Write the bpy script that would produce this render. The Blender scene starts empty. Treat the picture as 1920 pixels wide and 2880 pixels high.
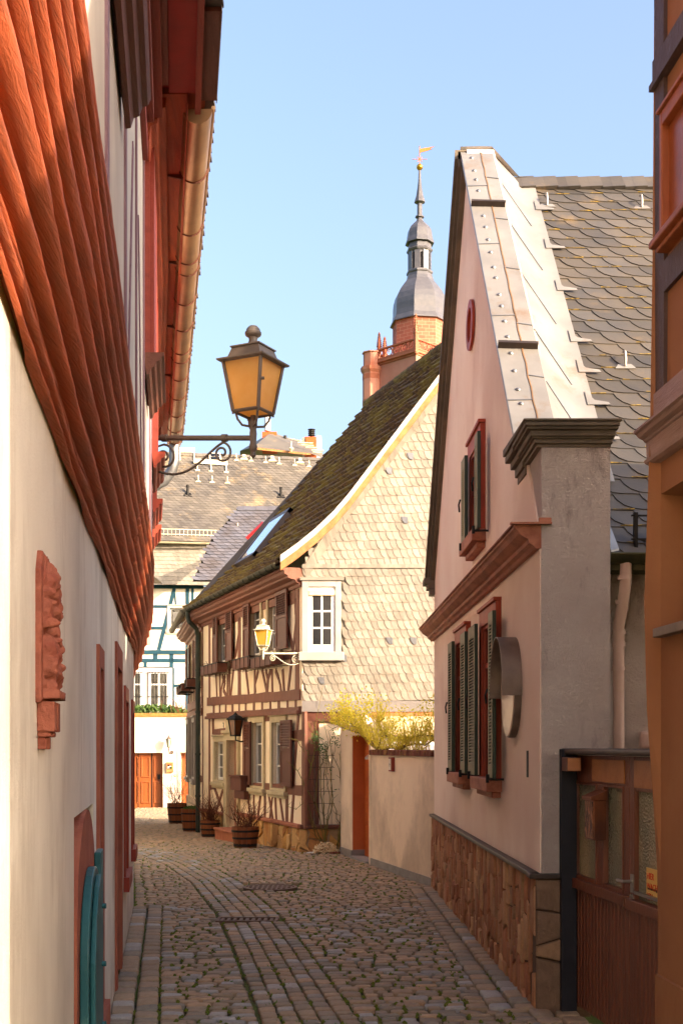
import bpy, bmesh, math, random
from mathutils import Vector, Matrix
random.seed(7)
PI = math.pi
S = bpy.context.scene
COL = S.collection
FPX = 3500.0; CX = 960.0; HY = 2098.0; CAMZ = 1.7

def W(px, py, Y):
    return Vector(((px-CX)/FPX*Y, Y, CAMZ+(HY-py)/FPX*Y))
def crop(x0, y0, s):
    return lambda a, b: (x0+a*s, y0+b*s)
def lerp(a, b, t): return a+(b-a)*t
def gz(Y): return -0.024*max(0.0, Y-20.0)

class Frame:
    """vertical wall plane: origin (x,y), horizontal direction u, outward normal n"""
    def __init__(s, o, d, flip=False):
        s.o = Vector((o[0], o[1], 0)); s.u = Vector((d[0], d[1], 0)).normalized()
        s.n = Vector((s.u.y, -s.u.x, 0))
        if flip: s.n = -s.n
    def p(s, u, z, d=0.0):
        v = s.o+s.u*u+s.n*d; return Vector((v.x, v.y, z))
    def uz(s, px, py, d=0.0):
        k = (px-CX)/FPX; r = Vector((k, 1, 0)); o = s.o+s.n*d
        Y = o.dot(s.n)/r.dot(s.n)
        pt = Vector((k*Y, Y, 0))
        return (pt-s.o).dot(s.u), CAMZ+(HY-py)/FPX*Y

class MB:
    def __init__(s): s.v = []; s.f = []; s.var = []; s.cv = 0.5
    def add(s, vs, fs):
        b = len(s.v); s.v += [tuple(v) for v in vs]
        for f in fs: s.f.append([b+i for i in f]); s.var.append(s.cv)
    def hexa(s, p):
        s.add(p, [(3,2,1,0),(4,5,6,7),(0,1,5,4),(1,2,6,5),(2,3,7,6),(3,0,4,7)])
    def box(s, x0, x1, y0, y1, z0, z1):
        s.hexa([(x0,y0,z0),(x1,y0,z0),(x1,y1,z0),(x0,y1,z0),(x0,y0,z1),(x1,y0,z1),(x1,y1,z1),(x0,y1,z1)])
    def fb(s, F, u0, u1, z0, z1, d0, d1):
        if u0 > u1: u0, u1 = u1, u0
        if z0 > z1: z0, z1 = z1, z0
        s.hexa([F.p(u0,z0,d0),F.p(u1,z0,d0),F.p(u1,z0,d1),F.p(u0,z0,d1),F.p(u0,z1,d0),F.p(u1,z1,d0),F.p(u1,z1,d1),F.p(u0,z1,d1)])
    def fpoly(s, F, pts, d0, d1):
        """polygon (u,z) extruded from d0 to d1"""
        n = len(pts)
        vs = [F.p(u,z,d0) for u,z in pts]+[F.p(u,z,d1) for u,z in pts]
        s.add(vs, [tuple(range(n))[::-1], tuple(range(n,2*n))]+[(i,(i+1)%n,n+(i+1)%n,n+i) for i in range(n)])
    def fbar(s, F, a, b, w, d0, d1, wob=0.0):
        """bar in the wall plane from a=(u,z) to b, width w"""
        ax, az = a; bx, bz = b; L = math.hypot(bx-ax, bz-az) or 1
        nx, nz = -(bz-az)/L*w/2, (bx-ax)/L*w/2
        N = max(1, int(L/0.25)) if wob else 1
        A = []; B = []
        for i in range(N+1):
            t = i/N; x = lerp(ax,bx,t); z = lerp(az,bz,t)
            j1 = 1+random.uniform(-wob,wob); j2 = 1+random.uniform(-wob,wob)
            A.append((x+nx*j1, z+nz*j1)); B.append((x-nx*j2, z-nz*j2))
        for i in range(N):
            s.fpoly(F, [A[i],A[i+1],B[i+1],B[i]], d0, d1)
    def prism(s, pts, vec):
        n = len(pts); pts = [Vector(p) for p in pts]; v = Vector(vec)
        s.add(pts+[p+v for p in pts], [tuple(range(n))[::-1], tuple(range(n,2*n))]+[(i,(i+1)%n,n+(i+1)%n,n+i) for i in range(n)])
    def quad(s, a, b, c, d): s.add([a,b,c,d], [(0,1,2,3)])
    def tube(s, path, r, n=8, cap=True):
        path = [Vector(p) for p in path]; rs = r if isinstance(r, (list,tuple)) else [r]*len(path)
        base = len(s.v); m = len(path); prev = None
        for i, p in enumerate(path):
            t = (path[min(i+1,m-1)]-path[max(i-1,0)])
            t = t.normalized() if t.length > 1e-9 else Vector((0,0,1))
            a = prev if prev is not None else (Vector((0,0,1)) if abs(t.z) < .9 else Vector((1,0,0)))
            x = (a-t*a.dot(t)); x = x.normalized() if x.length > 1e-6 else t.orthogonal().normalized()
            prev = x; y = t.cross(x)
            for k in range(n):
                q = p+(x*math.cos(2*PI*k/n)+y*math.sin(2*PI*k/n))*rs[i]; s.v.append(tuple(q))
        for i in range(m-1):
            for k in range(n):
                s.f.append([base+i*n+k, base+i*n+(k+1)%n, base+(i+1)*n+(k+1)%n, base+(i+1)*n+k]); s.var.append(s.cv)
        if cap:
            s.f.append([base+k for k in range(n)][::-1]); s.var.append(s.cv)
            s.f.append([base+(m-1)*n+k for k in range(n)]); s.var.append(s.cv)
    def lathe(s, prof, n=16, c=(0,0,0), rot=0.0, sq=False):
        """prof: (r,z) list; n-gon rings about z. sq: r is half-side for n=4"""
        base = len(s.v); m = len(prof)
        for r, z in prof:
            for k in range(n):
                a = rot+2*PI*(k+.5)/n; rr = r/math.cos(PI/n) if sq else r
                s.v.append((c[0]+rr*math.cos(a), c[1]+rr*math.sin(a), c[2]+z))
        for i in range(m-1):
            for k in range(n):
                s.f.append([base+i*n+k, base+i*n+(k+1)%n, base+(i+1)*n+(k+1)%n, base+(i+1)*n+k]); s.var.append(s.cv)
        if prof[0][0] > 1e-5: s.f.append([base+k for k in range(n)][::-1]); s.var.append(s.cv)
        if prof[-1][0] > 1e-5: s.f.append([base+(m-1)*n+k for k in range(n)]); s.var.append(s.cv)
    def grid(s, P, flip=False, closed=False):
        """P: rows of points -> quads"""
        b = len(s.v); m = len(P); n = len(P[0])
        for r in P: s.v += [tuple(q) for q in r]
        for i in range(m-1):
            for j in range(n if closed else n-1):
                k = (j+1) % n
                f = [b+i*n+j, b+i*n+k, b+(i+1)*n+k, b+(i+1)*n+j]
                s.f.append(f[::-1] if flip else f); s.var.append(s.cv)
    def build(s, name, mat, parent=None, smooth=False, bevel=0.0, norm=True, own=False):
        if not s.v: s.v = [(0,0,0)]
        off = Vector((0,0,0))
        if parent is not None:
            q = parent
            while q is not None: off += q.location; q = q.parent
        elif own or True:
            xs = [v[0] for v in s.v]; ys = [v[1] for v in s.v]; zs = [v[2] for v in s.v]
            off = Vector(((min(xs)+max(xs))/2, (min(ys)+max(ys))/2, min(zs)))
        me = bpy.data.meshes.new(name)
        me.from_pydata([(v[0]-off.x, v[1]-off.y, v[2]-off.z) for v in s.v], [], s.f)
        at = me.attributes.new('var', 'FLOAT', 'FACE')
        if len(s.var) == len(me.polygons): at.data.foreach_set('value', s.var)
        me.materials.append(mat)
        if norm:
            bm = bmesh.new(); bm.from_mesh(me); bmesh.ops.recalc_face_normals(bm, faces=bm.faces); bm.to_mesh(me); bm.free()
        if smooth:
            me.polygons.foreach_set('use_smooth', [True]*len(me.polygons))
            if smooth != 'all':
                try: me.set_sharp_from_angle(angle=math.radians(38))
                except Exception: pass
        o = bpy.data.objects.new(name, me); COL.objects.link(o)
        if parent is not None: o.parent = parent
        else: o.location = off
        if bevel:
            b = o.modifiers.new('bevel', 'BEVEL'); b.width = bevel; b.segments = 2; b.limit_method = 'ANGLE'; b.angle_limit = math.radians(40)
        return o

def thing(name, label, cat, loc, group=None):
    o = bpy.data.objects.new(name, None); COL.objects.link(o)
    o.location = Vector(loc); o.empty_display_size = .2
    o['label'] = label; o['category'] = cat
    if group: o['group'] = group
    return o
def tag(o, label=None, cat=None, group=None, kind=None):
    if label: o['label'] = label
    if cat: o['category'] = cat
    if group: o['group'] = group
    if kind: o['kind'] = kind
    return o
def copy_thing(root, loc, label, rotz=0.0):
    r = root.copy(); COL.objects.link(r); r.location = loc; r.rotation_euler.z = rotz; r['label'] = label
    for ch in list(root.children):
        c = ch.copy(); COL.objects.link(c); c.parent = r
        for g in list(ch.children):
            d = g.copy(); COL.objects.link(d); d.parent = c
    return r

# ---------------------------------------------------------------- materials
def lin(c): return tuple(((v/255)/12.92 if v/255 <= .04045 else ((v/255+.055)/1.055)**2.4) for v in c)+(1,)
class NT:
    def __init__(s, name):
        s.m = bpy.data.materials.new(name); s.m.use_nodes = True; s.t = s.m.node_tree
        s.b = s.t.nodes['Principled BSDF']; s.co = s.n('ShaderNodeTexCoord').outputs['Object']
    def n(s, ty, **kw):
        x = s.t.nodes.new(ty)
        for k, v in kw.items(): setattr(x, k, v)
        return x
    def l(s, a, b): s.t.links.new(a, b)
    def mapped(s, sc=(1,1,1), rot=(0,0,0)):
        m = s.n('ShaderNodeMapping'); m.inputs['Scale'].default_value = sc; m.inputs['Rotation'].default_value = rot
        s.l(s.co, m.inputs['Vector']); return m.outputs[0]
    def noise(s, scale, vec=None, det=4, rough=.55, dist=0):
        x = s.n('ShaderNodeTexNoise'); x.inputs['Scale'].default_value = scale; x.inputs['Detail'].default_value = det
        x.inputs['Roughness'].default_value = rough; x.inputs['Distortion'].default_value = dist
        s.l(vec if vec is not None else s.co, x.inputs['Vector']); return x.outputs[0]
    def ramp(s, fac, lo, hi, a=0.0, b=1.0):
        x = s.n('ShaderNodeMapRange'); x.inputs['From Min'].default_value = lo; x.inputs['From Max'].default_value = hi
        x.inputs['To Min'].default_value = a; x.inputs['To Max'].default_value = b
        s.l(fac, x.inputs['Value']); return x.outputs[0]
    def mix(s, f, a, b, mode='MIX'):
        x = s.n('ShaderNodeMix', data_type='RGBA', blend_type=mode)
        for i, v in ((0, f), (6, a), (7, b)):
            if isinstance(v, (int, float)): x.inputs[i].default_value = v
            elif isinstance(v, tuple): x.inputs[i].default_value = v
            else: s.l(v, x.inputs[i])
        return x.outputs[2]
    def math(s, op, a, b=0.0):
        x = s.n('ShaderNodeMath', operation=op)
        for i, v in ((0, a), (1, b)):
            if isinstance(v, (int, float)): x.inputs[i].default_value = v
            else: s.l(v, x.inputs[i])
        return x.outputs[0]
    def attr(s):
        x = s.n('ShaderNodeAttribute'); x.attribute_name = 'var'; return x.outputs['Fac']
    def col(s, c): s.l(c, s.b.inputs['Base Color'])
    def bump(s, h, strength, dist=.01):
        x = s.n('ShaderNodeBump'); x.inputs['Strength'].default_value = strength; x.inputs['Distance'].default_value = dist
        s.l(h, x.inputs['Height']); s.l(x.outputs[0], s.b.inputs['Normal']); return x
    def set(s, **kw):
        for k, v in kw.items(): s.b.inputs[k].default_value = v

def M(name, c, c2=None, rough=.8, sc=2.0, lo=.4, hi=.65, bump=0.0, bsc=60, bdist=.006, var=None, stain=None, st_sc=1.2, st=(.5,.75), stretch=(1,1,1), metal=0.0, spec=.3, dist=0.0, c3=None, c3sc=25):
    """generic procedural surface: base colour, broad mottling, stains with streaks, fine bump"""
    t = NT(name); v = t.mapped(stretch)
    out = t.mix(t.ramp(t.noise(sc, v, 6, .6, dist), lo, hi), lin(c), lin(c2 or c))
    if c3: out = t.mix(t.ramp(t.noise(c3sc, v, 5, .6), .5, .68), out, lin(c3))
    if stain:
        f = t.ramp(t.noise(st_sc, v, 8, .7), st[0], st[1]); out = t.mix(f, out, lin(stain))
    if var is not None:
        out = t.mix(1.0, out, t.mix(t.attr(), (1-var,1-var,1-var,1), (1+var,1+var,1+var,1)), 'MULTIPLY')
    t.col(out)
    if bump: t.bump(t.noise(bsc, v, 6, .6), bump, bdist)
    t.set(Roughness=rough, Metallic=metal); t.b.inputs['Specular IOR Level'].default_value = spec
    return t.m

def plaster(name, c, c2, dirt, bsc=90, bump=.5, dsc=1.0, drange=(.55,.8), bdist=.004, spots=None, st=(2,2,.6)):
    t = NT(name); v = t.mapped((1,1,1)); vs = t.mapped(st)
    out = t.mix(t.ramp(t.noise(1.1, v, 6, .6), .35, .7), lin(c), lin(c2))
    out = t.mix(t.ramp(t.noise(dsc, vs, 9, .72), *drange), out, lin(dirt))
    sp = t.ramp(t.noise(26, t.mapped((2,2,.35)), 4, .6), .66, .74, 0, .55)
    out = t.mix(sp, out, lin(spots or dirt))
    sx = t.n('ShaderNodeSeparateXYZ'); t.l(t.co, sx.inputs[0])
    zb = t.math('ADD', t.ramp(sx.outputs[2], .0, .7, .62, 0), t.ramp(t.noise(3.5, t.mapped((1,1,.6)), 8, .75), .4, .7, -.35, .3))
    out = t.mix(t.ramp(zb, .18, .75, 0, .8), out, lin(dirt))
    out = t.mix(t.ramp(t.noise(.55, v, 3, .5), .5, .62, 0, .35), out, lin(dirt))
    t.col(out)
    h = t.math('ADD', t.noise(bsc, v, 6, .65), t.math('MULTIPLY', t.noise(6, v, 3), 2.0))
    t.bump(h, bump, bdist); t.set(Roughness=.9); t.b.inputs['Specular IOR Level'].default_value = .2
    return t.m

def stonewall(name, stretch, cols, mortar, scale=6.0, rot=(0,0,0), mw=.06, bump=.9, wob=.35):
    t = NT(name)
    wv = t.n('ShaderNodeTexNoise'); wv.inputs['Scale'].default_value = 5; t.l(t.co, wv.inputs['Vector'])
    add = t.n('ShaderNodeVectorMath', operation='MULTIPLY_ADD'); t.l(wv.outputs['Color'], add.inputs[0]); add.inputs[1].default_value = (wob*.3,)*3; t.l(t.co, add.inputs[2])
    mp = t.n('ShaderNodeMapping'); mp.inputs['Scale'].default_value = stretch; mp.inputs['Rotation'].default_value = rot; t.l(add.outputs[0], mp.inputs['Vector'])
    vo = t.n('ShaderNodeTexVoronoi'); vo.inputs['Scale'].default_value = scale; t.l(mp.outputs[0], vo.inputs['Vector'])
    ve = t.n('ShaderNodeTexVoronoi', feature='DISTANCE_TO_EDGE'); ve.inputs['Scale'].default_value = scale; t.l(mp.outputs[0], ve.inputs['Vector'])
    sep = t.n('ShaderNodeSeparateColor'); t.l(vo.outputs['Color'], sep.inputs[0])
    cr = t.n('ShaderNodeValToRGB'); cr.color_ramp.interpolation = 'CONSTANT'
    while len(cr.color_ramp.elements) < len(cols): cr.color_ramp.elements.new(.5)
    for i, c in enumerate(cols): cr.color_ramp.elements[i].position = i/len(cols); cr.color_ramp.elements[i].color = lin(c)
    t.l(sep.outputs[0], cr.inputs[0])
    base = t.mix(t.ramp(t.noise(18, None, 8, .7), .35, .7), cr.outputs[0], t.mix(.5, cr.outputs[0], lin((70,50,40))))
    e = t.ramp(ve.outputs['Distance'], mw*.4, mw)
    t.col(t.mix(e, lin(mortar), base))
    h = t.math('ADD', t.ramp(ve.outputs['Distance'], 0, mw*2.5), t.math('MULTIPLY', t.noise(30, None, 6, .7), .35))
    t.bump(h, bump, .02); t.set(Roughness=.85); t.b.inputs['Specular IOR Level'].default_value = .25
    return t.m

def glassm(name, c=(40,45,50), rough=.08, spec=.6, alpha=None):
    t = NT(name); t.set(Roughness=rough, **{'Base Color': lin(c)}); t.b.inputs['Specular IOR Level'].default_value = spec
    return t.m

WALLH = {}
def holed_wall(F, key, u0, u1, z0, z1, d0, d1, mat, parent, name='wall'):
    H = [h for h in WALLH.get(key, [])]; us = sorted({u0,u1}|{x for h in H for x in h[:2] if u0 < x < u1}); zs = sorted({z0,z1}|{x for h in H for x in h[2:] if z0 < x < z1}); q = MB()
    for a, b in zip(us, us[1:]):
        run = None
        for c, d in zip(zs, zs[1:]):
            mu, mz = (a+b)/2, (c+d)/2; hole = any(h[0] < mu < h[1] and h[2] < mz < h[3] for h in H)
            if hole:
                if run: q.fb(F, a, b, run[0], run[1], d0, d1)
                run = None
            else: run = (run[0], d) if run else (c, d)
        if run: q.fb(F, a, b, run[0], run[1], d0, d1)
    return q.build(name, mat, parent)
def parts(name, mat, parent, mbs, **k):
    for q in mbs: q.build(name, mat, parent, **k)

def rubble(mb, F, u0, u1, z0, z1, cw, ch, dep=.018, gap=.010, slant=.3):
    us = [u0]
    while us[-1] < u1-cw*.6: us.append(us[-1]+cw*random.uniform(.6,1.45))
    us[-1] = u1; n = len(us)
    def bx(k, z):
        if k == 0 or k == n-1: return us[k]
        return us[k]+cw*.42*noise2(k*7.31, z*5.5)+cw*.15*noise2(k*3.1, z*17)
    for k in range(n-1):
        z = z0; zl = zr = z0
        while z < z1-.01:
            h = ch*random.uniform(.5,1.7); z2 = z+h
            if z2 > z1-ch*.35: z2 = z1; nl = nr = z1
            else: sl = random.uniform(-slant,slant)*cw; nl, nr = z2+sl, z2-sl
            L = [(bx(k, lerp(zl,nl,t)), lerp(zl,nl,t)) for t in (0,.33,.66,1)]; R_ = [(bx(k+1, lerp(nr,zr,t)), lerp(nr,zr,t)) for t in (0,.33,.66,1)]
            pts = L+R_; cu = sum(p[0] for p in pts)/8; cz_ = sum(p[1] for p in pts)/8
            hw = max(.01,(max(p[0] for p in pts)-min(p[0] for p in pts))/2); hh = max(.01,(max(p[1] for p in pts)-min(p[1] for p in pts))/2)
            mb.cv = random.random(); dd = dep*random.uniform(.6,1.3); fx_, fz_ = max(.3,1-gap/2/hw), max(.3,1-gap/2/hh); b = len(mb.v)
            for f1, d_ in ((1.0,-.02),(1.0,dd*.55),(.93,dd*.9),(.78,dd)):
                for (x, zz) in pts: mb.v.append(tuple(F.p(cu+(x-cu)*fx_*f1, cz_+(zz-cz_)*fz_*(f1*.5+.5 if f1 < 1 else 1), d_)))
            for r in range(3):
                for j in range(8): mb.f.append([b+r*8+j, b+r*8+(j+1)%8, b+(r+1)*8+(j+1)%8, b+(r+1)*8+j]); mb.var.append(mb.cv)
            mb.f.append([b+24+j for j in range(8)]); mb.var.append(mb.cv)
            z = z2; zl, zr = nl, nr
def noise2(a, b):
    from mathutils import noise as mn
    return mn.noise(Vector((a, b, 1.7)))*1.6
def rubblemat(name, cols, dark):
    t = NT(name); cr = t.n('ShaderNodeValToRGB')
    while len(cr.color_ramp.elements) < len(cols): cr.color_ramp.elements.new(.5)
    for i, c in enumerate(cols): cr.color_ramp.elements[i].position = i/(len(cols)-1); cr.color_ramp.elements[i].color = lin(c)
    t.l(t.attr(), cr.inputs[0]); n = t.noise(14, t.mapped((1,1,.7)), 8, .72, .5)
    t.col(t.mix(t.ramp(n, .4, .72, 0, .7), cr.outputs[0], t.mix(.55, cr.outputs[0], lin(dark)))); t.bump(t.math('ADD', n, t.math('MULTIPLY', t.noise(70, None, 4), .3)), 1.0, .02)
    t.set(Roughness=.85); t.b.inputs['Specular IOR Level'].default_value = .25; return t.m
m = {}
m['plaster_left'] = plaster('plaster_left', (226,220,208), (206,200,190), (166,154,140), bsc=110, bump=.6, drange=(.5,.82), bdist=.006, spots=(205,196,184))
m['plaster_upper'] = plaster('plaster_upper', (205,198,186), (190,182,172), (160,150,142), bsc=120, bump=.25, drange=(.6,.85), spots=(190,182,170))
def redwood(name, c, c2, dark, bump=.9, bsc=28, stretch=(9,1,9), spec=.35, rough=.6, lo=.35, hi=.7, hair=.5):
    t = NT(name); v = t.mapped(stretch); v2 = t.mapped((stretch[0]*2.2, stretch[1]*.8, stretch[2]*2.2))
    out = t.mix(t.ramp(t.noise(1.2, v, 7, .65, .6), lo, hi), lin(c), lin(c2))
    out = t.mix(t.ramp(t.noise(3.0, v2, 8, .75, .8), .56, .72, 0, hair), out, lin(dark))
    t.col(out)
    h = t.math('ADD', t.noise(2.4, v2, 8, .7, 1.2), t.math('MULTIPLY', t.noise(bsc, None, 5, .7), .3))
    t.bump(h, bump, .02); t.set(Roughness=rough); t.b.inputs['Specular IOR Level'].default_value = spec
    return t.m
m['jetty'] = redwood('jetty_red_wood', (192,94,56), (152,80,54), (82,50,38), bump=.7, hair=.75, stretch=(11,.55,11), bsc=60)
m['faded_red'] = redwood('faded_red_wood', (150,84,76), (124,66,58), (92,50,46), bump=.5)
m['red_wood'] = redwood('red_painted_wood', (146,62,50), (126,52,42), (88,44,38), bump=.4, hair=.4)
m['eave_wood'] = redwood('eave_wood', (184,84,50), (146,64,42), (84,44,32), bump=.7, hair=.6)
m['red_panel'] = M('red_panel', (158,26,20), (136,22,18), rough=.5, sc=3, bump=.15)
m['faded_wood'] = redwood('faded_violet_wood', (142,112,122), (120,84,90), (96,54,56), bump=.7, hair=.8, stretch=(14,14,1.2))
m['brown_mould'] = redwood('brown_moulding', (112,66,52), (92,52,42), (58,34,30), bump=.5)
m['zinc_gold'] = M('weathered_copper_gutter', (176,140,104), (150,116,88), rough=.42, sc=2, metal=.7, spec=.5, bump=.1, bsc=20, stain=(120,84,60), st=(.6,.8))
m['zinc'] = M('zinc', (150,150,150), (128,128,130), rough=.45, sc=3, metal=.75, bump=.08)
m['white_metal'] = M('white_sheet_metal', (148,143,137), (132,128,123), rough=.42, sc=2.2, metal=.25, bump=.06, bsc=12, stain=(132,108,86), st_sc=2.0, st=(.54,.72), spec=.5)
m['white_metal_dark'] = M('rust_stained_seam', (140,104,72), (110,84,60), rough=.8)
m['sandstone'] = M('red_sandstone', (158,94,74), (142,80,64), rough=.85, sc=5, bump=.8, bsc=25, bdist=.012, stain=(136,66,54), st=(.5,.75))
m['relief'] = M('carved_sandstone', (146,84,66), (124,68,54), rough=.8, sc=9, bump=1.0, bsc=14, bdist=.03, stain=(118,50,38), st_sc=6, st=(.52,.7))
m['teal'] = M('teal_paint', (44,98,104), (34,84,90), rough=.45, sc=4, bump=.25, bsc=30, stain=(88,130,122), st_sc=6, st=(.62,.75))
m['window_red'] = M('red_sill_paint', (150,62,46), (134,54,42), rough=.5, sc=3, bump=.15)
m['dark_glass'] = glassm('dark_window_glass', (30,32,34))
m['curtain_glass'] = glassm('curtained_window_glass', (120,122,118), .1)
def glass_tex(name, c, c2):
    t = NT(name); v = t.mapped((4,4,1)); t.col(t.mix(t.ramp(t.noise(6, v, 3), .4, .62), lin(c), lin(c2))); t.set(Roughness=.08)
    t.b.inputs['Specular IOR Level'].default_value = .6; return t.m
m['curtain_glass'] = glass_tex('curtained_window_glass', (96,92,84), (48,44,40))
# timbered house
m['cream'] = plaster('cream_plaster', (252,238,212), (248,228,196), (230,204,168), bsc=60, bump=.25, drange=(.62,.9), spots=(226,200,166))
m['timber'] = redwood('brown_timber', (134,84,64), (114,70,54), (74,44,36), bump=.6, stretch=(7,7,2))
m['shutter'] = M('brown_shutter_paint', (104,62,48), (92,54,42), rough=.5, sc=5, bump=.15)
m['stone_trim'] = M('grey_sandstone_trim', (196,182,150), (182,168,136), rough=.8, sc=4, bump=.25)
m['white_paint'] = M('white_window_paint', (236,234,228), (226,224,218), rough=.4)
m['slate_pale'] = M('pale_weathered_slate', (152,142,128), (134,126,114), rough=.7, sc=2.5, bump=.35, bsc=22, var=.16, stain=(122,112,98), st_sc=2.2, st=(.52,.72), c3=(140,128,112), c3sc=9)
m['slate_dark'] = M('dark_slate', (82,74,64), (70,66,62), rough=.5, sc=2.5, bump=.3, bsc=16, var=.28, stain=(122,100,68), st_sc=3, st=(.58,.8), spec=.45)
m['slate_blue'] = M('brown_grey_slate', (106,98,88), (90,84,78), rough=.55, sc=.8, bump=.3, bsc=14, var=.25, stain=(156,132,96), st_sc=1.0, st=(.55,.75), spec=.4)
m['slate_wing'] = M('grey_slate', (100,98,104), (92,84,82), rough=.55, sc=1.5, bump=.3, bsc=14, var=.2, spec=.4)
m['slate_under'] = M('slate_shadow_gap', (36,32,28), (60,50,30), rough=.9, sc=6)
t = NT('mossy_edge'); t.col(t.mix(t.ramp(t.noise(14, None, 5, .7), .42, .6), lin((84,66,30)), lin((168,138,52)))); t.set(Roughness=.95); m['moss_edge'] = t.m
t = NT('moss_roof'); n1 = t.noise(1.5, None, 6, .65); n2 = t.noise(11, None, 7, .72)
o_ = t.mix(t.ramp(n2, .38, .62), lin((62,46,36)), lin((110,82,46))); o_ = t.mix(t.ramp(t.math('ADD', n1, t.math('MULTIPLY', n2, .5)), .68, .9), o_, lin((126,110,40)))
o_ = t.mix(t.ramp(t.noise(40, None, 3), .62, .72, 0, .6), o_, lin((150,130,100)))
t.col(o_); t.bump(t.math('ADD', n2, t.noise(60, None, 4)), 1.0, .03); t.set(Roughness=.95); m['moss'] = t.m
m['verge_white'] = M('verge_sheet', (214,208,198), (190,184,172), rough=.5, sc=6)
m['verge_wood'] = M('verge_board', (190,130,82), (160,104,64), rough=.7, sc=8, bump=.3)
m['gutter_green'] = M('patina_gutter', (84,84,62), (104,98,70), rough=.5, sc=6, metal=.35, var=.3)
m['pipe_dark'] = M('dark_patina_pipe', (44,54,50), (58,64,56), rough=.5, sc=4, metal=.3)
m['stone_yellow'] = stonewall('ochre_stone_base', (1,1,1), [(206,160,92),(190,132,70),(216,176,112),(176,118,66),(198,146,96)], (176,146,106), scale=4.2, mw=.04)
m['step'] = M('step_sandstone', (176,112,86), (158,96,74), rough=.85, sc=6, bump=.4)
# pink house
m['pink'] = plaster('pink_plaster', (248,230,214), (240,216,198), (206,176,158), bsc=150, bump=.7, dsc=1.4, drange=(.58,.85), bdist=.005, spots=(184,138,122))
t = NT('rough_render'); v = t.mapped((1,1,1))
o_ = t.mix(t.ramp(t.noise(2.2, v, 8, .7), .3, .7), lin((252,238,226)), lin((234,214,202)))
o_ = t.mix(t.ramp(t.noise(1.6, t.mapped((2,2,.7)), 9, .75), .56, .72), o_, lin((170,142,132)))
t.col(o_); t.bump(t.noise(30, t.mapped((1,1,1.3)), 4, .65, 2.5), 1.0, .07); t.set(Roughness=.9); m['pier'] = t.m
m['cornice_brown'] = M('moulded_sandstone', (178,116,90), (150,92,72), rough=.7, sc=4, bump=.3, stretch=(3,1,3), stain=(110,66,54), st=(.55,.75))
m['cornice_grey'] = M('grey_stone_cornice', (112,100,84), (92,84,72), rough=.75, sc=4, bump=.4, stain=(146,122,90), st=(.58,.75))
m['stone_rust'] = stonewall('rust_stone_base', (1.0,1.0,.36), [(198,144,104),(170,118,86),(212,166,122),(158,102,74),(204,138,94),(182,148,114)], (104,80,62), scale=8.5, mw=.085, wob=.6)
m['stone_corner'] = stonewall('corner_stone_base', (1,1,.9), [(156,118,90),(138,108,84),(174,138,104),(134,88,70)], (60,48,42), scale=4.6, mw=.06)
m['green'] = M('green_shutter_paint', (52,66,52), (44,56,46), rough=.45, sc=4)
m['louver'] = M('faded_and_lit_green_paint', (146,142,112), (128,126,100), rough=.6, sc=7, bump=.15)  # paler than the green edges: fading plus bounced sunlight put into the colour
m['iron'] = M('black_iron', (34,32,30), (44,40,36), rough=.55, sc=8, metal=.4)
m['lamp_metal'] = M('grey_brown_lamp_paint', (88,78,70), (76,68,62), rough=.5, sc=8, bump=.1)
m['lamp_pale'] = M('pale_lamp_paint', (206,202,178), (190,186,160), rough=.5, sc=8)
def amber(name, c, c2, tr):
    t = NT(name); t.col(t.mix(t.ramp(t.noise(7, None, 4), .35, .65), lin(c), lin(c2)))
    t.set(Roughness=.35); t.b.inputs['Transmission Weight'].default_value = tr; t.b.inputs['Subsurface Weight'].default_value = 0
    t.bump(t.noise(90, t.mapped((1,1,1.4)), 3), .5, .004)
    tl = t.n('ShaderNodeBsdfTranslucent'); tl.inputs[0].default_value = lin(c); mx = t.n('ShaderNodeMixShader'); mx.inputs[0].default_value = .55
    t.l(t.b.outputs[0], mx.inputs[1]); t.l(tl.outputs[0], mx.inputs[2]); tp_ = t.n('ShaderNodeBsdfTransparent'); tp_.inputs[0].default_value = lin(c); m2 = t.n('ShaderNodeMixShader'); m2.inputs[0].default_value = .24; t.l(mx.outputs[0], m2.inputs[1]); t.l(tp_.outputs[0], m2.inputs[2]); t.l(m2.outputs[0], t.t.nodes['Material Output'].inputs[0])
    return t.m
m['amber'] = amber('amber_lamp_glass', (240,196,120), (226,176,96), .0)
m['amber_pale'] = amber('pale_amber_lamp_glass', (246,218,120), (240,200,90), .0)
m['clear_lamp'] = glassm('lamp_glass', (190,180,150), .15)
# orange house
m['orange'] = plaster('orange_plaster', (160,110,76), (146,98,66), (134,86,62), bsc=110, bump=.55, drange=(.6,.85), spots=(150,92,60))
m['orange_trim'] = M('orange_wood', (166,92,54), (148,80,46), rough=.5, sc=3, bump=.3, stretch=(6,6,1))
m['dark_timber'] = redwood('weathered_dark_timber', (92,70,62), (74,54,48), (120,112,112), bump=.8, stretch=(9,9,1.5), hair=.6)
m['worn_mould'] = redwood('worn_pink_moulding', (172,140,128), (150,116,104), (104,72,66), bump=.5, hair=.7)
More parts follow.
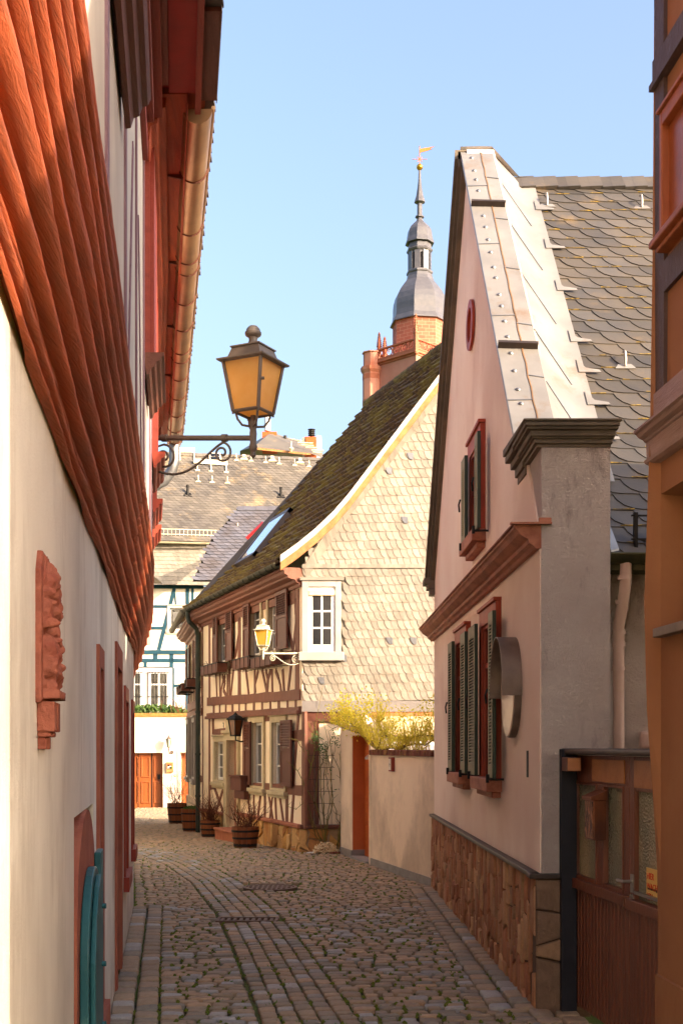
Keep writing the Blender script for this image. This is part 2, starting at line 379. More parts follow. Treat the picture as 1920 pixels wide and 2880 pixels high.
# gate
m['gate_wood'] = redwood('gate_brown_wood', (120,66,42), (98,52,34), (66,36,26), bump=.3, stretch=(9,9,1.5), rough=.4, spec=.5, hair=.5)
m['gate_light'] = redwood('gate_light_wood', (178,118,72), (152,94,58), (110,66,42), bump=.3, stretch=(4,4,4), rough=.45, hair=.3)
m['black_post'] = M('dark_blue_post', (34,34,42), (28,28,34), rough=.7, sc=5, bump=.2)
m['dark_cap'] = M('dark_metal_cap', (74,62,56), (60,52,48), rough=.45, sc=6, metal=.4)
t = NT('hammered_glass'); t.col(t.mix(t.ramp(t.noise(2.2, t.mapped((1,1,.7)), 2), .4, .62), lin((128,128,108)), lin((176,158,122))))
vv = t.n('ShaderNodeTexVoronoi'); vv.inputs['Scale'].default_value = 70; t.l(t.mapped((1,1,.9)), vv.inputs['Vector'])
t.bump(vv.outputs['Distance'], 1.0, .012); t.set(Roughness=.22); t.b.inputs['Specular IOR Level'].default_value = .9; m['hammered'] = t.m
m['copper'] = M('copper_sheet', (132,78,52), (104,64,48), rough=.4, sc=6, metal=.6, bump=.15, stain=(78,52,46), st=(.5,.7))
t = NT('wood_relief_copper'); n_ = t.noise(5, t.mapped((7,7,1.6)), 6, .6, 2.0); t.col(t.mix(t.ramp(n_, .42, .6), lin((46,28,22)), lin((206,140,100)))); t.bump(n_, 1.0, .03); t.set(Roughness=.35, Metallic=.5); m['bark'] = t.m
m['steel'] = M('brushed_steel', (176,172,166), (150,146,140), rough=.3, metal=.9)
m['sign_yellow'] = M('yellow_sign', (226,186,104), (220,178,98), rough=.5)
m['sign_red'] = M('red_print', (196,52,24), rough=.6)
m['sign_grey'] = M('grey_print', (90,92,100), rough=.6)
m['black_print'] = M('black_print', (24,22,20), rough=.6)
m['sign_white'] = M('white_sign', (226,214,196), rough=.5)
m['plate_clear'] = M('pale_oval_plate', (214,190,172), (204,178,160), rough=.25, spec=.6)
m['hood_metal'] = M('weathered_grey_metal', (128,112,100), (108,94,84), rough=.5, sc=5, metal=.5, bump=.15, stain=(86,66,56), st=(.58,.75))
# garden wall, blue house, street
m['white_wall'] = plaster('aged_white_plaster', (244,224,198), (236,214,188), (192,172,150), bsc=80, bump=.5, dsc=1.1, drange=(.48,.72), spots=(186,170,152), st=(1,1,.8))
m['rust_orange'] = M('rust_orange_paint', (196,104,56), (184,96,50), rough=.6, sc=4, bump=.1)
m['rust_orange2'] = M('orange_shutter_paint', (206,108,48), (192,96,42), rough=.5, sc=5)
m['coping'] = M('brick_coping', (132,78,60), (108,64,50), rough=.9, sc=20, bump=.6, stain=(150,124,60), st_sc=9, st=(.52,.7), var=.25)
m['surround'] = M('pale_sheet_surround', (172,168,160), (160,156,148), rough=.5)
m['grey_band'] = M('grey_sheet_band', (146,138,132), (130,124,120), rough=.5, metal=.2)
m['pale_wood'] = M('pale_boards', (238,214,172), (226,198,152), rough=.6, sc=4, stretch=(1,1,6))
m['concrete'] = M('concrete', (150,146,142), (134,130,126), rough=.9, sc=6, bump=.3)
m['white_house'] = plaster('white_plaster', (232,222,204), (226,214,194), (214,200,178), bsc=40, bump=.2, drange=(.66,.95), spots=(240,230,214))
m['blue_timber'] = M('blue_green_timber', (24,70,84), (20,58,72), rough=.6, sc=4, bump=.3)
m['brick_cap'] = M('orange_brick_cap', (198,124,66), (172,100,54), rough=.85, sc=8, bump=.4)
m['door_wood'] = redwood('orange_brown_door', (160,84,40), (140,70,34), (104,52,26), bump=.25, stretch=(6,6,1), rough=.35, spec=.6, hair=.4)
m['beige_plinth'] = M('beige_plinth', (206,184,168), (196,174,158), rough=.9, sc=3)
m['snow_guard'] = M('pale_roof_ironwork', (226,214,186), (206,192,160), rough=.6)
m['red_hatch'] = M('red_awning', (206,38,22), (190,32,20), rough=.5)
m['brick'] = M('orange_brick', (196,96,52), (176,80,44), rough=.9, sc=12, bump=.4)
m['skylight_frame'] = M('brown_grey_skylight_frame', (74,62,58), (64,54,52), rough=.5)
m['sky_glass'] = glassm('skylight_glass', (90,110,140), .02, 1.0); m['sky_glass'].node_tree.nodes['Principled BSDF'].inputs['Metallic'].default_value = .9
m['sky_glass'].node_tree.nodes['Principled BSDF'].inputs['Base Color'].default_value = lin((214,224,236))
# church
m['church_stone'] = M('church_red_sandstone', (178,108,80), (162,92,68), rough=.9, sc=.9, bump=.5, bsc=3, bdist=.05, stain=(160,84,62), st_sc=.35, st=(.55,.65))
m['church_pale'] = M('church_pink_render', (190,130,108), (180,118,96), rough=.9, sc=.5, stain=(182,108,82), st_sc=.3, st=(.62,.66))
t = NT('church_brick'); b_ = t.n('ShaderNodeTexBrick'); b_.inputs['Color1'].default_value = lin((186,104,78)); b_.inputs['Color2'].default_value = lin((164,86,64)); b_.inputs['Mortar'].default_value = lin((196,138,110))
b_.inputs['Scale'].default_value = 1.0; b_.inputs['Brick Width'].default_value = .7; b_.inputs['Row Height'].default_value = .34; b_.inputs['Mortar Size'].default_value = .02
mp = t.n('ShaderNodeMapping'); mp.inputs['Rotation'].default_value = (PI/2,0,0); t.l(t.co, mp.inputs[0]); t.l(mp.outputs[0], b_.inputs[0]); t.col(b_.outputs[0]); t.set(Roughness=.9); m['church_brick'] = t.m
m['church_slate'] = M('spire_slate', (92,88,90), (80,78,82), rough=.42, sc=2, bump=.5, bsc=6, bdist=.03, spec=.6)
m['gold'] = M('gilded_ball', (226,170,60), (206,150,50), rough=.25, metal=.9)
# plants
m['stem_green'] = M('green_stem', (122,112,52), (96,84,44), rough=.7, sc=6)
m['stem_brown'] = M('brown_twig', (112,64,44), (86,50,38), rough=.8, sc=6)
def leafm(name, c, c2):
    t = NT(name); out = t.mix(t.attr(), lin(c), lin(c2)); t.col(out); t.set(Roughness=.6)
    tl = t.n('ShaderNodeBsdfTranslucent'); t.l(out, tl.inputs[0]); mx = t.n('ShaderNodeMixShader'); mx.inputs[0].default_value = .35
    t.l(t.b.outputs[0], mx.inputs[1]); t.l(tl.outputs[0], mx.inputs[2]); t.l(mx.outputs[0], t.t.nodes['Material Output'].inputs[0]); return t.m
m['leaf_yellow'] = leafm('yellow_green_leaf', (190,184,40), (246,224,70))
m['stem_yellow'] = M('yellow_green_stem', (226,206,70), (190,168,60), rough=.6, sc=6)
m['leaf_green'] = leafm('green_leaf', (52,84,34), (88,116,42))
m['moss_joint'] = M('joint_moss', (104,112,32), (80,92,28), rough=1, sc=30, bump=.8, bsc=200, bdist=.01)
m['grass'] = leafm('grass_blade', (66,104,26), (112,140,40))
m['barrel'] = redwood('barrel_staves', (136,72,34), (110,58,30), (70,40,26), bump=.4, stretch=(8,8,1))
m['soil'] = M('soil', (60,44,34), rough=1)
m['street_ground'] = None
t = NT('joint_dirt_and_moss'); a_ = t.noise(1.6, None, 7, .7); b2 = t.noise(22, None, 5, .7)
o_ = t.mix(t.ramp(b2, .35, .65), lin((36,30,24)), lin((66,54,40)))
o_ = t.mix(t.ramp(t.math('ADD', a_, t.math('MULTIPLY', b2, .35)), .54, .7), o_, lin((88,104,34)))
t.col(o_); t.bump(b2, .8, .02); t.set(Roughness=1.0); m['joint'] = t.m
t = NT('cobble'); v_ = t.attr(); cr = t.n('ShaderNodeValToRGB')
cc = [(0,(124,110,92)),(.16,(150,128,102)),(.3,(118,112,100)),(.42,(164,136,108)),(.6,(140,120,96)),(.76,(132,128,120)),(.84,(152,150,144)),(1,(160,126,98))]
while len(cr.color_ramp.elements) < len(cc): cr.color_ramp.elements.new(.5)
for i, (p_, c_) in enumerate(cc): cr.color_ramp.elements[i].position = p_; cr.color_ramp.elements[i].color = lin(tuple(min(255,int(v*1.14)) for v in c_))
t.l(v_, cr.inputs[0]); n_ = t.noise(30, None, 7, .7)
t.col(t.mix(t.ramp(n_, .35, .7, 0, .6), cr.outputs[0], t.mix(.5, cr.outputs[0], lin((66,54,48)))))
t.bump(t.math('ADD', t.math('MULTIPLY', n_, .6), t.noise(8, None, 4)), .8, .015); t.set(Roughness=.75); t.b.inputs['Specular IOR Level'].default_value = .4; m['cobble'] = t.m
m['drain_iron'] = M('drain_iron', (110,90,78), (122,98,84), rough=.6, sc=20, metal=.5, bump=.3)

m['rub_tan'] = rubblemat('tan_rubble_stone', [(196,144,106),(164,112,82),(214,172,130),(150,98,72),(190,128,94),(172,140,110)], (84,60,46))
m['rub_dark'] = rubblemat('brown_rubble_stone', [(150,118,94),(128,104,86),(168,134,104),(132,84,68)], (64,52,44))
m['rub_ochre'] = rubblemat('ochre_rubble_stone', [(214,164,92),(190,132,74),(226,186,124),(180,120,70),(204,152,96)], (120,84,56))
m['mortar'] = M('dark_mortar', (96,76,60), (78,62,50), rough=1, sc=12, bump=.5); m['mortar_pale'] = M('pale_mortar', (172,142,106), (150,122,92), rough=1, sc=12, bump=.5)
def slates(mb, O, U, V, N, w, h, inside, ulen, vlen, tb=.012, tl=.008, th=.005, skew=0.0, jit=.012, lo=True):
    O = Vector(O); rows = int(vlen/h)+1
    out = [(-.02,1.35),(0,.98),(.09,.62),(.3,.26),(.6,.05),(.9,0),(1.9,0),(1.9,1.35)]
    if not lo: out = [(0,1.35),(.02,.8),(.2,.3),(.62,.02),(1.0,0),(1.85,0),(1.85,1.35)]
    for j in range(rows):
        off = (j*w*.43) % w-w
        for i in range(int(ulen/w)+2):
            ww = w*(1+random.uniform(-.1,.1)); u0 = off+i*w+random.uniform(-jit,jit)*.5; v0 = j*h+(u0*skew)+random.uniform(-jit,jit)*.3
            if not inside(u0+w*.5, v0+h*.5): continue
            mb.cv = random.random(); k = random.uniform(.94,1.06)
            top = []; bot = []
            for x, y in out:
                hgt = k*(tb*(1-y/1.35)+tl*(1-x/1.9))+.002
                q = O+U*(u0+x*ww)+V*(v0+y*h)
                top.append(q+N*hgt); bot.append(q+N*(hgt-th-.004))
            n = len(out); b = len(mb.v); mb.v += [tuple(q) for q in top]+[tuple(q) for q in bot[:n-1]]
            mb.f.append([b+q for q in range(n)]); mb.var.append(mb.cv)
            for q in range(n-2):
                mb.f.append([b+q, b+n+q, b+n+q+1, b+q+1]); mb.var.append(mb.cv)

def pin(poly):
    def f(x, y):
        c = False; n = len(poly); j = n-1
        for i in range(n):
            xi, yi = poly[i]; xj, yj = poly[j]
            if (yi > y) != (yj > y) and x < (xj-xi)*(y-yi)/(yj-yi)+xi: c = not c
            j = i
        return c
    return f

# ---------------------------------------------------------------- street
def xl(Y): return (-.367-.139*Y) if Y < 13.2 else (-2.2-(Y-13.2)*.172 if Y < 18.4 else max(-3.1-(Y-18.4)*1.5, -4.6-.12*(Y-20.5)))
RB = [(-6,2.6),(6.3,1.62),(8,1.5),(8.01,1.27),(15.1,1.12),(17.9,.47),(19.9,-.02),(20.03,-.63),(26.8,-2.97),(31.6,-3.85),(38,-2.2),(48,-2.2)]
def xr(Y):
    for (a, xa), (b, xb) in zip(RB, RB[1:]):
        if a <= Y <= b: return lerp(xa, xb, (Y-a)/max(b-a, 1e-6))
    return 2
P = []
ys = [-14,-6,0,5,8,11,14,17,20,22,24,27,30,34,38,42,46,50,60,90,150,300,600]
for y in ys: P.append([(x, y, gz(min(y, 60))-.03) for x in (-400,-60,-20,-10,-5,0,5,10,20,60,400)])
g = MB(); g.grid(P); tag(g.build('ground', m['joint'], smooth=True), kind='structure')

CH = [(5.5,.10),(7.6,-.17),(10.5,-.6),(12.6,-.94),(15.6,-1.57),(18,-2.25),(20,-3.0),(22,-3.9),(24.5,-5.3)]
def chx(Y):
    for (a, xa), (b, xb) in zip(CH, CH[1:]):
        if a <= Y <= b:
            t_ = (Y-a)/(b-a); return lerp(xa, xb, t_)
    return -99
def chd(Y):
    return (chx(Y+.3)-chx(Y-.3))/.6 if 5.9 < Y < 24 else -.15
def sett(mb, cx, cy, w, d, ang, z0, h, v, fine=True):
    mb.cv = v; n = 10 if fine else 8
    rings = ((1.0,-.05),(1.0,h*.55),(.94,h*.88),(.80,h*1.0)) if fine else ((1.0,-.03),(.96,h*.7),(.7,h))
    ph = [random.uniform(.9,1.06) for _ in range(n)]; b = len(mb.v); ca, sa = math.cos(ang), math.sin(ang)
    tx, ty = random.uniform(-.05,.05), random.uniform(-.05,.05)
    for s_, zz in rings:
        for k in range(n):
            a = 2*PI*(k+.5)/n; c, s2 = math.cos(a), math.sin(a)
            x = math.copysign(abs(c)**.34, c)*w/2*ph[k]*s_; y = math.copysign(abs(s2)**.34, s2)*d/2*ph[k]*s_
            mb.v.append((cx+x*ca-y*sa, cy+x*sa+y*ca, z0+zz+(tx*x+ty*y)*(1 if zz > 0 else 0)))
    for r in range(len(rings)-1):
        for k in range(n):
            mb.f.append([b+r*n+k, b+r*n+(k+1)%n, b+(r+1)*n+(k+1)%n, b+(r+1)*n+k]); mb.var.append(v)
    mb.f.append([b+(len(rings)-1)*n+k for k in range(n)]); mb.var.append(v)
HOLES = [(-.86,15.0,.42,.42),(-.92,12.2,.40,.17)]
sm = MB(); Y = 5.6; tuftspots = []
while Y < 47.6:
    fine = Y < 17
    d = .105 if Y < 13.2 else (.1 if Y < 22 else .15)
    d *= random.uniform(.88,1.12)
    x0 = max(xl(Y)+(.305 if Y < 13.3 else .02), -.19*Y-.3); x1e = xr(Y)-(.30 if Y < 15 else .05); bc = chx(Y+.04)
    segs_ = [(x0, x1e)] if Y > 24 or bc < -50 else [(x0, bc-.315), (bc+.315, x1e)]
    for x, x1 in segs_:
     while x < x1:
        w = random.uniform(.095,.185) if Y < 13.2 else random.uniform(.09,.15)
        if Y > 22: w *= 1.3
        if x+w > x1-.05: w = x1-x
        if w < .03: break
        cxm = x+w/2; wav = .03*math.sin(cxm*1.7+Y*.6)+.012*math.sin(cxm*5)
        yy = Y+wav; ok = True
        for hx, hy, hw, hd in HOLES:
            if abs(cxm-hx) < hw-.05 and abs(yy-hy) < hd+.02: ok = False
        if ok:
            r_ = random.random()
            if Y < 13.2: v = r_*.7 if random.random() < .8 else .76+r_*.1
            else: v = (.42+r_*.22) if random.random() < .75 else r_*.3
            sett(sm, cxm, yy, w-random.uniform(.012,.026), d-random.uniform(.010,.018), random.gauss(0,.03), gz(yy)-.024, random.uniform(.02,.032), v, fine)
            if random.random() < (.55 if Y < 13 else .32): tuftspots.append((x, yy))
        x += w
    Y += d
# channel: five columns of setts along the curve
for c in range(5):
    Y = 5.6
    while Y < 24:
        sl = chd(Y); ang = math.atan(sl); d = random.uniform(.11,.19); off = (c-2)*.122
        yy = Y+d/2; xx = chx(yy)+off*math.cos(ang)
        if not any(abs(xx-hx) < hw-.1 and abs(yy-hy) < hd for hx, hy, hw, hd in HOLES):
            sett(sm, xx, yy-off*sl*.5, .112, d-.014, -ang, gz(yy)-.028, .026, random.choice((.3,.1,.8,.5,.6))+random.uniform(-.08,.08), Y < 17)
            if random.random() < .3: tuftspots.append((xx-.06, yy))
        Y += d*math.cos(ang)
# edge rows along both walls
for side in (0, 1):
    for c in range(2):
        Y = 5.8
        while Y < (13.1 if side == 0 else 15.0):
            d = random.uniform(.12,.26); yy = Y+d/2
            xx = xl(yy)+.07+c*.16 if side == 0 else xr(yy)-.08-c*.16
            sett(sm, xx, yy, .145, d-.014, .14 if side == 0 else .02, gz(yy)-.02, .035, random.choice((.3,.34,.2,.8,.1))+random.uniform(-.05,.05), True)
            if random.random() < .12: tuftspots.append((xx+.08, yy))
            Y += d
tag(sm.build('street', m['cobble'], smooth='all', norm=False), kind='structure')
# moss and grass tufts in the joints
ms = MB()
for x, y in tuftspots:
    if y > 23 or x > xr(y)-.02: continue
    for _ in range(random.randint(1,2)):
        px_ = x+random.gauss(0,.006); py_ = y+random.gauss(0,.03); a_, b_ = random.uniform(.010,.026), random.uniform(.02,.055); n = 8; z_ = gz(y)+.003+random.uniform(-.006,.006)
        vs = [(px_+a_*random.uniform(.6,1.2)*math.cos(2*PI*k/n), py_+b_*random.uniform(.6,1.2)*math.sin(2*PI*k/n), z_-.012) for k in range(n)]; ms.add(vs+[(px_,py_,z_+.006)], [(k,(k+1)%n,n) for k in range(n)])
tag(ms.build('moss', m['moss_joint'], smooth='all'), kind='stuff')
gm = MB()
for x, y in tuftspots+[(xl(12.9)+.1, 12.9)]*4+[(1.0-random.random()*.3, 9+random.random()*6) for _ in range(150)]+[(-.2+random.gauss(0,.2)+.3*(20-yy_)/2, yy_) for yy_ in [random.uniform(17.2,19.9) for _ in range(60)]]:
    if x > xr(y)-.01: continue
    for _ in range(random.randint(1,4)):
        a = random.uniform(0,2*PI); l = random.uniform(.008,.026); px_ = x+random.gauss(0,.03); py_ = y+random.gauss(0,.04); z_ = gz(py_)-.01
        dx, dy = math.cos(a)*.008, math.sin(a)*.008; gm.cv = random.random()
        gm.add([(px_-dy,py_+dx,z_),(px_+dy,py_-dx,z_),(px_+dx*2,py_+dy*2,z_+l)], [(0,1,2)])
tag(gm.build('grass', m['grass'], norm=False), kind='stuff')
# manhole cover and drain grating
for (hx, hy, hw, hd), lab, nm in ((HOLES[0], 'round iron manhole cover set in the cobbles', 'manhole_cover'), (HOLES[1], 'small rectangular iron drain cover between the cobbles', 'drain_cover')):
    r = thing(nm, lab, 'manhole cover' if nm[0] == 'm' else 'drain cover', (hx,hy,0))
    f_ = MB(); p_ = MB()
    if nm[0] == 'm':
        f_.lathe([(.33,-.06),(.33,.004),(.29,.004),(.29,-.06)], 32, (hx,hy,0))
        p_.lathe([(.28,-.05),(.28,0),(.0001,0)], 32, (hx,hy,0))
        for i in range(-4,5):
            for j in range(-4,5):
                if math.hypot(i,j) < 4.4: p_.box(hx+i*.058-.016, hx+i*.058+.016, hy+j*.058-.016, hy+j*.058+.016, 0, .008)
    else:
        f_.box(hx-.3,hx+.3,hy-.14,hy-.11,-.05,.006); f_.box(hx-.3,hx+.3,hy+.11,hy+.14,-.05,.006); f_.box(hx-.3,hx-.27,hy-.11,hy+.11,-.05,.006); f_.box(hx+.27,hx+.3,hy-.11,hy+.11,-.05,.006)
        for i in range(9): p_.box(hx-.26+i*.06, hx-.23+i*.06, hy-.11, hy+.11, -.04, .001)
    f_.build('frame', m['drain_iron'], r); p_.build('cover', m['drain_iron'], r)
# ================================================================ house on the left (red jetty)
FL = Frame((-.367,0), (-.139,1), True)       # ground floor wall plane; normal to the street
if FL.n.x < 0: FL.n = -FL.n
FU = Frame((-.264,0), (-.1314,1), True)
if FU.n.x < 0: FU.n = -FU.n
LH = thing('plaster_house', 'pale plastered old house on the left with huge moulded red timber jetty', 'house', (-3,5,0))
def Xw(Y): return (-.367-.139*Y) if Y < 13.2 else -2.2018-(Y-13.2)*.172
def Xu(Y): return (-.264-.1314*Y) if Y < 12.7 else -1.9328-(Y-12.7)*.1535
ZB, ZT, ZE = CAMZ+.98, CAMZ+1.92, CAMZ+4.9
YN, YF = -2.0, 18.4
# plaster wall with openings: built as panels around them
ops = []   # (Y0,Y1,z0,z1)
ops.append((4.85,6.1,0,1.42)); ops.append((6.35,6.85,.3,2.22)); ops.append((8.55,9.6,.0,2.42)); ops.append((10.25,11.1,.62,2.20)); ops.append((12.3,13.0,.68,2.16))
wl = MB()
ys_ = sorted({YN, 13.2, YF}|{o[0] for o in ops}|{o[1] for o in ops})
def fw(mb, Y0, Y1, z0, z1, d0, d1):
    mb.hexa([(Xw(Y0)+d0,Y0,z0),(Xw(Y1)+d0,Y1,z0),(Xw(Y1)+d1,Y1,z0),(Xw(Y0)+d1,Y0,z0),(Xw(Y0)+d0,Y0,z1),(Xw(Y1)+d0,Y1,z1),(Xw(Y1)+d1,Y1,z1),(Xw(Y0)+d1,Y0,z1)])
def fu(mb, Y0, Y1, z0, z1, d0, d1):
    mb.hexa([(Xu(Y0)+d0,Y0,z0),(Xu(Y1)+d0,Y1,z0),(Xu(Y1)+d1,Y1,z0),(Xu(Y0)+d1,Y0,z0),(Xu(Y0)+d0,Y0,z1),(Xu(Y1)+d0,Y1,z1),(Xu(Y1)+d1,Y1,z1),(Xu(Y0)+d1,Y0,z1)])
for a, b in zip(ys_, ys_[1:]):
    o = next((o for o in ops if o[0] <= a and b <= o[1]), None)
    if o:
        if o[2] > 0: fw(wl, a, b, -.1, o[2], -.3, 0)
        fw(wl, a, b, o[3], 3.2, -.3, 0)
    else: fw(wl, a, b, -.1, 3.2, -.3, 0)
wl.box(-9, Xw(YF), YF-.02, YF, -.3, 3.2)
wl.build('wall', m['plaster_left'], LH)
# upper wall
uw = MB(); fu(uw, YN, 12.7, ZT-.03, 6.7, -.3, 0); fu(uw, 12.7, YF+.1, ZT-.03, 6.7, -.3, 0); uw.box(-9, Xu(YF+.1)-.001, YF+.02, YF+.1, 3.2, 6.7); uw.build('upper_wall', m['plaster_upper'], LH)
# jetty moulding: rolls and hollows between the two wall planes
rolls = [(.0,.035,.03),(.045,.085,.035),(.10,.125,.02),(.135,.20,.05),(.215,.24,.02),(.25,.335,.06),(.35,.375,.025),(.385,.46,.055),(.475,.50,.02),(.51,.59,.055),(.605,.63,.02),(.64,.71,.05),(.725,.75,.02),(.76,.83,.045),(.845,.87,.02),(.88,.93,.04),(.945,1.0,.03)]
def bul(t_):
    for a, b, h in rolls:
        if a <= t_ <= b:
            k = (t_-a)/(b-a); return h*(math.sin(PI*k)**.55 if 0 < k < 1 else 0)
    return -.016
NP = 170; P = []
from mathutils import noise as mnoise
NY = 240
for i in range(NY+1):
    Y = lerp(2.0, YF, i/NY); row = []
    zb = ZB+.012*math.sin(Y*1.1)+.006*math.sin(Y*5.3); zt = ZT+.012*math.sin(Y*1.3+1)
    for j in range(NP+1):
        t_ = j/NP; tt = t_+.006*math.sin(Y*3+t_*9)
        x0 = Xw(Y); x1 = Xu(Y); base = lerp(x0, x1, 1-(1-t_)**1.15)
        nn = mnoise.noise(Vector((Y*.9, t_*14, 3)))*.006+mnoise.noise(Vector((Y*5, t_*70, 1)))*.003+mnoise.noise(Vector((Y*14, t_*160, 4)))*.0015
        joint = -.02 if any(abs(Y-yj-.15*math.sin(t_*7)) < .03 for yj in (8.9,9.2)) and t_ > .1 else 0
        row.append((base+bul(max(0,min(1,tt)))*.85+nn+joint+.004, Y, lerp(zb, zt, t_)+nn*.5))
    P.append(row)
jm = MB(); jm.grid(P)
end = P[-1]; jm.add([(Xw(YF)-.3, YF, end[0][2])]+end+[(Xw(YF)-.3, YF, end[-1][2])], [tuple(range(len(end)+2))])
jm.build('jetty_moulding', m['jetty'], LH, smooth=True)
# rounded return of the jetty at the far corner
P = []
for i in range(13):
    a = i/12*PI/2; row = []
    for j in range(NP+1):
        q = end[j]; r_ = q[0]-(Xw(YF)-.06)
        row.append((Xw(YF)-.06+r_*math.cos(a), YF+r_*math.sin(a)*.9, q[2]))
    P.append(row)
jr = MB(); jr.grid(P); jr.build('jetty_corner', m['jetty'], LH, smooth=True)
# faded framing on the upper wall
def post(name, Y0, Y1, z0, z1, d=.012, mat='faded_wood', skew=0.0):
    b = MB(); 
    b.hexa([(Xu(Y0)-.02,Y0,z0),(Xu(Y1)-.02,Y1,z0),(Xu(Y1)+d,Y1,z0),(Xu(Y0)+d,Y0,z0),(Xu(Y0+skew)-.02,Y0+skew,z1),(Xu(Y1+skew)-.02,Y1+skew,z1),(Xu(Y1+skew)+d,Y1+skew,z1),(Xu(Y0+skew)+d,Y0+skew,z1)])
    return b.build(name, m[mat], LH)
for Y0, w_ in ((2.55,.5),(4.5,.12),(6.1,.13),(7.7,.15),(9.38,.15),(11.4,.18),(14.7,.3),(17.7,.3)):
    post('timber_post', Y0, Y0+w_, ZT-.02, 6.6)
for Y0, sk, w_ in ((3.3,.45,.09),(6.5,.7,.09),(8.9,-.7,.08),(11.8,.6,.12)):
    post('timber_brace', Y0, Y0+w_, ZT+.02, 5.2, .009, skew=sk)
# upper windows: red frame boxes with moulded sills
def upwin(Y0, Y1, sill_mat, last=False, zs=CAMZ+3.05, d=.13, dirty=False):
    w = MB(); fu(w, Y0, Y0+.07, zs, 6.46, 0, d*.62); fu(w, Y1-.07, Y1, zs, 6.46, 0, d*.62); fu(w, Y0+.07, Y1-.07, 4.66, 6.46, 0, d*.62); fu(w, Y0+.07, Y1-.07, zs, zs+.06, 0, d*.62)
    fu(w, Y0-.03, Y0+.04, zs, 6.5, 0, d*.35); fu(w, Y1-.04, Y1+.03, zs, 6.5, 0, d*.35)
    f = w.build('window', m['red_wood' if not dirty else 'faded_wood'], LH)
    g_ = MB(); fu(g_, Y0+.07, Y1-.07, zs+.06, 6.37, .0, .02); g_.build('pane', m['dark_glass'], f)
    mu = MB(); ym = (Y0+Y1)/2; fu(mu, ym-.03, ym+.03, zs+.06, 6.37, .02, .05)
    for z in (zs+.55, zs+1.0): fu(mu, Y0+.07, Y1-.07, z, z+.03, .02, .045)
    mu.build('glazing_bar', m['white_paint'], f)
    s_ = MB(); pr = [(.0,.0),(.02,-.17),(.045,-.165),(.06,-.12),(.085,-.11),(.10,-.07),(.125,-.06),(.14,-.03),(d+.03,-.03),(d+.03,.0)]
    A = [(Xu(Y0-.06)+x, Y0-.06, zs+z) for x, z in pr]; B = [(Xu(Y1+.06)+x, Y1+.06, zs+z) for x, z in pr]
    n = len(pr); s_.add(A+B, [tuple(range(n)), tuple(range(n,2*n))]+[(i,(i+1)%n,n+(i+1)%n,n+i) for i in range(n)])
    s_.build('sill', m[sill_mat], f)
upwin(4.3, 5.75, 'brown_mould', dirty=True, d=.09); upwin(9.7, 10.9, 'brown_mould'); upwin(12.95, 14.1, 'window_red', d=.11); upwin(15.4, 16.5, 'window_red', d=.11); upwin(17.2, 18.2, 'window_red', d=.11)
ZG = CAMZ+4.9
def Xg(Y): return -.99-.1515*(Y-9.57)     # outer edge of the gutter
def eavestrip(name, Ya, Yb, prof, mat):
    q = MB(); n = len(prof); Ys = [Ya]+([12.7] if Ya < 12.7 < Yb else [])+[Yb]; R_ = [[(Xu(Y)+d, Y, z) for d, z in prof] for Y in Ys]; q.grid(R_, closed=True); q.add(R_[0], [tuple(range(n))]); q.add(R_[-1], [tuple(range(n))]); return q.build(name, m[mat], LH, bevel=.01)
eavestrip('eave_moulding', 9.35, YF+.3, [(0,ZG-.36),(.05,ZG-.35),(.06,ZG-.24),(.11,ZG-.22),(.12,ZG-.12),(.17,ZG-.10),(.18,ZG-.02),(0,ZG-.02)], 'eave_wood')
so = MB(); so.grid([[(Xu(Y)+.15,Y,ZG-.03),(lerp(Xu(Y),Xg(Y),.62),Y,ZG-.03),(lerp(Xu(Y),Xg(Y),.64),Y,ZG-.10),(Xg(Y)-.20,Y,ZG-.10),(Xg(Y)-.19,Y,ZG+.0),(Xg(Y)-.06,Y,ZG+.02),(Xg(Y)-.06,Y,ZG+.12),(Xu(Y)-.3,Y,ZG+.4)] for Y in (9.3, 12.7, 16, YF+.4, YF+1.4)]); q_ = lambda Y: [(Xu(Y)+.15,Y,ZG-.03),(lerp(Xu(Y),Xg(Y),.62),Y,ZG-.03),(lerp(Xu(Y),Xg(Y),.64),Y,ZG-.10),(Xg(Y)-.20,Y,ZG-.10),(Xg(Y)-.19,Y,ZG+.0),(Xg(Y)-.06,Y,ZG+.02),(Xg(Y)-.06,Y,ZG+.12),(Xu(Y)-.3,Y,ZG+.4)]
so.add(q_(9.3), [tuple(range(8))]); so.add(q_(YF+1.4), [tuple(range(8))]); so.build('soffit', m['eave_wood'], LH)
for Y in (10.6, 12.5, 14.4, 16.3):
    q = MB(); q.hexa([(Xu(Y)+.15,Y,ZG-.038),(Xg(Y)-.06,Y,ZG-.105),(Xg(Y)-.06,Y+.02,ZG-.105),(Xu(Y)+.15,Y+.02,ZG-.038),(Xu(Y)+.15,Y,ZG),(Xg(Y)-.06,Y,ZG),(Xg(Y)-.06,Y+.02,ZG),(Xu(Y)+.15,Y+.02,ZG)]); q.build('soffit_joint', m['brown_mould'], LH)
rf = MB(); e_ = YF+1.6; rf.hexa([(Xg(9.3)-.02,9.3,ZG+.12),(Xg(e_)-.02,e_,ZG+.12),(-8,e_,11.5),(-7,9.3,11.5),(Xg(9.3)-.02,9.3,ZG+.16),(Xg(e_)-.02,e_,ZG+.16),(-8,e_,11.6),(-7,9.3,11.6)])
for k in range(62):
    y = 9.45+k*.17; rf.box(Xg(y)-.08, Xg(y)+.012+random.uniform(-.006,.014), y, y+.165, ZG+.085, ZG+.11+random.uniform(0,.02))
rf.build('roof', m['slate_dark'], LH)
GR = .115
def gutter_path(Y): return Vector((Xg(Y)-GR, Y, ZG+.0))
gm_ = MB(); P = []; GE = YF+1.7; NG = 18
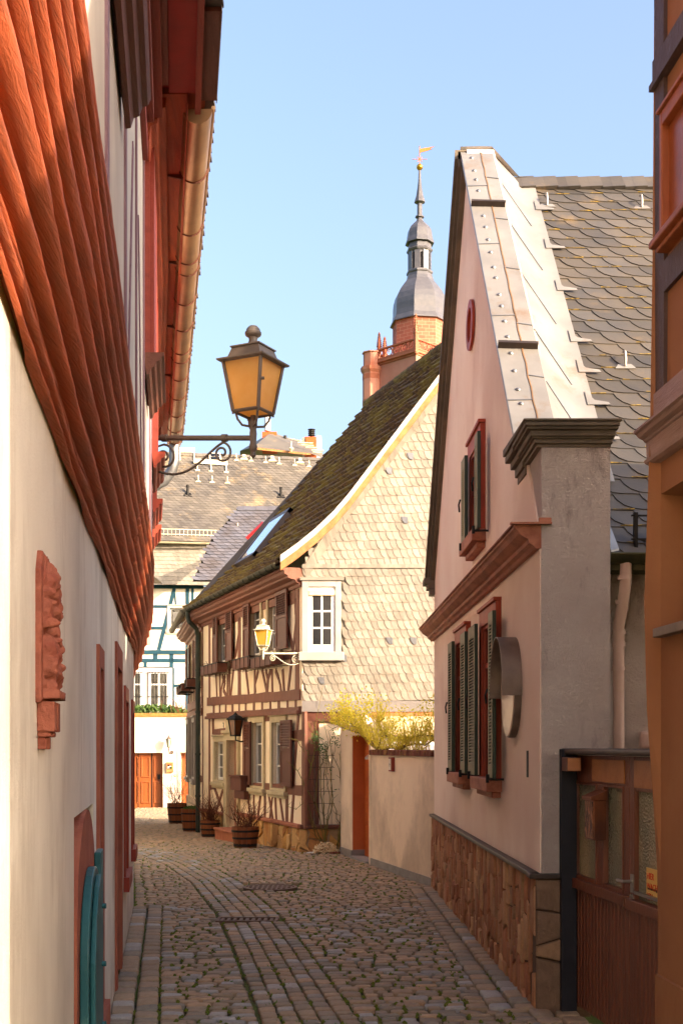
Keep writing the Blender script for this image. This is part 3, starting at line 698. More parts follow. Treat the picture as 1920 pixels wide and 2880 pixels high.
def garc(c, Y, r, bow=0): return [(c.x+r*math.cos(PI+PI*k/NG), Y+bow*math.sin(k/NG*PI), c.z+r*math.sin(PI+PI*k/NG)) for k in range(NG+1)]
P = [garc(gutter_path(lerp(9.57,GE,i/30)), lerp(9.57,GE,i/30), GR) for i in range(31)]
gm_.grid(P); gm_.grid([[(x, y, z+.005) for x, y, z in r] for r in P], flip=True)
for Y in (9.57, GE): gm_.add(garc(gutter_path(Y), Y, GR), [tuple(range(NG+1))])
gm_.tube([gutter_path(9.57)+Vector((GR+.006,0,.008)), gutter_path(GE)+Vector((GR+.006,0,.008))], .016, 8)
gt = gm_.build('gutter', m['zinc_gold'], LH, smooth=True, norm=False)
for Y in (10.55,11.65,12.35,12.65,13.5,14.35,15.2,15.55,16.3,17.2,18.1,19.0,19.7):
    b = MB(); b.tube(garc(gutter_path(Y), Y, GR+.004, .02), .007, 6); b.build('gutter_bracket', m['brown_mould'], gt, smooth=True)
dp = MB(); c = gutter_path(GE-.25); dp.tube([c, c+Vector((0,0,-.35)), c+Vector((-.04,.02,-.5)), c+Vector((-.16,.03,-.66)), c+Vector((-.45,.05,-.82)), c+Vector((-.75,.06,-.9))], .085, 16)
dp.build('downpipe', m['zinc'], LH, smooth=True)
# nearer part: boarded red soffit of a taller bay above the gutter's end
def nearbox(name, Ya, Yb, da, db, z0, z1, mat):
    q = MB(); q.hexa([(Xu(Ya)+da,Ya,z0),(Xu(Ya)+db,Ya,z0),(Xu(Yb)+db,Yb,z0),(Xu(Yb)+da,Yb,z0),(Xu(Ya)+da,Ya,z1),(Xu(Ya)+db,Ya,z1),(Xu(Yb)+db,Yb,z1),(Xu(Yb)+da,Yb,z1)]); return q.build(name, m[mat], LH)
nearbox('boarded_soffit', 4.0, 9.28, .20, .395, ZG-.03, 8.2, 'red_panel')
nearbox('bay_cheek', 4.0, 9.27, -.2, .205, ZG-.0, 8.2, 'red_panel')
nearbox('fascia', 4.0, 9.52, .395, .44, ZG-.07, 8.2, 'red_wood')
nearbox('flashing', 8.3, 9.45, .44, .555, ZG-.0, ZG+.30, 'brown_mould')
nearbox('flashing_edge', 8.28, 9.47, .555, .562, ZG-.01, ZG+.31, 'zinc')
dk = MB()
for k in range(28):
    y = 4.2+k*.147; x = Xu(y)+.54; dk.box(x-.14, x+random.uniform(-.012,.016), y, y+.143, ZG+.03, ZG+.06+random.uniform(0,.02))
dk.hexa([(Xu(4)+.5,4,ZG+.06),(Xu(9.4)+.5,9.4,ZG+.31),(-6,9.4,11.8),(-6,4,11.8),(Xu(4)+.5,4,ZG+.1),(Xu(9.4)+.5,9.4,ZG+.35),(-6,9.4,11.9),(-6,4,11.9)])
dk.build('roof_edge', m['slate_dark'], LH)
for k, (da, z0, z1) in enumerate(((.04,ZG-.5,ZG-.3),(.09,ZG-.34,ZG-.16),(.15,ZG-.18,ZG-.03),(.195,ZG-.07,ZG+.02))): nearbox('eave_moulding', 4.0, 9.35-.25*(k%2), 0, da, z0, z1, 'faded_red' if k%2 else 'red_wood')
# ground floor openings
def gwin(Y0, Y1, z0, z1, name, sw=.11, deep=.16, door=False):
    s_ = MB(); e = .018
    fw(s_, Y0-.0, Y0+sw, z0, z1, -.2, e); fw(s_, Y1-sw, Y1, z0, z1, -.2, e); fw(s_, Y0+sw, Y1-sw, z1-sw, z1, -.2, e)
    if not door: fw(s_, Y0-.04, Y1+.04, z0-.12, z0, -.2, e+.03)
    f = s_.build(name, m['window_red' if Y0 > 9.8 else 'sandstone'], LH)
    g_ = MB(); fw(g_, Y0+sw, Y1-sw, z0, z1-sw, -.17, -.13); g_.build('pane' if not door else 'leaf', m['dark_glass' if not door else 'gate_wood'], f)
    if not door:
        b = MB(); ym = (Y0+Y1)/2; fw(b, ym-.02, ym+.02, z0, z1-sw, -.13, -.1)
        fw(b, Y0+sw, Y1-sw, (z0+z1)/2, (z0+z1)/2+.035, -.13, -.1); b.build('glazing_bar', m['window_red'], f)
gwin(6.35, 6.85, .3, 2.22, 'window'); gwin(8.55, 9.6, 0, 2.42, 'door', sw=.16, door=True); gwin(10.25, 11.1, .62, 2.20, 'window', sw=.12); gwin(12.3, 13.0, .68, 2.16, 'window', sw=.12)
# arched cellar opening with teal shutters
def arch(Yc, hw, zs, zt, n=18):
    return [(Yc-hw, 0)]+[(Yc-hw*math.cos(PI*k/n), zs+(zt-zs)*math.sin(PI*k/n)) for k in range(n+1)]+[(Yc+hw, 0)]
def wpoly(mb, pts, d0, d1):
    n = len(pts); vs = [(Xw(y)+d0, y, z) for y, z in pts]+[(Xw(y)+d1, y, z) for y, z in pts]
    mb.add(vs, [tuple(range(n)), tuple(range(n,2*n))]+[(i,(i+1)%n,n+(i+1)%n,n+i) for i in range(n)])
ar = MB(); wpoly(ar, arch(5.47, .62, .95, 1.42), -.25, .012); na = ar.build('arched_niche', m['sandstone'], LH)
te = MB(); wpoly(te, arch(5.45, .48, .80, 1.17), .014, .05); te.build('arched_shutter', m['teal'], na, bevel=.006)
te = MB(); wpoly(te, [(5.03,0),(5.03,.82),(5.15,1.0),(5.3,1.1),(5.45,1.14),(5.45,0)], .052, .075); te.build('arched_shutter', m['teal'], na, bevel=.006)
te = MB(); wpoly(te, [(5.96,0),(5.96,1.19),(6.2,1.19),(6.2,0)], .013, .045); te.build('open_shutter', m['teal'], na, bevel=.006)
hg = MB()
for z in (.25,.45,.72,.98): hg.tube([(Xw(5.6)+.07,5.6,z),(Xw(5.6)+.088,5.6,z)], .012, 8)
hg.box(Xw(5.2)+.07, Xw(5.2)+.11, 5.12, 5.28, .38, .43); hg.build('hinge', m['teal'], na)
# carved relief with two corbels
rl = MB(); P = []; random.seed(5)
ny, nz = 70, 110
blobs = [(random.uniform(.1,.9), random.uniform(.06,.88), random.uniform(.07,.15), random.uniform(.03,.06)) for _ in range(30)]+[(random.uniform(.05,.95), random.uniform(.05,.93), random.uniform(.025,.06), random.uniform(.03,.07)) for _ in range(70)]
for i in range(ny+1):
    row = []; a = i/ny
    for j in range(nz+1):
        b = j/nz; edge = min(a, 1-a, b, 1-b); wdt = 1-.28*max(0, b-.75)/.25*abs(a-.5)*2
        h = .022
        for bx, bz, br, bh in blobs:
            q = 1-((a-bx)**2*.6+(b-bz)**2)/br**2
            if q > 0: h = max(h, .022+bh*.62*math.sqrt(q))
        if b < .07: h = .062
        if edge < .001: h = -.02
        Yp = 3.47+(.24)*(a if b < .75 else .5+(a-.5)*wdt); h += .008*mnoise.noise(Vector((a*9,b*14,0)))
        row.append((Xw(Yp)+h, Yp, 1.83+.41*b))
    P.append(row)
rl.grid(P); R = rl.build('carved_relief', m['relief'], LH, smooth='all')
rb_ = MB(); wpoly(rb_, [(3.44,1.82),(3.44,2.19),(3.49,2.25),(3.64,2.25),(3.74,2.12),(3.74,1.82)], -.01, .018); rb_.build('back_slab', m['relief'], R, bevel=.008)
for yk in (3.51, 3.63):
    cb = MB()
    for z0, z1, dd, h_ in ((1.74,1.825,.05,.032),(1.725,1.74,.038,.024),(1.69,1.725,.024,.015)):
        fw(cb, yk-h_, yk+h_, z0, z1, 0, dd)
    cb.build('corbel', m['relief'], R, bevel=.004)

# unseen neighbour added round the bend to light the lane by reflection
NH = thing('bounce_house', 'unseen cream house added round the bend to bounce light into the lane', 'house', (-9,27,gz(27)))
q = MB(); q.prism([(-13,20.5,-1.2),(-4.7,20.5,-1.2),(-6.7,36,-1.2),(-13,36,-1.2)], (0,0,7.6)); q.build('wall', m['white_house'], NH)
q = MB(); q.prism([(-13.3,20.2,6.42),(-5.2,20.2,6.42),(-9,20.2,9.6)], (0,16,0)); q.build('roof', m['slate_dark'], NH)
# ================================================================ half-timbered house
random.seed(11)
C0 = (-.63, 20.0)
FT = Frame(C0, (-.346, 1)); 
if FT.n.x > 0: FT.n = -FT.n
FG = Frame(C0, (1, -.006)); 
if FG.n.y > 0: FG.n = -FG.n
F2 = Frame((-2.97, 26.77), (-.185, 1))
if F2.n.x > 0: F2.n = -F2.n
TH = thing('timbered_house', 'brown and cream half-timbered house with mossy roof and pale slate gable', 'house', (1.5,23,0))
c5 = crop(500, 1600, .3401)
def t5(a, b, d=0): return FT.uz(*c5(a, b), d)
LT = 7.16
def beam(name, F, a, b, w, d=.014, mat='timber', wob=.10):
    q = MB(); q.fbar(F, a, b, w, -.03, d, wob); return q.build(name, m[mat], TH)
def b5(name, x0, y0, x1, y1, w, d=.014): return beam(name, FT, t5(x0,y0), t5(x1,y1), w, d)
# storey beams
b5('timber_beam', 1018, 1040, 252, 1100, .17, .03)
b5('timber_beam', 1020, 1168, 255, 1216, .11, .045)
q = MB(); a = t5(1022,1185); b = t5(255,1232); q.fbar(FT, a, b, .06, 0, .085); q.build('beam_moulding', m['timber'], TH, bevel=.01)
for i, x in enumerate((300,350,400,455,510,565,632,700,768,838,910,978)):
    b5('timber_stud', x, 1100-(x-250)*.08+8, x, 1205-(x-250)*.055, .085+.03*(i%3==0))
# upper storey
b5('timber_beam', 1003, 205, 262, 470, .12, .018)
for x, y0, y1, w in ((512,240,1060,.20),(265,430,1080,.14),(990,170,1035,.20),(430,300,1055,.11)): b5('timber_post', x, y0, x, y1, w)
b5('timber_rail', 520, 395, 430, 430, .14); b5('timber_rail', 990, 240, 895, 275, .15); b5('timber_rail', 1000, 700, 560, 778, .13); b5('timber_rail', 535, 765, 430, 800, .13)
for x0, y0, x1, y1, w in ((893,400,955,660,.09),(985,420,915,1010,.09),(448,560,478,710,.10),(505,560,480,720,.10),(478,700,440,1060,.09)): b5('timber_brace', x0, y0, x1, y1, w)
for x0, x1, y1, w in ((565,590,1040,.09),(640,640,1035,.09),(700,742,1030,.08),(780,785,1025,.09),(870,882,1020,.1),(318,328,1075,.07),(352,352,1070,.07),(415,412,1065,.08)): b5('timber_stud', x0, 830 if x0 > 500 else 870, x1, y1, w)
# curved ornamental braces
for xs in ((668,655,640,645),(730,745,742,735),(770,752,748,742),(812,835,850,858),(372,395,380,410),(395,375,362,360)):
    q = MB(); ys = (840,900,960,1025) if xs[0] > 500 else (885,940,1000,1060)
    for i in range(3): q.fbar(FT, t5(xs[i],ys[i]), t5(xs[i+1],ys[i+1]), .085-.02*(i%2), -.02, .0135)
    q.build('curved_brace', m['timber'], TH)
# knee brackets
for x, y, s_ in ((512,250,1),(975,150,1),(512,250,-1)):
    u, z = t5(x, y); q = MB(); pts = [(u,z),(u+.30*s_,z)]+[(u+.30*s_*(1-math.sin(k/8*PI/2)), z-.45*(1-math.cos(k/8*PI/2))) for k in range(1,9)]+[(u,z-.45)]
    q.fpoly(FT, pts, -.02, .02); q.build('knee_bracket', m['timber'], TH)
# ground storey
for x, y0, y1, w in ((265,1230,2005,.12),(290,1240,1370,.05),(548,1230,1800,.13),(1043,1180,2145,.17),(300,1240,1370,.03)): b5('timber_post', x, y0, x, y1, w)
b5('timber_rail', 412, 1338, 300, 1352, .13); b5('timber_rail', 1045, 1375, 935, 1385, .17); b5('timber_rail', 1045, 1832, 560, 1800, .17); b5('timber_rail', 300, 1792, 262, 1800, .13); b5('timber_rail', 775, 1228, 725, 1232, .13)
b5('timber_brace', 1000, 1205, 955, 1820, .10)
for x0, x1, y1, w in ((580,600,2062,.07),(630,635,2068,.07),(692,662,2072,.09),(724,722,2080,.10),(748,792,2092,.07),(790,762,2088,.07),(806,818,2095,.08),(838,878,2103,.08),(905,905,2110,.12),(962,942,2120,.10)): b5('timber_stud', x0, 1830, x1, y1, w)
b5('timber_brace', 302, 1800, 378, 2005, .09); b5('timber_brace', 385, 1800, 322, 2000, .09)
# stone base, cap, step
u0, zc = t5(1050, 2150); u1, _ = t5(525, 2060); ua, z2 = t5(395, 2015); ub, _ = t5(240, 2005)
zc1 = CAMZ-(2098*0+0) ; 
zcap = t5(857+0, 2105)[1]
zr = FT.uz(857, 2331)[1]; zl = FT.uz(600, 2286)[1]
q = MB(); q.fb(FT, -.02, u1, -.6, zr, -.1, .035); q.build('stone_base', m['mortar_pale'], TH); q = MB(); rubble(q, FT, -.02, u1, -.35, zr, .26, .24, dep=.055, gap=.022, slant=.5); q.build('stone_cladding', m['rub_ochre'], TH, norm=False, smooth=True)
q = MB(); q.fb(FT, ua, LT, -.6, zl, -.1, .035); q.build('stone_base', m['mortar_pale'], TH); q = MB(); rubble(q, FT, ua, LT, -.5, zl, .26, .24, dep=.055, gap=.022, slant=.5); q.build('stone_cladding', m['rub_ochre'], TH, norm=False, smooth=True)
q = MB(); q.fb(FT, -.03, u1, zr, zr+.06, -.08, .09); q.build('base_ledge', m['step'], TH, bevel=.01)
q = MB(); q.fb(FT, ua, LT, zl, zl+.05, -.08, .09); q.build('base_ledge', m['step'], TH, bevel=.01)
u_a, _ = t5(455, 2200, .4); u_b, _ = t5(290, 2200, .4)
q = MB(); q.fb(FT, u_a+.15, u_b+.0, -.4, .08, .05, .36); q.fb(FT, u_a+.15, u_b+.0, .08, .12, .05, .39); q.build('door_step', m['step'], TH, bevel=.01)
# door
def rect5(x0, y0, x1, y1, d=0):
    ua_, za = t5(x1, y1, d); ub_, zb = t5(x0, y0, d)   # right-bottom, left-top
    zt = FT.uz((c5(x0,y0)[0]+c5(x1,y1)[0])/2, c5(0,y0)[1], d)[1]; zb2 = FT.uz((c5(x0,y0)[0]+c5(x1,y1)[0])/2, c5(0,y1)[1], d)[1]
    return ua_, ub_, zb2, zt
u0, u1, z0, z1 = rect5(400, 1358, 520, 2145); u0d, u1d, z1d = u0, u1, z1
q = MB(); q.fb(FT, u0, u0+.12, -.1, z1, -.15, .06); q.fb(FT, u1-.22, u1, -.1, z1, -.15, .06); q.fb(FT, u0+.12, u1-.22, z1-.14, z1, -.15, .06); q.fb(FT, u0-.04, u1+.04, z1, z1+.06, 0, .1)
uu0, uu1, zz0, zz1 = rect5(415, 1228, 510, 1345); q.fb(FT, uu0, uu1, z1+.06, zz1, 0, .05); D = q.build('door', m['stone_trim'], TH, bevel=.008)
q = MB(); q.fb(FT, u0+.12, u1-.22, .1, z1-.14, -.15, -.12); lf = q.build('leaf', m['door_wood'], D)
q = MB()
for k in range(2): q.fb(FT, u0+.2, u1-.3, .35+k*.85, .95+k*.75, -.12, -.10)
q.build('door_panel', m['door_wood'], D, bevel=.008)
q = MB(); q.tube([FT.p(u1-.27,1.0,-.11), FT.p(u1-.27,1.0,-.04), FT.p(u1-.37,1.0,-.04)], .012, 8); q.build('handle', m['steel'], D)
# windows
def window(parent, F, u0, u1, z0, z1, trim=.11, sill=True, rows=3, cols=2, glass='curtain_glass', tm='stone_trim', fm='white_paint', rec=.07, tproj=.04, extra=None):
    s_ = MB(); s_.fb(F, u0, u0+trim, z0, z1, -.12, tproj); s_.fb(F, u1-trim, u1, z0, z1, -.12, tproj); s_.fb(F, u0+trim, u1-trim, z1-trim, z1, -.12, tproj); s_.fb(F, u0+trim, u1-trim, z0, z0+trim*.4, -.12, tproj)
    s_.fb(F, u0-.02, u1+.02, z1, z1+.03, -.02, tproj+.03)
    w = s_.build('window', m[tm], parent, bevel=.006)
    a, b, c, d = u0+trim, u1-trim, z0+trim*.4, z1-trim
    WALLH.setdefault('FT' if F is FT else ('F2' if F is F2 else 'FB'), []).append((a,b,c,d))
    f = MB(); e = .045
    f.fb(F, a, a+e, c, d, -rec-.03, -rec+.02); f.fb(F, b-e, b, c, d, -rec-.03, -rec+.02); f.fb(F, a+e, b-e, c, c+e*1.3, -rec-.03, -rec+.02); f.fb(F, a+e, b-e, d-e, d, -rec-.03, -rec+.02)
    f.build('frame', m[fm], w, bevel=.004)
    g_ = MB(); g_.fb(F, a+e, b-e, c+e, d-e, -rec-.025, -rec-.015); g_.build('pane', m[glass], w)
    gb = MB()
    for k in range(1, cols): x = lerp(a, b, k/cols); gb.fb(F, x-.014*(1+(cols==2)*.4), x+.014*(1+(cols==2)*.4), c+e, d-e, -rec-.015, -rec+.012)
    for k in range(1, rows): z = lerp(c, d, k/rows); gb.fb(F, a+e, b-e, z-.012, z+.012, -rec-.015, -rec+.008)
    gb.build('glazing_bar', m[fm], w)
    if sill: q = MB(); q.fb(F, u0-.05, u1+.05, z0-.07, z0, -.02, tproj+.05); q.fb(F, u0-.02, u1+.02, z0-.12, z0-.07, -.02, tproj+.02); q.build('sill', m[tm], w, bevel=.008)
    return w
def shutter(parent, F, u0, u1, z0, z1, mat='shutter', lm='shutter', off=.05, louv=(.0,.42), n=9, th=.035, name='shutter'):
    e = .05*min(1, (u1-u0)/.3)+.01; s_ = MB()
    s_.fb(F, u0, u0+e, z0, z1, off, off+th); s_.fb(F, u1-e, u1, z0, z1, off, off+th)
    s_.fb(F, u0+e, u1-e, z0, z0+e, off, off+th); s_.fb(F, u0+e, u1-e, z1-e, z1, off, off+th)
    zl0, zl1 = lerp(z1, z0, louv[1]), lerp(z1, z0, louv[0]) 
    if louv[1] < .95:
        s_.fb(F, u0+e, u1-e, zl0-e*.8, zl0, off, off+th); s_.fb(F, u0+e, u1-e, z0+e, zl0-e*.8, off+.006, off+th-.012)
    o = s_.build(name, m[mat], parent, bevel=.004)
    l = MB(); a, b = zl0+.005, zl1-e
    for k in range(n):
        zc = lerp(a, b, (k+.5)/n); hh = (b-a)/n*.5
        l.hexa([F.p(u0+e,zc-hh,off+th-.002),F.p(u1-e,zc-hh,off+th-.002),F.p(u1-e,zc-hh+.008,off+th+.002),F.p(u0+e,zc-hh+.008,off+th+.002),F.p(u0+e,zc+hh-.008,off+.004),F.p(u1-e,zc+hh-.008,off+.004),F.p(u1-e,zc+hh,off+.008),F.p(u0+e,zc+hh,off+.008)])
    l.build('louvers', m[lm], o)
    bk = MB(); bk.fb(F, u0+e, u1-e, a, b, off, off+.003); bk.build('backing', m['black_print'], o)
    return o
def w5(x0, y0, x1, y1, **k): 
    a = rect5(x0, y0, x1, y1); return window(TH, FT, *a, **k)
def s5(x0, y0, x1, y1, **k):
    a = rect5(x0, y0, x1, y1, .07); return shutter(TH, FT, *a, **k)
w5(330, 292, 432, 790); w5(597, 212, 706, 738); w5(746, 165, 868, 695)
w5(305, 1385, 402, 1765); w5(612, 1222, 726, 1815); w5(776, 1216, 908, 1835)
s5(290, 372, 326, 790); s5(396, 325, 448, 760); s5(540, 288, 590, 742); s5(812, 180, 902, 665); s5(550, 1265, 600, 1785); s5(850, 1250, 936, 1800)
# number, mailbox
u, z = t5(380, 1305)
def text(s_, size, F, u, z, d, mat, parent, name='lettering', rot=0, ext=.002, align='CENTER', fx=1.0):
    cu = bpy.data.curves.new(name, 'FONT'); cu.body = s_; cu.size = size; cu.extrude = ext; cu.align_x = align; cu.align_y = 'CENTER'
    tmp = bpy.data.objects.new(name, cu); me = bpy.data.meshes.new_from_object(tmp); bpy.data.objects.remove(tmp); bpy.data.curves.remove(cu); me.name = name
    o = bpy.data.objects.new(name, me); COL.objects.link(o); me.materials.clear(); me.materials.append(m[mat])
    p = F.p(u, z, d); n = F.n; x = Vector((0,0,1)).cross(n).normalized()
    R_ = Matrix((x*fx, Vector((0,0,1)), n)).transposed().to_4x4()
    off = Vector((0,0,0)); q = parent
    while q is not None: off += q.location; q = q.parent
    o.matrix_local = Matrix.Translation(p-off) @ R_; o.parent = parent
    return o
text('3', .22, FT, u, z, .006, 'black_print', TH, 'house_number')
u0, u1, z0, z1 = rect5(468, 1720, 555, 1830, .12)
MX = thing('mailbox', 'dark brown mailbox beside the door of the half-timbered house', 'mailbox', FT.p((u0+u1)/2, z0, .1))
q = MB(); q.fb(FT, u0, u1, z0, z1, .03, .2); q.build('body', m['shutter'], MX, bevel=.008)
q = MB(); q.fb(FT, u0-.02, u1+.02, z1, z1+.03, .02, .23); q.build('lid', m['shutter'], MX, bevel=.006)
q = MB(); q.fb(FT, u0+.03, u1-.03, z0-.16, z0-.005, .03, .13); q.build('newspaper_tray', m['shutter'], MX, bevel=.006)
# flower boxes with trailing dry stems
def flowerbox(F, u0, u1, z0, z1, d0, d1, lab):
    T_ = thing('flower_box', lab, 'flower box', F.p((u0+u1)/2, z0, (d0+d1)/2), 'window flower boxes on the half-timbered house')
    q = MB(); e = .015; q.fpoly(F, [(u0,z1),(u0+.03,z0),(u1-.03,z0),(u1,z1)], d0, d1); q.build('box', m['shutter'], T_, bevel=.004)
    q = MB(); q.fb(F, u0-.01, u1+.01, z1, z1+.02, d0-.01, d1+.01)
    for k in range(5): uu = lerp(u0+.05, u1-.05, k/4); q.tube([F.p(uu,z1,d1+.012), F.p(uu,z0-.01,d1+.012), F.p(uu,z0-.02,0)], .006, 5)
    q.build('holder', m['iron'], T_)
    q = MB()
    for k in range(16):
        uu = random.uniform(u0,u1); p = F.p(uu, z1+.01, lerp(d0,d1,.5)); pa = [p]
        for s_ in range(4): p = p+Vector((random.gauss(0,.04),random.gauss(0,.03),random.uniform(-.09,.05))); pa.append(p)
        q.tube(pa, .004, 4)
    q.build('dry_stems', m['stem_brown'], T_)
for (x0,y0,x1,y1), lab in (((258,808,402,868),'left flower box under the shuttered upper window nearest the downpipe'),((528,748,672,822),'flower box under the middle upper window of the half-timbered house'),((680,740,862,808),'rightmost flower box, under the upper window behind the pale street lamp')):
    a = rect5(x0,y0,x1,y1,.12); flowerbox(FT, a[0], a[1], a[2], a[2]+.17, .10, .30, lab)
# second section beyond the downpipe
def t2(a, b, d=0): return F2.uz(*c5(a, b), d)
for y, w, d in ((1100,.2,.03),(1185,.16,.05)):
    a = t2(212, y-8); b = t2(112, y+5); beam('timber_beam', F2, (0, a[1]), (5.2, a[1]), w, d)
for k in range(12): beam('timber_stud', F2, (.25+k*.42, CAMZ+.75), (.25+k*.42, CAMZ+.98), .09)
for k in range(9): beam('timber_stud', F2, (.35+k*.55, CAMZ+1.05), (.3+k*.56, CAMZ+1.75), .09)
for u_ in (.06, 2.2, 5.1): beam('timber_post', F2, (u_, -.3), (u_, 4.2), .14)
beam('timber_rail', F2, (0, .98), (5.1, .98), .14); beam('timber_rail', F2, (0, CAMZ+1.62), (5.1, CAMZ+1.62), .12)
for k, u_ in enumerate((.45, 2.6, 3.9)):
    window(TH, F2, u_, u_+.85, 3.25-.0, 4.15, trim=.09)
    shutter(TH, F2, u_-.42, u_-.03, 3.22, 4.15); shutter(TH, F2, u_+.88, u_+1.27, 3.22, 4.15)
    flowerbox(F2, u_, u_+.85, 3.0, 3.16, .10, .32, ('flower box nearest the downpipe on the receding wing','middle flower box on the receding wing past the downpipe','farthest flower box on the receding wing past the downpipe')[k])
for k, u_ in enumerate((.9, 3.1)): window(TH, F2, u_, u_+.9, .95, 2.35, trim=.12, tm='grey_band', tproj=.14)
q = MB(); q.fb(F2, 0, 5.2, -.7, .45, -.1, .05); q.build('stone_base', m['white_wall'], TH)
WALLH['FT'].append((u0d+.12, u1d-.22, .1, z1d-.14))
holed_wall(FT, 'FT', 0, LT, -.5, 4.56, -.16, 0, m['cream'], TH); holed_wall(F2, 'F2', 0, 5.0, -.6, 4.4, -.16, 0, m['cream'], TH)
wm = MB(); wm.fb(F2, 5.0, 5.3, -.6, 4.4, -3, 0); wm.build('wall', m['cream'], TH)
# ------------------------------------------------ gable wall in slate
q = MB(); FGp = FG
apexX = 2.29; 
gp = [(0,2.35),(0,4.6),(.57,5.46),(2.92,8.5),(2.98,8.56),(3.1,8.5),(6.5,4.6),(6.5,2.35)]
q.fpoly(FG, gp, -.2, -.01); q.build('gable_wall', m['slate_pale'], TH)
q = MB(); q.fb(FG, 0, 6.5, -.3, 2.35, -.3, -.04); q.build('wall', m['cream'], TH)
Wn = (FG.uz(847+.0, 1610)[0], 0)
c4 = crop(560, 1120, .4464)
def g4(a, b, d=0): return FG.uz(*c4(a, b), d)
wu0, _ = g4(648, 1600); wu1, wz0 = g4(893, 1600); _, wz1 = g4(770, 1150)
sl = MB(); pg = pin([(0.03,2.42),(.0,4.56),(.55,5.40),(2.93,8.42),(6.5,4.6),(6.5,2.42)])
zb = FG.uz(1000, 1975)[1]
def ins(u, v):
    z = zb+v
    if u > 2.6: return False
    if wu0-.02 < u < wu1+.02 and wz0-.02 < z < wz1+.02: return False
    return pg(u, z) and u > -.02
slates(sl, FG.p(0, zb, -.004), FG.u, Vector((0,0,1)), FG.n, .105, .143, ins, 2.7, 6.2, tb=.016, tl=.012, th=.006, skew=.02, jit=.016)
# row of slates along the verge
sl.cv = .5
for (ua_, za_), (ub_, zb_) in (((.02,4.58),(.57,5.42)),((.57,5.42),(2.9,8.44))):
    L = math.hypot(ub_-ua_, zb_-za_); n = int(L/.075)
    for k in range(n):
        t_ = k/n; u_ = lerp(ua_,ub_,t_); z_ = lerp(za_,zb_,t_); sl.cv = random.random()*.8
        du, dz = (ub_-ua_)/L, (zb_-za_)/L; ln = .17+random.uniform(-.01,.02)
        p0 = (u_, z_); pts = [p0, (u_+du*.085, z_+dz*.085), (u_+du*.085+.07, z_+dz*.085-ln), (u_-.0+.06, z_-ln-.02)]
        sl.fpoly(FG, pts, .010+.004*(k%2), .022+.006*random.random())
sl.build('slate_cladding', m['slate_pale'], TH, norm=False)
random.seed(21)
for a_, b_ in ((1325,368),(1190,460),(1290,770),(1195,1530),(1345,1530),(905,1640),(765,1780)):
    u, z = g4(a_, b_); pt = MB(); pt.fpoly(FG, [(u-.045,z+.06),(u-.03,z+.0),(u,z-.045),(u+.055,z-.055),(u+.06,z+.05)], .024, .03); pt.build('patch_slate', m['zinc'], TH)
bl = MB(); z = FG.uz(1000,1592)[1]; n = 40
for k in range(n): bl.cv = random.random(); bl.fb(FG, k*.066, k*.066+.07, z-.035, z+.025, .012, .03+.006*random.random())
bl.build('slate_band', m['slate_pale'], TH)
# gable window
w = MB(); w.fb(FG, wu0, wu0+.10, wz0, wz1, -.1, .045); w.fb(FG, wu1-.09, wu1, wz0, wz1, -.1, .045); w.fb(FG, wu0+.10, wu1-.09, wz1-.10, wz1, -.1, .045)
GW = w.build('window', m['surround'], TH, bevel=.006); GW['label'] = 'white six-pane window in grey sheet-metal surround in the slate gable'
a, b, c, d = wu0+.10, wu1-.09, wz0+.0, wz1-.10
f = MB(); e = .07; f.fb(FG, a, a+e, c, d, -.06, .015); f.fb(FG, b-e, b, c, d, -.06, .015); f.fb(FG, a+e, b-e, c, c+.12, -.06, .015); f.fb(FG, a+e, b-e, d-.12, d, -.06, .015); f.build('frame', m['white_paint'], GW, bevel=.005)
g_ = MB(); g_.fb(FG, a+e, b-e, c+.12, d-.12, -.05, .002); g_.build('pane', m['dark_glass'], GW)
gb = MB(); mid = (a+b)/2; gb.fb(FG, mid-.016, mid+.016, c+.12, d-.12, -.04, .012)
for k in (1,2): zz = lerp(c+.12, d-.12, k/3); gb.fb(FG, a+e, b-e, zz-.014, zz+.014, -.04, .010)
gb.build('glazing_bar', m['white_paint'], GW)
q = MB(); q.fb(FG, a+.01, b-.01, d-.14, d-.06, .015, .05); q.build('roller_blind_box', m['pale_wood'], GW, bevel=.004)
q = MB(); q.fb(FG, wu0-.05, wu1+.05, wz0-.14, wz0, -.02, .10); q.build('sill', m['surround'], GW, bevel=.01)
q = MB(); q.fb(FG, wu0-.03, wu1+.05, wz1, wz1+.05, .0, .07); q.build('drip_strip', m['slate_pale'], GW)
# strip, brown beam, panel under the gable
zz0 = FG.uz(1000, 2002)[1]; q = MB(); q.fb(FG, 0, 2.7, zz0, zb+.02, -.02, .05)
q.build('sheet_strip', m['grey_band'], TH)
q = MB(); q.fb(FG, 0, .68, zz0-.15, zz0, -.03, .02); q.build('timber_beam', m['shutter'], TH)
q = MB(); q.fb(FG, .0, .19, .25, zz0-.15, -.03, .02); q.build('timber_post', m['timber'], TH)
q = MB(); q.fb(FG, .2, .27, .25, zz0-.15, -.03, .012); q.build('timber_post', m['shutter'], TH)
q = MB(); q.fb(FG, -.02, .62, -.3, zr, -.1, .045); q.build('stone_base', m['mortar_pale'], TH); q = MB(); rubble(q, FG, -.05, .62, -.2, zr, .24, .24, dep=.062, gap=.022, slant=.5); q.build('stone_cladding', m['rub_ochre'], TH, norm=False, smooth=True)
q = MB(); q.fb(FG, -.03, .64, zr, zr+.06, -.1, .10); q.build('base_ledge', m['shutter'], TH, bevel=.01)
q = MB(); q.fb(FG, .78, 2.9, zz0-.10, zz0, -.03, .03); q.build('timber_beam', m['verge_wood'], TH)
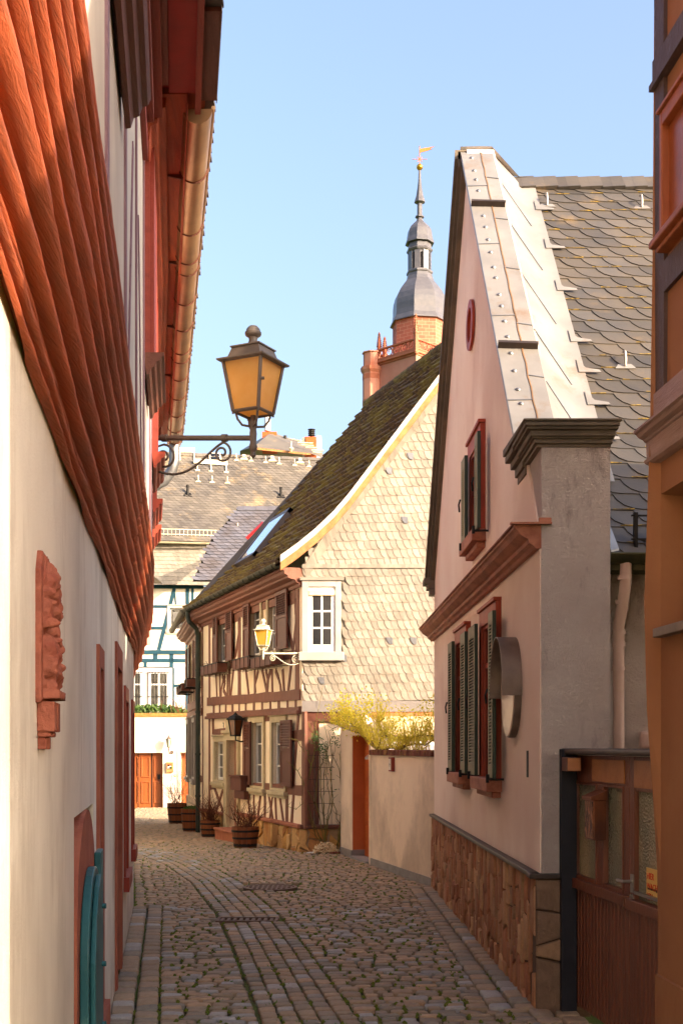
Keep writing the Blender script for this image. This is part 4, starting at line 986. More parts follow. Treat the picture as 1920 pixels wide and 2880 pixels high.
# ------------------------------------------------ mossy tiled roof
VX = [(-1.03,4.63),(-.06,5.46),(2.29,8.56)]
def vprof(t_):  # 0..1 along verge
    L1 = math.hypot(VX[1][0]-VX[0][0], VX[1][1]-VX[0][1]); L2 = math.hypot(VX[2][0]-VX[1][0], VX[2][1]-VX[1][1]); s_ = t_*(L1+L2)
    # eased kick at the eave
    if s_ < L1: k = s_/L1; return lerp(VX[0][0],VX[1][0],k), lerp(VX[0][1],VX[1][1],k)-.05*math.sin(PI*k)
    k = (s_-L1)/L2; return lerp(VX[1][0],VX[2][0],k), lerp(VX[1][1],VX[2][1],k)
LS = math.hypot(.97,.83)+math.hypot(2.35,3.1)
EU = Vector((-.346,1,0)); YS = 19.82
def roofpt(t_, Y):
    x, z = vprof(t_); return Vector((x-.346*(Y-20), Y, z))
def yend(t_): return lerp(26.7, 24.95, t_)
rf = MB(); NC = 29
for c in range(NC):
    t0, t1 = c/NC, (c+1.25)/NC; ns = 90; A=[]; B=[]; C=[]; Dd=[]
    ye = yend(t0)
    for i in range(ns+1):
        Y = lerp(YS, ye, i/ns); wv = .012*abs(math.sin((Y+(.1 if c%2 else 0))*PI/.21))
        nz = mnoise.noise(Vector((Y*2.5,c*1.7,0)))*.014+mnoise.noise(Vector((Y*9,c*3.1,5)))*.008
        nrm = Vector((-.75,0,.66))
        p0 = roofpt(t0, Y)+nrm*(.085+wv+nz)+Vector((.0,0,-.012+nz*1.5)); p1 = roofpt(min(1,t1), Y)+nrm*(.018+nz*.5); pu = roofpt(t0, Y)+nrm*.002
        pm = p0.lerp(p1,.12)+nrm*.006
        A.append(pu); B.append(p0); C.append(pm); Dd.append(p1)
    rf.grid([A,B,C,Dd])
R_ = rf.build('roof', m['moss'], TH, smooth='all')
rb_ = MB()
Pn = [[roofpt(t_/20, lerp(YS+.02, yend(t_/20)-.02, k)) for k in (0,1)] for t_ in range(21)]
rb_.grid(Pn); rb_.grid([[q+Vector((.04,0,-.08)) for q in r] for r in Pn]); rb_.build('roof_boarding', m['timber'], TH)
rd = MB()
for k in range(17):
    Y = YS+k*.31; p = roofpt(1, Y); p2 = roofpt(1, Y+.34); rd.tube([p+Vector((0,0,.02)), p2+Vector((0,0,.035))], .10, 10)
rd.build('ridge_tiles', m['moss'], TH, smooth=True)
# far slope and hip end, seen only from the side
bk = MB(); a = roofpt(1, YS); b = roofpt(1, 24.95); bk.quad(a, b, Vector((5.3,26.5,4.5)), Vector((5.6,YS,4.5))); bk.add([b, roofpt(0, 26.7), Vector((5.3,26.7,4.5))], [(0,1,2)]); bk.build('back_roof', m['slate_wing'], TH)
# wing roof of the second section
wr = MB(); e0 = roofpt(0, 26.65); e1 = Vector((-4.20,31.2,4.63)); t0_ = Vector((-2.45,26.7,5.35)); t1_ = Vector((-3.35,31.2,5.2))
for c in range(10):
    a, b = c/10, (c+1.1)/10
    q0, q1 = e0.lerp(t0_, a), e1.lerp(t1_, a); r0, r1 = e0.lerp(t0_, b), e1.lerp(t1_, b); n_ = Vector((-.5,0,.8))
    wr.grid([[q0, q1],[q0+n_*.05, q1+n_*.05],[r0+n_*.01, r1+n_*.01]])
wr.build('roof', m['moss'], TH)
# verge: white sheet and board
for nm_, mt, dy0, dy1, lo_, hi_ in (('verge_sheet','verge_white',-.07,.06,-.005,.10),('verge_board','verge_wood',-.055,.0,-.14,-.01)):
    q = MB(); N_ = 14
    for k in range(N_):
        p0 = roofpt(k/N_, YS); p1 = roofpt((k+1)/N_, YS)
        q.hexa([p0+Vector((0,dy0,lo_)),p0+Vector((0,dy1,lo_)),p1+Vector((0,dy1,lo_)),p1+Vector((0,dy0,lo_)),p0+Vector((0,dy0,hi_)),p0+Vector((0,dy1,hi_)),p1+Vector((0,dy1,hi_)),p1+Vector((0,dy0,hi_))])
    q.build(nm_, m[mt], TH)
# eaves gutter, moulded cornice below
gq = MB(); gp0 = roofpt(0, YS)+Vector((-.03,0,-.02)); gp1 = roofpt(0, 26.75)+Vector((-.03,0,-.02)); gp2 = Vector((-4.26,31.3,4.6))
for (a, b) in ((gp0,gp1),(gp1,gp2)):
    dvec = (b-a).normalized(); sd = Vector((dvec.y,-dvec.x,0)); P = []
    for i in range(61):
        c = a.lerp(b, i/60); gq.cv = random.random(); P.append([c+sd*(.07*math.cos(PI+PI*k/10))+Vector((0,0,.07*math.sin(PI+PI*k/10))) for k in range(11)])
    gq.grid(P); gq.grid(P, flip=True)
    gq.tube([a-sd*.07, b-sd*.07], .01, 6)
G_ = gq.build('gutter', m['gutter_green'], TH, smooth=True, norm=False)
for i in range(20):
    c = gp0.lerp(gp1, (i+.5)/20); dvec = (gp1-gp0).normalized(); sd = Vector((dvec.y,-dvec.x,0)); q = MB()
    q.tube([c+sd*(.074*math.cos(PI+PI*k/10))+Vector((0,0,.074*math.sin(PI+PI*k/10))) for k in range(11)], .006, 5); q.build('gutter_bracket', m['pipe_dark'], G_)
def cornice(F, L0, L1, ztop, prof, mat, parent, name='eave_moulding'):
    n = len(prof); q = MB(); A = [F.p(L0, ztop+z, d) for d, z in prof]; B = [F.p(L1, ztop+z, d) for d, z in prof]
    q.add(A+B, [tuple(range(n)), tuple(range(n,2*n))]+[(i,(i+1)%n,n+(i+1)%n,n+i) for i in range(n)]); return q.build(name, m[mat], parent)
pr = [(-.02,0),(.33,0),(.33,-.04),(.30,-.05),(.30,-.10),(.24,-.13),(.24,-.16),(.18,-.18),(.12,-.19),(.10,-.23),(.05,-.25),(.045,-.30),(-.02,-.30)]
cornice(FT, -.0, LT+.05, 4.56, pr, 'timber', TH); cornice(F2, -.02, 4.8, 4.50, pr, 'timber', TH)
# roof window in the moss
tA, tB = .205, .43; q = MB(); g_ = MB()
def rp_(t_, Y, h): return roofpt(t_, Y)+Vector((-.75,0,.66))*h
Ya, Yb = 24.0, 25.35
for (ta, tb2, ya, yb) in ((tA,tA+.02,Ya,Yb),(tB-.02,tB,Ya,Yb),(tA,tB,Ya,Ya+.09),(tA,tB,Yb-.09,Yb)):
    q.hexa([rp_(ta,ya,.0),rp_(ta,yb,.0),rp_(tb2,yb,.0),rp_(tb2,ya,.0),rp_(ta,ya,.15),rp_(ta,yb,.15),rp_(tb2,yb,.15),rp_(tb2,ya,.15)])
g_.hexa([rp_(tA+.02,Ya+.09,.05),rp_(tA+.02,Yb-.09,.05),rp_(tB-.02,Yb-.09,.05),rp_(tB-.02,Ya+.09,.05),rp_(tA+.02,Ya+.09,.145),rp_(tA+.02,Yb-.09,.145),rp_(tB-.02,Yb-.09,.145),rp_(tB-.02,Ya+.09,.145)])
s_ = q.build('skylight', m['skylight_frame'], TH); g_.build('pane', m['sky_glass'], s_)
# swan-neck downpipe at the bend of the facade
q = MB(); px_ = FT.p(LT-.02, 0, .12); top = roofpt(0, 26.35)+Vector((-.02,0,-.06))
pa = [top, top+Vector((0,0,-.15)), top+Vector((.03,-.02,-.24)), Vector((lerp(top.x,px_.x,.85), lerp(top.y,px_.y,.8), top.z-.36)), Vector((px_.x,px_.y,top.z-.5)), Vector((px_.x,px_.y,top.z-.62)), Vector((px_.x,px_.y,-.15))]
q.tube(pa, .05, 12); D_ = q.build('downpipe', m['pipe_dark'], TH, smooth=True)
for z in (3.3,2.4,1.5,.6):
    q = MB(); q.tube([(px_.x,px_.y,z),(px_.x,px_.y,z+.05)], .06, 12); q.build('pipe_clamp', m['pipe_dark'], D_, smooth=True)
# ================================================================ pink house
random.seed(3)
FP = Frame((1.45,0), (-.022,1)); 
if FP.n.x > 0: FP.n = -FP.n
PH = thing('pink_house', 'pink plastered gable house with green shutters and stone-clad base on the right', 'house', (4,11.5,0))
def xp(Y): return 1.45-.022*Y
ZR, YR, SL = CAMZ+5.35, 11.85, 1.105     # slate ridge
YE0, YE1 = 8.1, 15.05
def zroof(Y): return ZR-SL*(YR-Y) if Y < YR else ZR-(Y-YR)*1.16
q = MB(); pts = [(8.0,-.2),(8.0,zroof(8.0)+.25),(8.62,zroof(8.62)+.30),(YR,ZR+.33),(YE1,CAMZ+2.05),(15.06,-.2)]
# wall with openings, extruded inward
c7 = crop(1160, 1640, .2636); c8 = crop(1200, 1180, .1913)
def pz(cr, x, y, d=0): return FP.uz(*cr(x, y), d)
# window openings (Y0,Y1,z0,z1)
def rc(cr, x0, y0, x1, y1, d=0):
    """x0/y0 = far top, x1/y1 = near bottom, y taken at the near edge"""
    ua = pz(cr, x1, y1, d); ub = pz(cr, x0, y0, d); return ua[0], ub[0], ua[1], ub[1]
nv = len(pts)
q.add([(xp(y), y, z) for y, z in pts]+[(xp(y)+.26, y, z) for y, z in pts], [tuple(range(nv)), tuple(range(nv,2*nv))]+[(i,(i+1)%nv,nv+(i+1)%nv,nv+i) for i in range(nv)])
q.build('gable_wall', m['pink'], PH)
# front wall (recessed) and back
q = MB(); q.box(1.72, 9.5, 8.35, 8.6, -.2, 3.0); q.box(1.3, 9.5, 14.8, 15.0, -.2, 3.7); q.box(9.2, 9.5, 8.4, 15, -.2, 4); q.build('wall', m['pier'], PH)
# corner pier with moulded cap
q = MB(); q.box(1.282, 1.722, 7.985, 8.52, .87, CAMZ+1.93); q.build('corner_pier', m['pier'], PH)
q = MB(); q.box(1.245, 1.60, 7.985, 8.5, -.2, .85); q.build('corner_plinth', m['mortar'], PH)
FCn = Frame((1.24,7.985),(1,0)); FCn.n = Vector((0,-1,0)); random.seed(78); q = MB(); rubble(q, FCn, 0, .36, -.06, .848, .18, .24, dep=.03, gap=.016); q.build('stone_cladding', m['rub_dark'], PH, norm=False, smooth=True)
cp = MB(); z0 = CAMZ+1.915
for (e, h0, h1) in ((.012,0,.022),(.03,.022,.05),(.045,.05,.062),(.06,.062,.10),(.085,.10,.118),(.10,.118,.145)):
    cp.box(1.262-e, 1.722+e*.45, 7.99-e, 8.5, z0+h0, z0+h1+.0)
cp.hexa([(1.262-.11,7.88,z0+.146),(1.722+.055,7.88,z0+.146),(1.722+.055,8.5,z0+.146),(1.262-.11,8.9,z0+.146),(1.262-.11,7.88,z0+.162),(1.722+.055,7.88,z0+.162),(1.722+.055,8.5,z0+.20),(1.262-.11,8.9,z0+.20)])
cp.build('pier_cap', m['cornice_grey'], PH, bevel=.006)
# moulding of the cap running back along the gable
q = MB()
for (e, h0, h1) in ((.012,-.06,.0),(.03,-.01,.05),(.06,.05,.10),(.095,.10,.146)):
    q.box(1.262-e, 1.27, 8.5, 8.9-.5*(.1-e), z0+h0, z0+h1)
q.build('cap_return', m['cornice_grey'], PH, bevel=.006)
# parapet capping in pale sheet metal: flat strip then apron down to the slates
def zpar(Y): return zroof(Y)+.33
XA, XB, XC = -.06, .24, .54      # offsets from xp
def cap_pt(Y, k):
    if k == 0: return Vector((xp(Y)+XA, Y, zpar(Y)-.05))
    if k == 1: return Vector((xp(Y)+XA, Y, zpar(Y)+.01))
    if k == 2: return Vector((xp(Y)+XA+.18, Y, zpar(Y)+.014))
    if k == 3: return Vector((xp(Y)+XB, Y, zpar(Y)+.012))
    if k == 4: return Vector((xp(Y)+XB+.015, Y, zpar(Y)-.02))
    if k == 5: return Vector((xp(Y)+XC-.04, Y, zroof(Y)+.055))
    return Vector((xp(Y)+XC+.09, Y, zroof(Y)+.052))
cpm = MB(); YN_, YF_ = 8.62, YR+.02
segs = [YN_+(YF_-YN_)*k/30 for k in range(31)]
cpm.grid([[cap_pt(Y, k)+Vector((0,0,(mnoise.noise(Vector((Y*2,k*3,0)))*.01 if k > 3 else 0))) for k in range(7)] for Y in segs])
cpm.grid([[cap_pt(Y, k) for k in (0,1,2,3,4,5,6)] for Y in (YR+.02, YR+.6, 13, 15.1)])
C_ = cpm.build('parapet_capping', m['white_metal'], PH, smooth=True)
ap = MB(); ap.add([cap_pt(YR,k)+Vector((0,-.012,.012)) for k in (1,2,3,5,6)]+[cap_pt(YR+.16,3)+Vector((0,0,.01)), cap_pt(YR+.16,1)+Vector((0,0,.01))], [(0,1,2,5,6),(2,3,4,5)])
ap.build('apex_sheet', m['white_metal'], C_)
for k in range(19):
    rv = MB(); Y = 8.9+k*.155+random.uniform(-.02,.02); p = Vector((xp(Y)+XA+.09, Y, zpar(Y)+.012)); n_ = Vector((0,-SL,1)).normalized()
    b_ = len(rv.v); a_ = Vector((1,0,0)); c_ = n_.cross(a_)
    for rr, hh in ((.020,.0),(.017,.008),(.009,.013)):
        for j in range(10): rv.v.append(tuple(p+(a_*math.cos(j*PI/5)+c_*math.sin(j*PI/5))*rr+n_*hh))
    for r_ in range(2):
        for j in range(10): rv.f.append([b_+r_*10+j, b_+r_*10+(j+1)%10, b_+(r_+1)*10+(j+1)%10, b_+(r_+1)*10+j]); rv.var.append(.5)
    rv.f.append([b_+20+j for j in range(10)]); rv.var.append(.5); rv.build('rivet', m['zinc'], C_, smooth=True)
sm_ = MB()
def strip(mb, path, w, h=.004, dirv=Vector((1,0,0))):
    for a, b in zip(path, path[1:]):
        n_ = Vector((0,-SL,1)).normalized(); dd = (b-a).normalized(); sd = dd.cross(n_)*w/2
        mb.hexa([a-sd, b-sd, b+sd, a+sd, a-sd+n_*h, b-sd+n_*h, b+sd+n_*h, a+sd+n_*h])
strip(sm_, [Vector((xp(Y)+XA+.185+.004*math.sin(Y*30), Y, zpar(Y)+.013)) for Y in segs], .009, .006)
sm_.build('sealed_seam', m['white_metal_dark'], C_)
for Y in (8.95, 9.75, 10.55, 11.3): sj = MB(); strip(sj, [cap_pt(Y,1), cap_pt(Y,2)], .008, .006); sj.build('sheet_joint', m['zinc'], C_)
for Y in (9.15, 9.65, 10.25, 10.85, 11.4):
    sj = MB(); strip(sj, [cap_pt(Y+.02,2), cap_pt(Y,3)], .008, .006); strip(sj, [cap_pt(Y,4)+Vector((0,0,.004)), cap_pt(Y-.22,5)+Vector((0,0,.006))], .007, .006); sj.build('sheet_joint', m['zinc'], C_)
for Y in (9.42, 11.02):
    sb = MB(); strip(sb, [cap_pt(Y+.015,1)+Vector((.0,0,.004)), cap_pt(Y,3)+Vector((0,0,.004))], .03, .05); sb.build('snow_stop', m['dark_cap'], C_)
# stepped flashing tabs on the slates
for Y in (8.95,9.25,9.55,9.85,10.4,10.9,11.4):
    p = Vector((xp(Y)+XC+.04, Y, zroof(Y)+.058)); n_ = Vector((0,-SL,1)).normalized(); up = Vector((0,1,SL)).normalized()
    tb_ = MB(); tb_.prism([p, p+Vector((.17,0,0)), p+Vector((.16,0,0))+up*.03, p+Vector((.06,0,0))+up*.06, p+up*.18], n_*.006); tb_.build('flashing_tab', m['white_metal'], C_)
# slate roof
U_, V_ = Vector((1,0,0)), Vector((0,1,SL)).normalized(); N_ = V_.cross(U_)*-1
N_ = Vector((0,-SL,1)).normalized(); X0 = 1.62; LV = (YR-8.08)/V_.y
sl = MB(); O_ = Vector((X0, 8.08, zroof(8.08)+.004))
slates(sl, O_, U_, V_, N_, .185, .178, lambda u, v: -.02 < u < 2.6 and v < LV-.12 and u > .02, 2.8, LV, tb=.014, tl=.012, th=.006, skew=.05, jit=.01)
sl.build('slates', m['slate_dark'], PH, norm=False)
ul = MB(); ul.quad(O_-N_*.01+Vector((0,0,0)), O_-N_*.01+U_*7, O_-N_*.01+U_*7+V_*LV, O_-N_*.01+V_*LV); ul.quad(Vector((X0-.2,YR,ZR-.01)), Vector((9.4,YR,ZR-.01)), Vector((9.4,15.3,zroof(15.3))), Vector((X0-.2,15.3,zroof(15.3)))); ul.build('roof', m['slate_under'], PH)
me_ = MB()     # yellow lichen lines along the slate edges
for j in range(1, int(LV/.178)):
    for k in range(17):
        if random.random() < .5:
            u_ = .05+k*.155+random.random()*.05; p = O_+U_*u_+V_*(j*.178+u_*.05-.004)+N_*.018; l_ = random.uniform(.05,.15); n = 5
            for q_ in range(n):
                a_ = p+U_*(l_*q_/n); w_ = random.uniform(.003,.009); me_.hexa([a_, a_+U_*l_/n, a_+U_*l_/n+V_*w_, a_+V_*w_, a_+N_*.005, a_+U_*l_/n+N_*.005, a_+U_*l_/n+V_*w_+N_*.005, a_+V_*w_+N_*.005])
me_.build('lichen', m['moss_edge'], PH, norm=False)
rg = MB()
for k in range(20):
    x = X0-.02+k*.105; rg.cv = random.random(); p = Vector((x, YR-.13, ZR-.105)); q_ = Vector((x, YR+.03, ZR+.06)); w_ = Vector((.12,0,0)); h_ = N_*(.022+.006*(k%2))
    rg.hexa([p, p+w_, q_+w_, q_, p+h_, p+w_+h_+N_*.006, q_+w_+h_+N_*.006, q_+h_])
rg.build('ridge_slates', m['slate_dark'], PH)
def hook(p, parent, s_=1.0, mat='white_metal'):
    q = MB(); q.prism([p+U_*-.08*s_, p+U_*.08*s_, p+U_*.05*s_+V_*.06*s_, p-U_*.05*s_+V_*.06*s_], N_*.01)
    q.tube([p+V_*.03*s_+N_*.01, p+V_*.06*s_+N_*.05*s_, p+V_*.12*s_+N_*.08*s_, p+V_*.17*s_+N_*.05*s_], .011*s_, 8)
    return q.build('roof_hook', m[mat], parent, smooth=True)
for x, y in ((1537,590),(1803,595),(1757,1045)):
    k = (x-CX)/FPX; yy = (HY-y)/FPX; Y = (ZR-SL*YR-CAMZ)/(yy-SL); hook(Vector((k*Y, Y, CAMZ+yy*Y))+N_*.02, PH)
# eave gutter, snow guard, downpipe on recessed wall
gq = MB(); P = []
for i in range(13):
    x = 1.735+i*.1; P.append([Vector((x, 8.07+.055*math.cos(PI+PI*k/10), CAMZ+1.235+.055*math.sin(PI+PI*k/10))) for k in range(11)])
gq.grid(P); gq.grid(P, flip=True); gq.add(P[0], [tuple(range(11))]); gq.tube([(1.735,8.012,CAMZ+1.24),(2.9,8.012,CAMZ+1.24)], .009, 6)
gq.box(1.735, 2.9, 8.13, 8.36, CAMZ+1.15, CAMZ+1.21); gq.build('gutter', m['gutter_green'], PH, smooth=True, norm=False)
q = MB(); q.prism([(1.70,8.05,CAMZ+1.27),(1.735,8.02,CAMZ+1.25),(1.80,8.08,CAMZ+1.27),(1.74,8.5,CAMZ+1.73),(1.70,8.6,CAMZ+1.85)], (0,0,.012)); q.build('flashing', m['zinc'], PH)
sg = MB()
for x in (1.93, 2.06, 2.3): sg.box(x-.012, x+.012, 8.16, 8.2, zroof(8.16), zroof(8.16)+.26)
sg.box(1.90, 2.6, 8.165, 8.18, zroof(8.16)+.235, zroof(8.16)+.245); sg.box(1.90, 2.6, 8.165, 8.18, zroof(8.16)+.08, zroof(8.16)+.09); sg.build('snow_guard', m['iron'], PH)
q = MB(); pth = [(1.845,8.08,CAMZ+1.2),(1.845,8.10,CAMZ+1.06),(1.845,8.18,CAMZ+.92),(1.838,8.26,CAMZ+.80),(1.838,8.27,CAMZ+.6),(1.845,8.27,-.0)]
q.tube(pth, .038, 14); D_ = q.build('downpipe', m['lamp_pale'] if False else m['pink'], PH, smooth=True)
m['pipe_pink'] = M('pinkish_pipe_paint', (206,178,166), (194,164,150), rough=.5, sc=4, stain=(164,132,116), st=(.6,.8)); D_.data.materials[0] = m['pipe_pink']
for z in (CAMZ+1.08,CAMZ+.93,CAMZ+.74,CAMZ+.66,CAMZ+.50):
    yy_ = 8.10 if z > CAMZ+1 else (8.18 if z > CAMZ+.85 else 8.27)
    q = MB(); q.tube([(1.84,yy_,z),(1.84,yy_,z+.028)], .045, 14); q.build('pipe_collar', m['pipe_pink'], D_, smooth=True)
q = MB(); q.box(1.99, 2.09, 8.27, 8.35, CAMZ-.02, CAMZ+.1); q.build('alarm_box', m['pipe_pink'], PH, bevel=.02)
# cornice between the storeys
prf = [(-.01,0),(.165,0),(.165,-.02),(.15,-.03),(.135,-.055),(.09,-.085),(.075,-.09),(.07,-.115),(.045,-.13),(.03,-.15),(-.01,-.15)]
ztc = CAMZ+1.42
cornice(FP, 8.0-.0, 15.15, ztc, prf, 'cornice_brown', PH, 'storey_cornice')
q = MB(); n = len(prf); A = [Vector((xp(8.0)-max(d,0)*.985, 8.0-.001, ztc+z)) for d, z in prf]
q.add(A, [tuple(range(n))]); q.fb(FP, 7.975, 15.2, ztc, ztc+.012, -.02, .178); q.box(1.08, 1.345, 7.96, 8.0, ztc, ztc+.013); q.box(1.262, 1.34, 7.955, 7.99, ztc, ztc+.04); q.build('cornice_flashing', m['cornice_brown'], PH)
# verge mouldings under the parapet, both slopes
for (Ya, Yb) in ((8.7, YR), (YR, 15.1)):
    for d0, lo, hi in ((.05,-.17,-.02),(.08,-.11,-.02),(.11,-.06,-.005)):
        q = MB(); za, zb2 = zpar(Ya), zpar(Yb) if Yb <= YR+.01 else CAMZ+2.08
        s_ = 1.5
        q.hexa([(xp(Ya)-d0,Ya,za+lo*s_),(xp(Ya),Ya,za+lo*s_),(xp(Yb),Yb,zb2+lo*s_),(xp(Yb)-d0,Yb,zb2+lo*s_),(xp(Ya)-d0,Ya,za+hi),(xp(Ya),Ya,za+hi),(xp(Yb),Yb,zb2+hi),(xp(Yb)-d0,Yb,zb2+hi)])
        if Ya > 9 : q.build('verge_moulding', m['cornice_grey'], PH)
q = MB()
for d0, h0, h1 in ((.06,-.20,-.13),(.09,-.13,-.07),(.13,-.07,.0)): q.box(xp(15)-d0, xp(15)+.2, 14.95, 15.12+d0, CAMZ+2.02+h0, CAMZ+2.02+h1)
q.build('verge_foot', m['cornice_grey'], PH, bevel=.008)
# stone cladding at the base with ledge
zl_ = .87
q = MB(); q.fb(FP, 8.0, 15.06, -.2, zl_-.02, -.05, .020); q.build('stone_base', m['mortar'], PH)
random.seed(77); q = MB(); rubble(q, FP, 7.99, 15.06, -.06, zl_-.022, .105, .19, dep=.040, gap=.012); q.build('stone_cladding', m['rub_tan'], PH, norm=False, smooth=True)
q = MB(); q.fb(FP, 7.99, 15.07, zl_-.02, zl_+.012, -.05, .06); q.box(1.20, 1.61, 7.955, 8.1, zl_-.02, zl_+.012); q.build('base_ledge', m['dark_cap'], PH, bevel=.006)
# windows with green louvered shutters
def pwin(cr, sur, shn, shf, n, lab):
    u0, u1, z0, z1 = sur
    s_ = MB(); tr = .13
    s_.fb(FP, u0, u0+tr, z0, z1, -.02, .045); s_.fb(FP, u1-tr, u1, z0, z1, -.02, .045); s_.fb(FP, u0+tr, u1-tr, z1-tr, z1, -.02, .045); s_.fb(FP, u0-.01, u1+.01, z1, z1+.03, -.01, .065)
    s_.fb(FP, u0+tr, u0+tr+.03, z0, z1-tr, -.02, .03); s_.fb(FP, u1-tr-.03, u1-tr, z0, z1-tr, -.02, .03); s_.fb(FP, u0+tr+.03, u1-tr-.03, z1-tr-.03, z1-tr, -.02, .03)
    w = s_.build('window', m['window_red'] if False else m['wred'], PH, bevel=.004); w['label'] = lab
    g_ = MB(); g_.fb(FP, u0+tr, u1-tr, z0, z1-tr, .002, .008); g_.build('pane', m['dark_glass'], w)
    f_ = MB(); um = (u0+u1)/2; f_.fb(FP, um-.03, um+.03, z0, z1-tr, .008, .024); f_.fb(FP, u0+tr, u1-tr, z1-tr-.35, z1-tr-.31, .008, .02); f_.build('glazing_bar', m['wred'], w)
    q = MB(); q.fb(FP, u0-.03, u1+.03, z0-.10, z0, -.01, .12); q.build('sill', m['cornice_brown'], w, bevel=.006)
    q = MB(); q.fb(FP, u0+.03, u1-.03, z0-.15, z0-.10, -.01, .07); q.build('sill_moulding', m['cornice_brown'], w, bevel=.01)
    for (a, b, c, d) in (shn, shf):
        o = shutter(PH, FP, a, b, c, d, mat='green', lm='louver', off=.075, louv=(0,.97), n=n, th=.03)
        fc = MB(); e = .06; fc.fb(FP, a+.004, a+e, c+.004, d-.004, .1052, .1058); fc.fb(FP, b-e, b-.004, c+.004, d-.004, .1052, .1058); fc.fb(FP, a+e, b-e, c+.004, c+.1, .1052, .1058); fc.fb(FP, a+e, b-e, d-.1, d-.004, .1052, .1058); fc.build('faded_lit_face', m['louver'], o)  # thin paler sheets on the outer face, for fading and bounced light
        h_ = MB(); 
        for z in (c+.0,): h_.tube([FP.p((a+b)/2,z-.01,-.02), FP.p((a+b)/2,z-.01,.13)], .009, 6); h_.tube([FP.p((a+b)/2,z-.035,.125), FP.p((a+b)/2,z+.03,.125)], .014, 8)
        h_.build('shutter_hold', m['iron'], o); h_ = MB(); zc = (c+d)/2; h_.tube([FP.p(b-.02,zc+.05,.115), FP.p(b-.03,zc,.13), FP.p(b,zc-.06,.12)], .008, 6); h_.build('shutter_catch', m['iron'], o)
m['wred'] = M('terracotta_window_paint', (168,72,48), (150,62,42), rough=.55, sc=4, bump=.1)
s1 = rc(c7, 712, 335, 890, 2090, .04); n1 = rc(c7, 802, 300, 848, 2080, .105); f1 = rc(c7, 590, 470, 658, 2035, .105)
def fixz(r_, cr, ytop, xn, ybot, d):
    """heights from the near edge only"""
    zt = pz(cr, xn, ytop, d)[1]; zb2 = pz(cr, xn, ybot, d)[1]; return (r_[0], r_[1], zb2, zt)
s1 = fixz(s1, c7, 205, 865, 2085, .04); n1 = fixz(n1, c7, 290, 845, 2085, .105); f1 = fixz(f1, c7, 450, 655, 2035, .105)
f1 = (f1[0], f1[1], n1[2], n1[3])
pwin(c7, s1, n1, f1, 46, 'terracotta-framed ground floor window nearer the oval sign, green shutters')
s2 = fixz(rc(c7, 450, 540, 572, 2010, .04), c7, 460, 553, 2010, .04); n2 = rc(c7, 506, 545, 553, 2005, .105); f2 = rc(c7, 373, 655, 414, 1980, .105)
n2 = (n2[0], n2[1], n1[2], n1[3]); f2 = (f2[0], f2[1], n1[2], n1[3]); s2 = (s2[0], s2[1], s1[2], s1[3])
pwin(c7, s2, n2, f2, 46, 'terracotta-framed ground floor window farther from the oval sign, green shutters')
s3 = fixz(rc(c8, 603, 400, 790, 1640, .04), c8, 105, 757, 1650, .04); n3 = fixz(rc(c8, 695, 250, 738, 1600, .105), c8, 170, 735, 1590, .105); f3 = rc(c8, 500, 600, 553, 1880, .105)
f3 = (f3[0], f3[1], n3[2], n3[3]); pwin(c8, s3, n3, f3, 40, 'upper window with green shutters in the pink gable')
# oval opening
q = MB(); yc, zc = 11.75, CAMZ+3.36
k0 = (1327-CX)/FPX; yc = 1.45/(k0+.022); zc = CAMZ+(HY-915)/FPX*yc
def oval(ry, rz, n=28): return [(yc+ry*math.cos(2*PI*k/n), zc+rz*math.sin(2*PI*k/n)) for k in range(n)]
o1, o2 = oval(.235,.225), oval(.155,.155); nn = 28
vs = [FP.p(a,b,.006) for a,b in o1]+[FP.p(a,b,.03) for a,b in o1]+[FP.p(a,b,.03) for a,b in o2]+[FP.p(a,b,-.0) for a,b in o2]
q.add(vs, [(r*nn+i, r*nn+(i+1)%nn, (r+1)*nn+(i+1)%nn, (r+1)*nn+i) for r in range(3) for i in range(nn)]); q.add([FP.p(a,b,.003) for a,b in oval(.17,.17)], [tuple(range(nn))])
q.build('oval_window', m['wred'], PH)
# slot and oval sign with metal hood
q = MB(); u, z = pz(c7, 1228, 1930); q.fb(FP, u-.02, u+.03, z-.09, z+.09, -.01, .006); q.build('wall_slot', m['black_print'], PH)
ya, yb = 8.70, 9.30; yc2 = (ya+yb)/2; ztp = CAMZ+(HY-1800)/FPX*yc2; zbt = CAMZ+(HY-2075)/FPX*yc2
SG = thing('oval_sign', 'pale oval wall sign under an arched grey metal hood on the pink house', 'sign', FP.p(yc2, zbt, .05))
zm = (ztp+zbt)/2; rz = (ztp-zbt)/2; ry = (yb-ya)/2
pt_ = [(yc2+ry*math.cos(2*PI*k/36), zm+rz*math.sin(2*PI*k/36)) for k in range(36)]
q = MB(); q.fpoly(FP, pt_, .0, .05); q.build('rim', m['hood_metal'], SG, bevel=.004)
q = MB(); q.fpoly(FP, [(yc2+(y-yc2)*.95, zm+(z-zm)*.97) for y, z in pt_], .05, .058); q.build('plate', m['plate_clear'], SG)
hq = MB(); hp = [(yc2+ry*1.03*math.cos(PI*k/24), zm+.02+rz*math.sin(PI*k/24)) for k in range(25)]; hp = [(hp[0][0], zm-.06)]+hp+[(hp[-1][0], zm-.06)]
hq.grid([[FP.p(a,b,d) for a,b in hp] for d in (.0,.14)]); hq.grid([[FP.p(yc2+(a-yc2)*.97,zm+(b-zm)*.98,d) for a,b in hp] for d in (.0,.14)], flip=True)
hq.grid([[FP.p(a,b,.14) for a,b in hp],[FP.p(yc2+(a-yc2)*.97,zm+(b-zm)*.98,.14) for a,b in hp]])
hq.build('hood', m['hood_metal'], SG, smooth=True, norm=False)
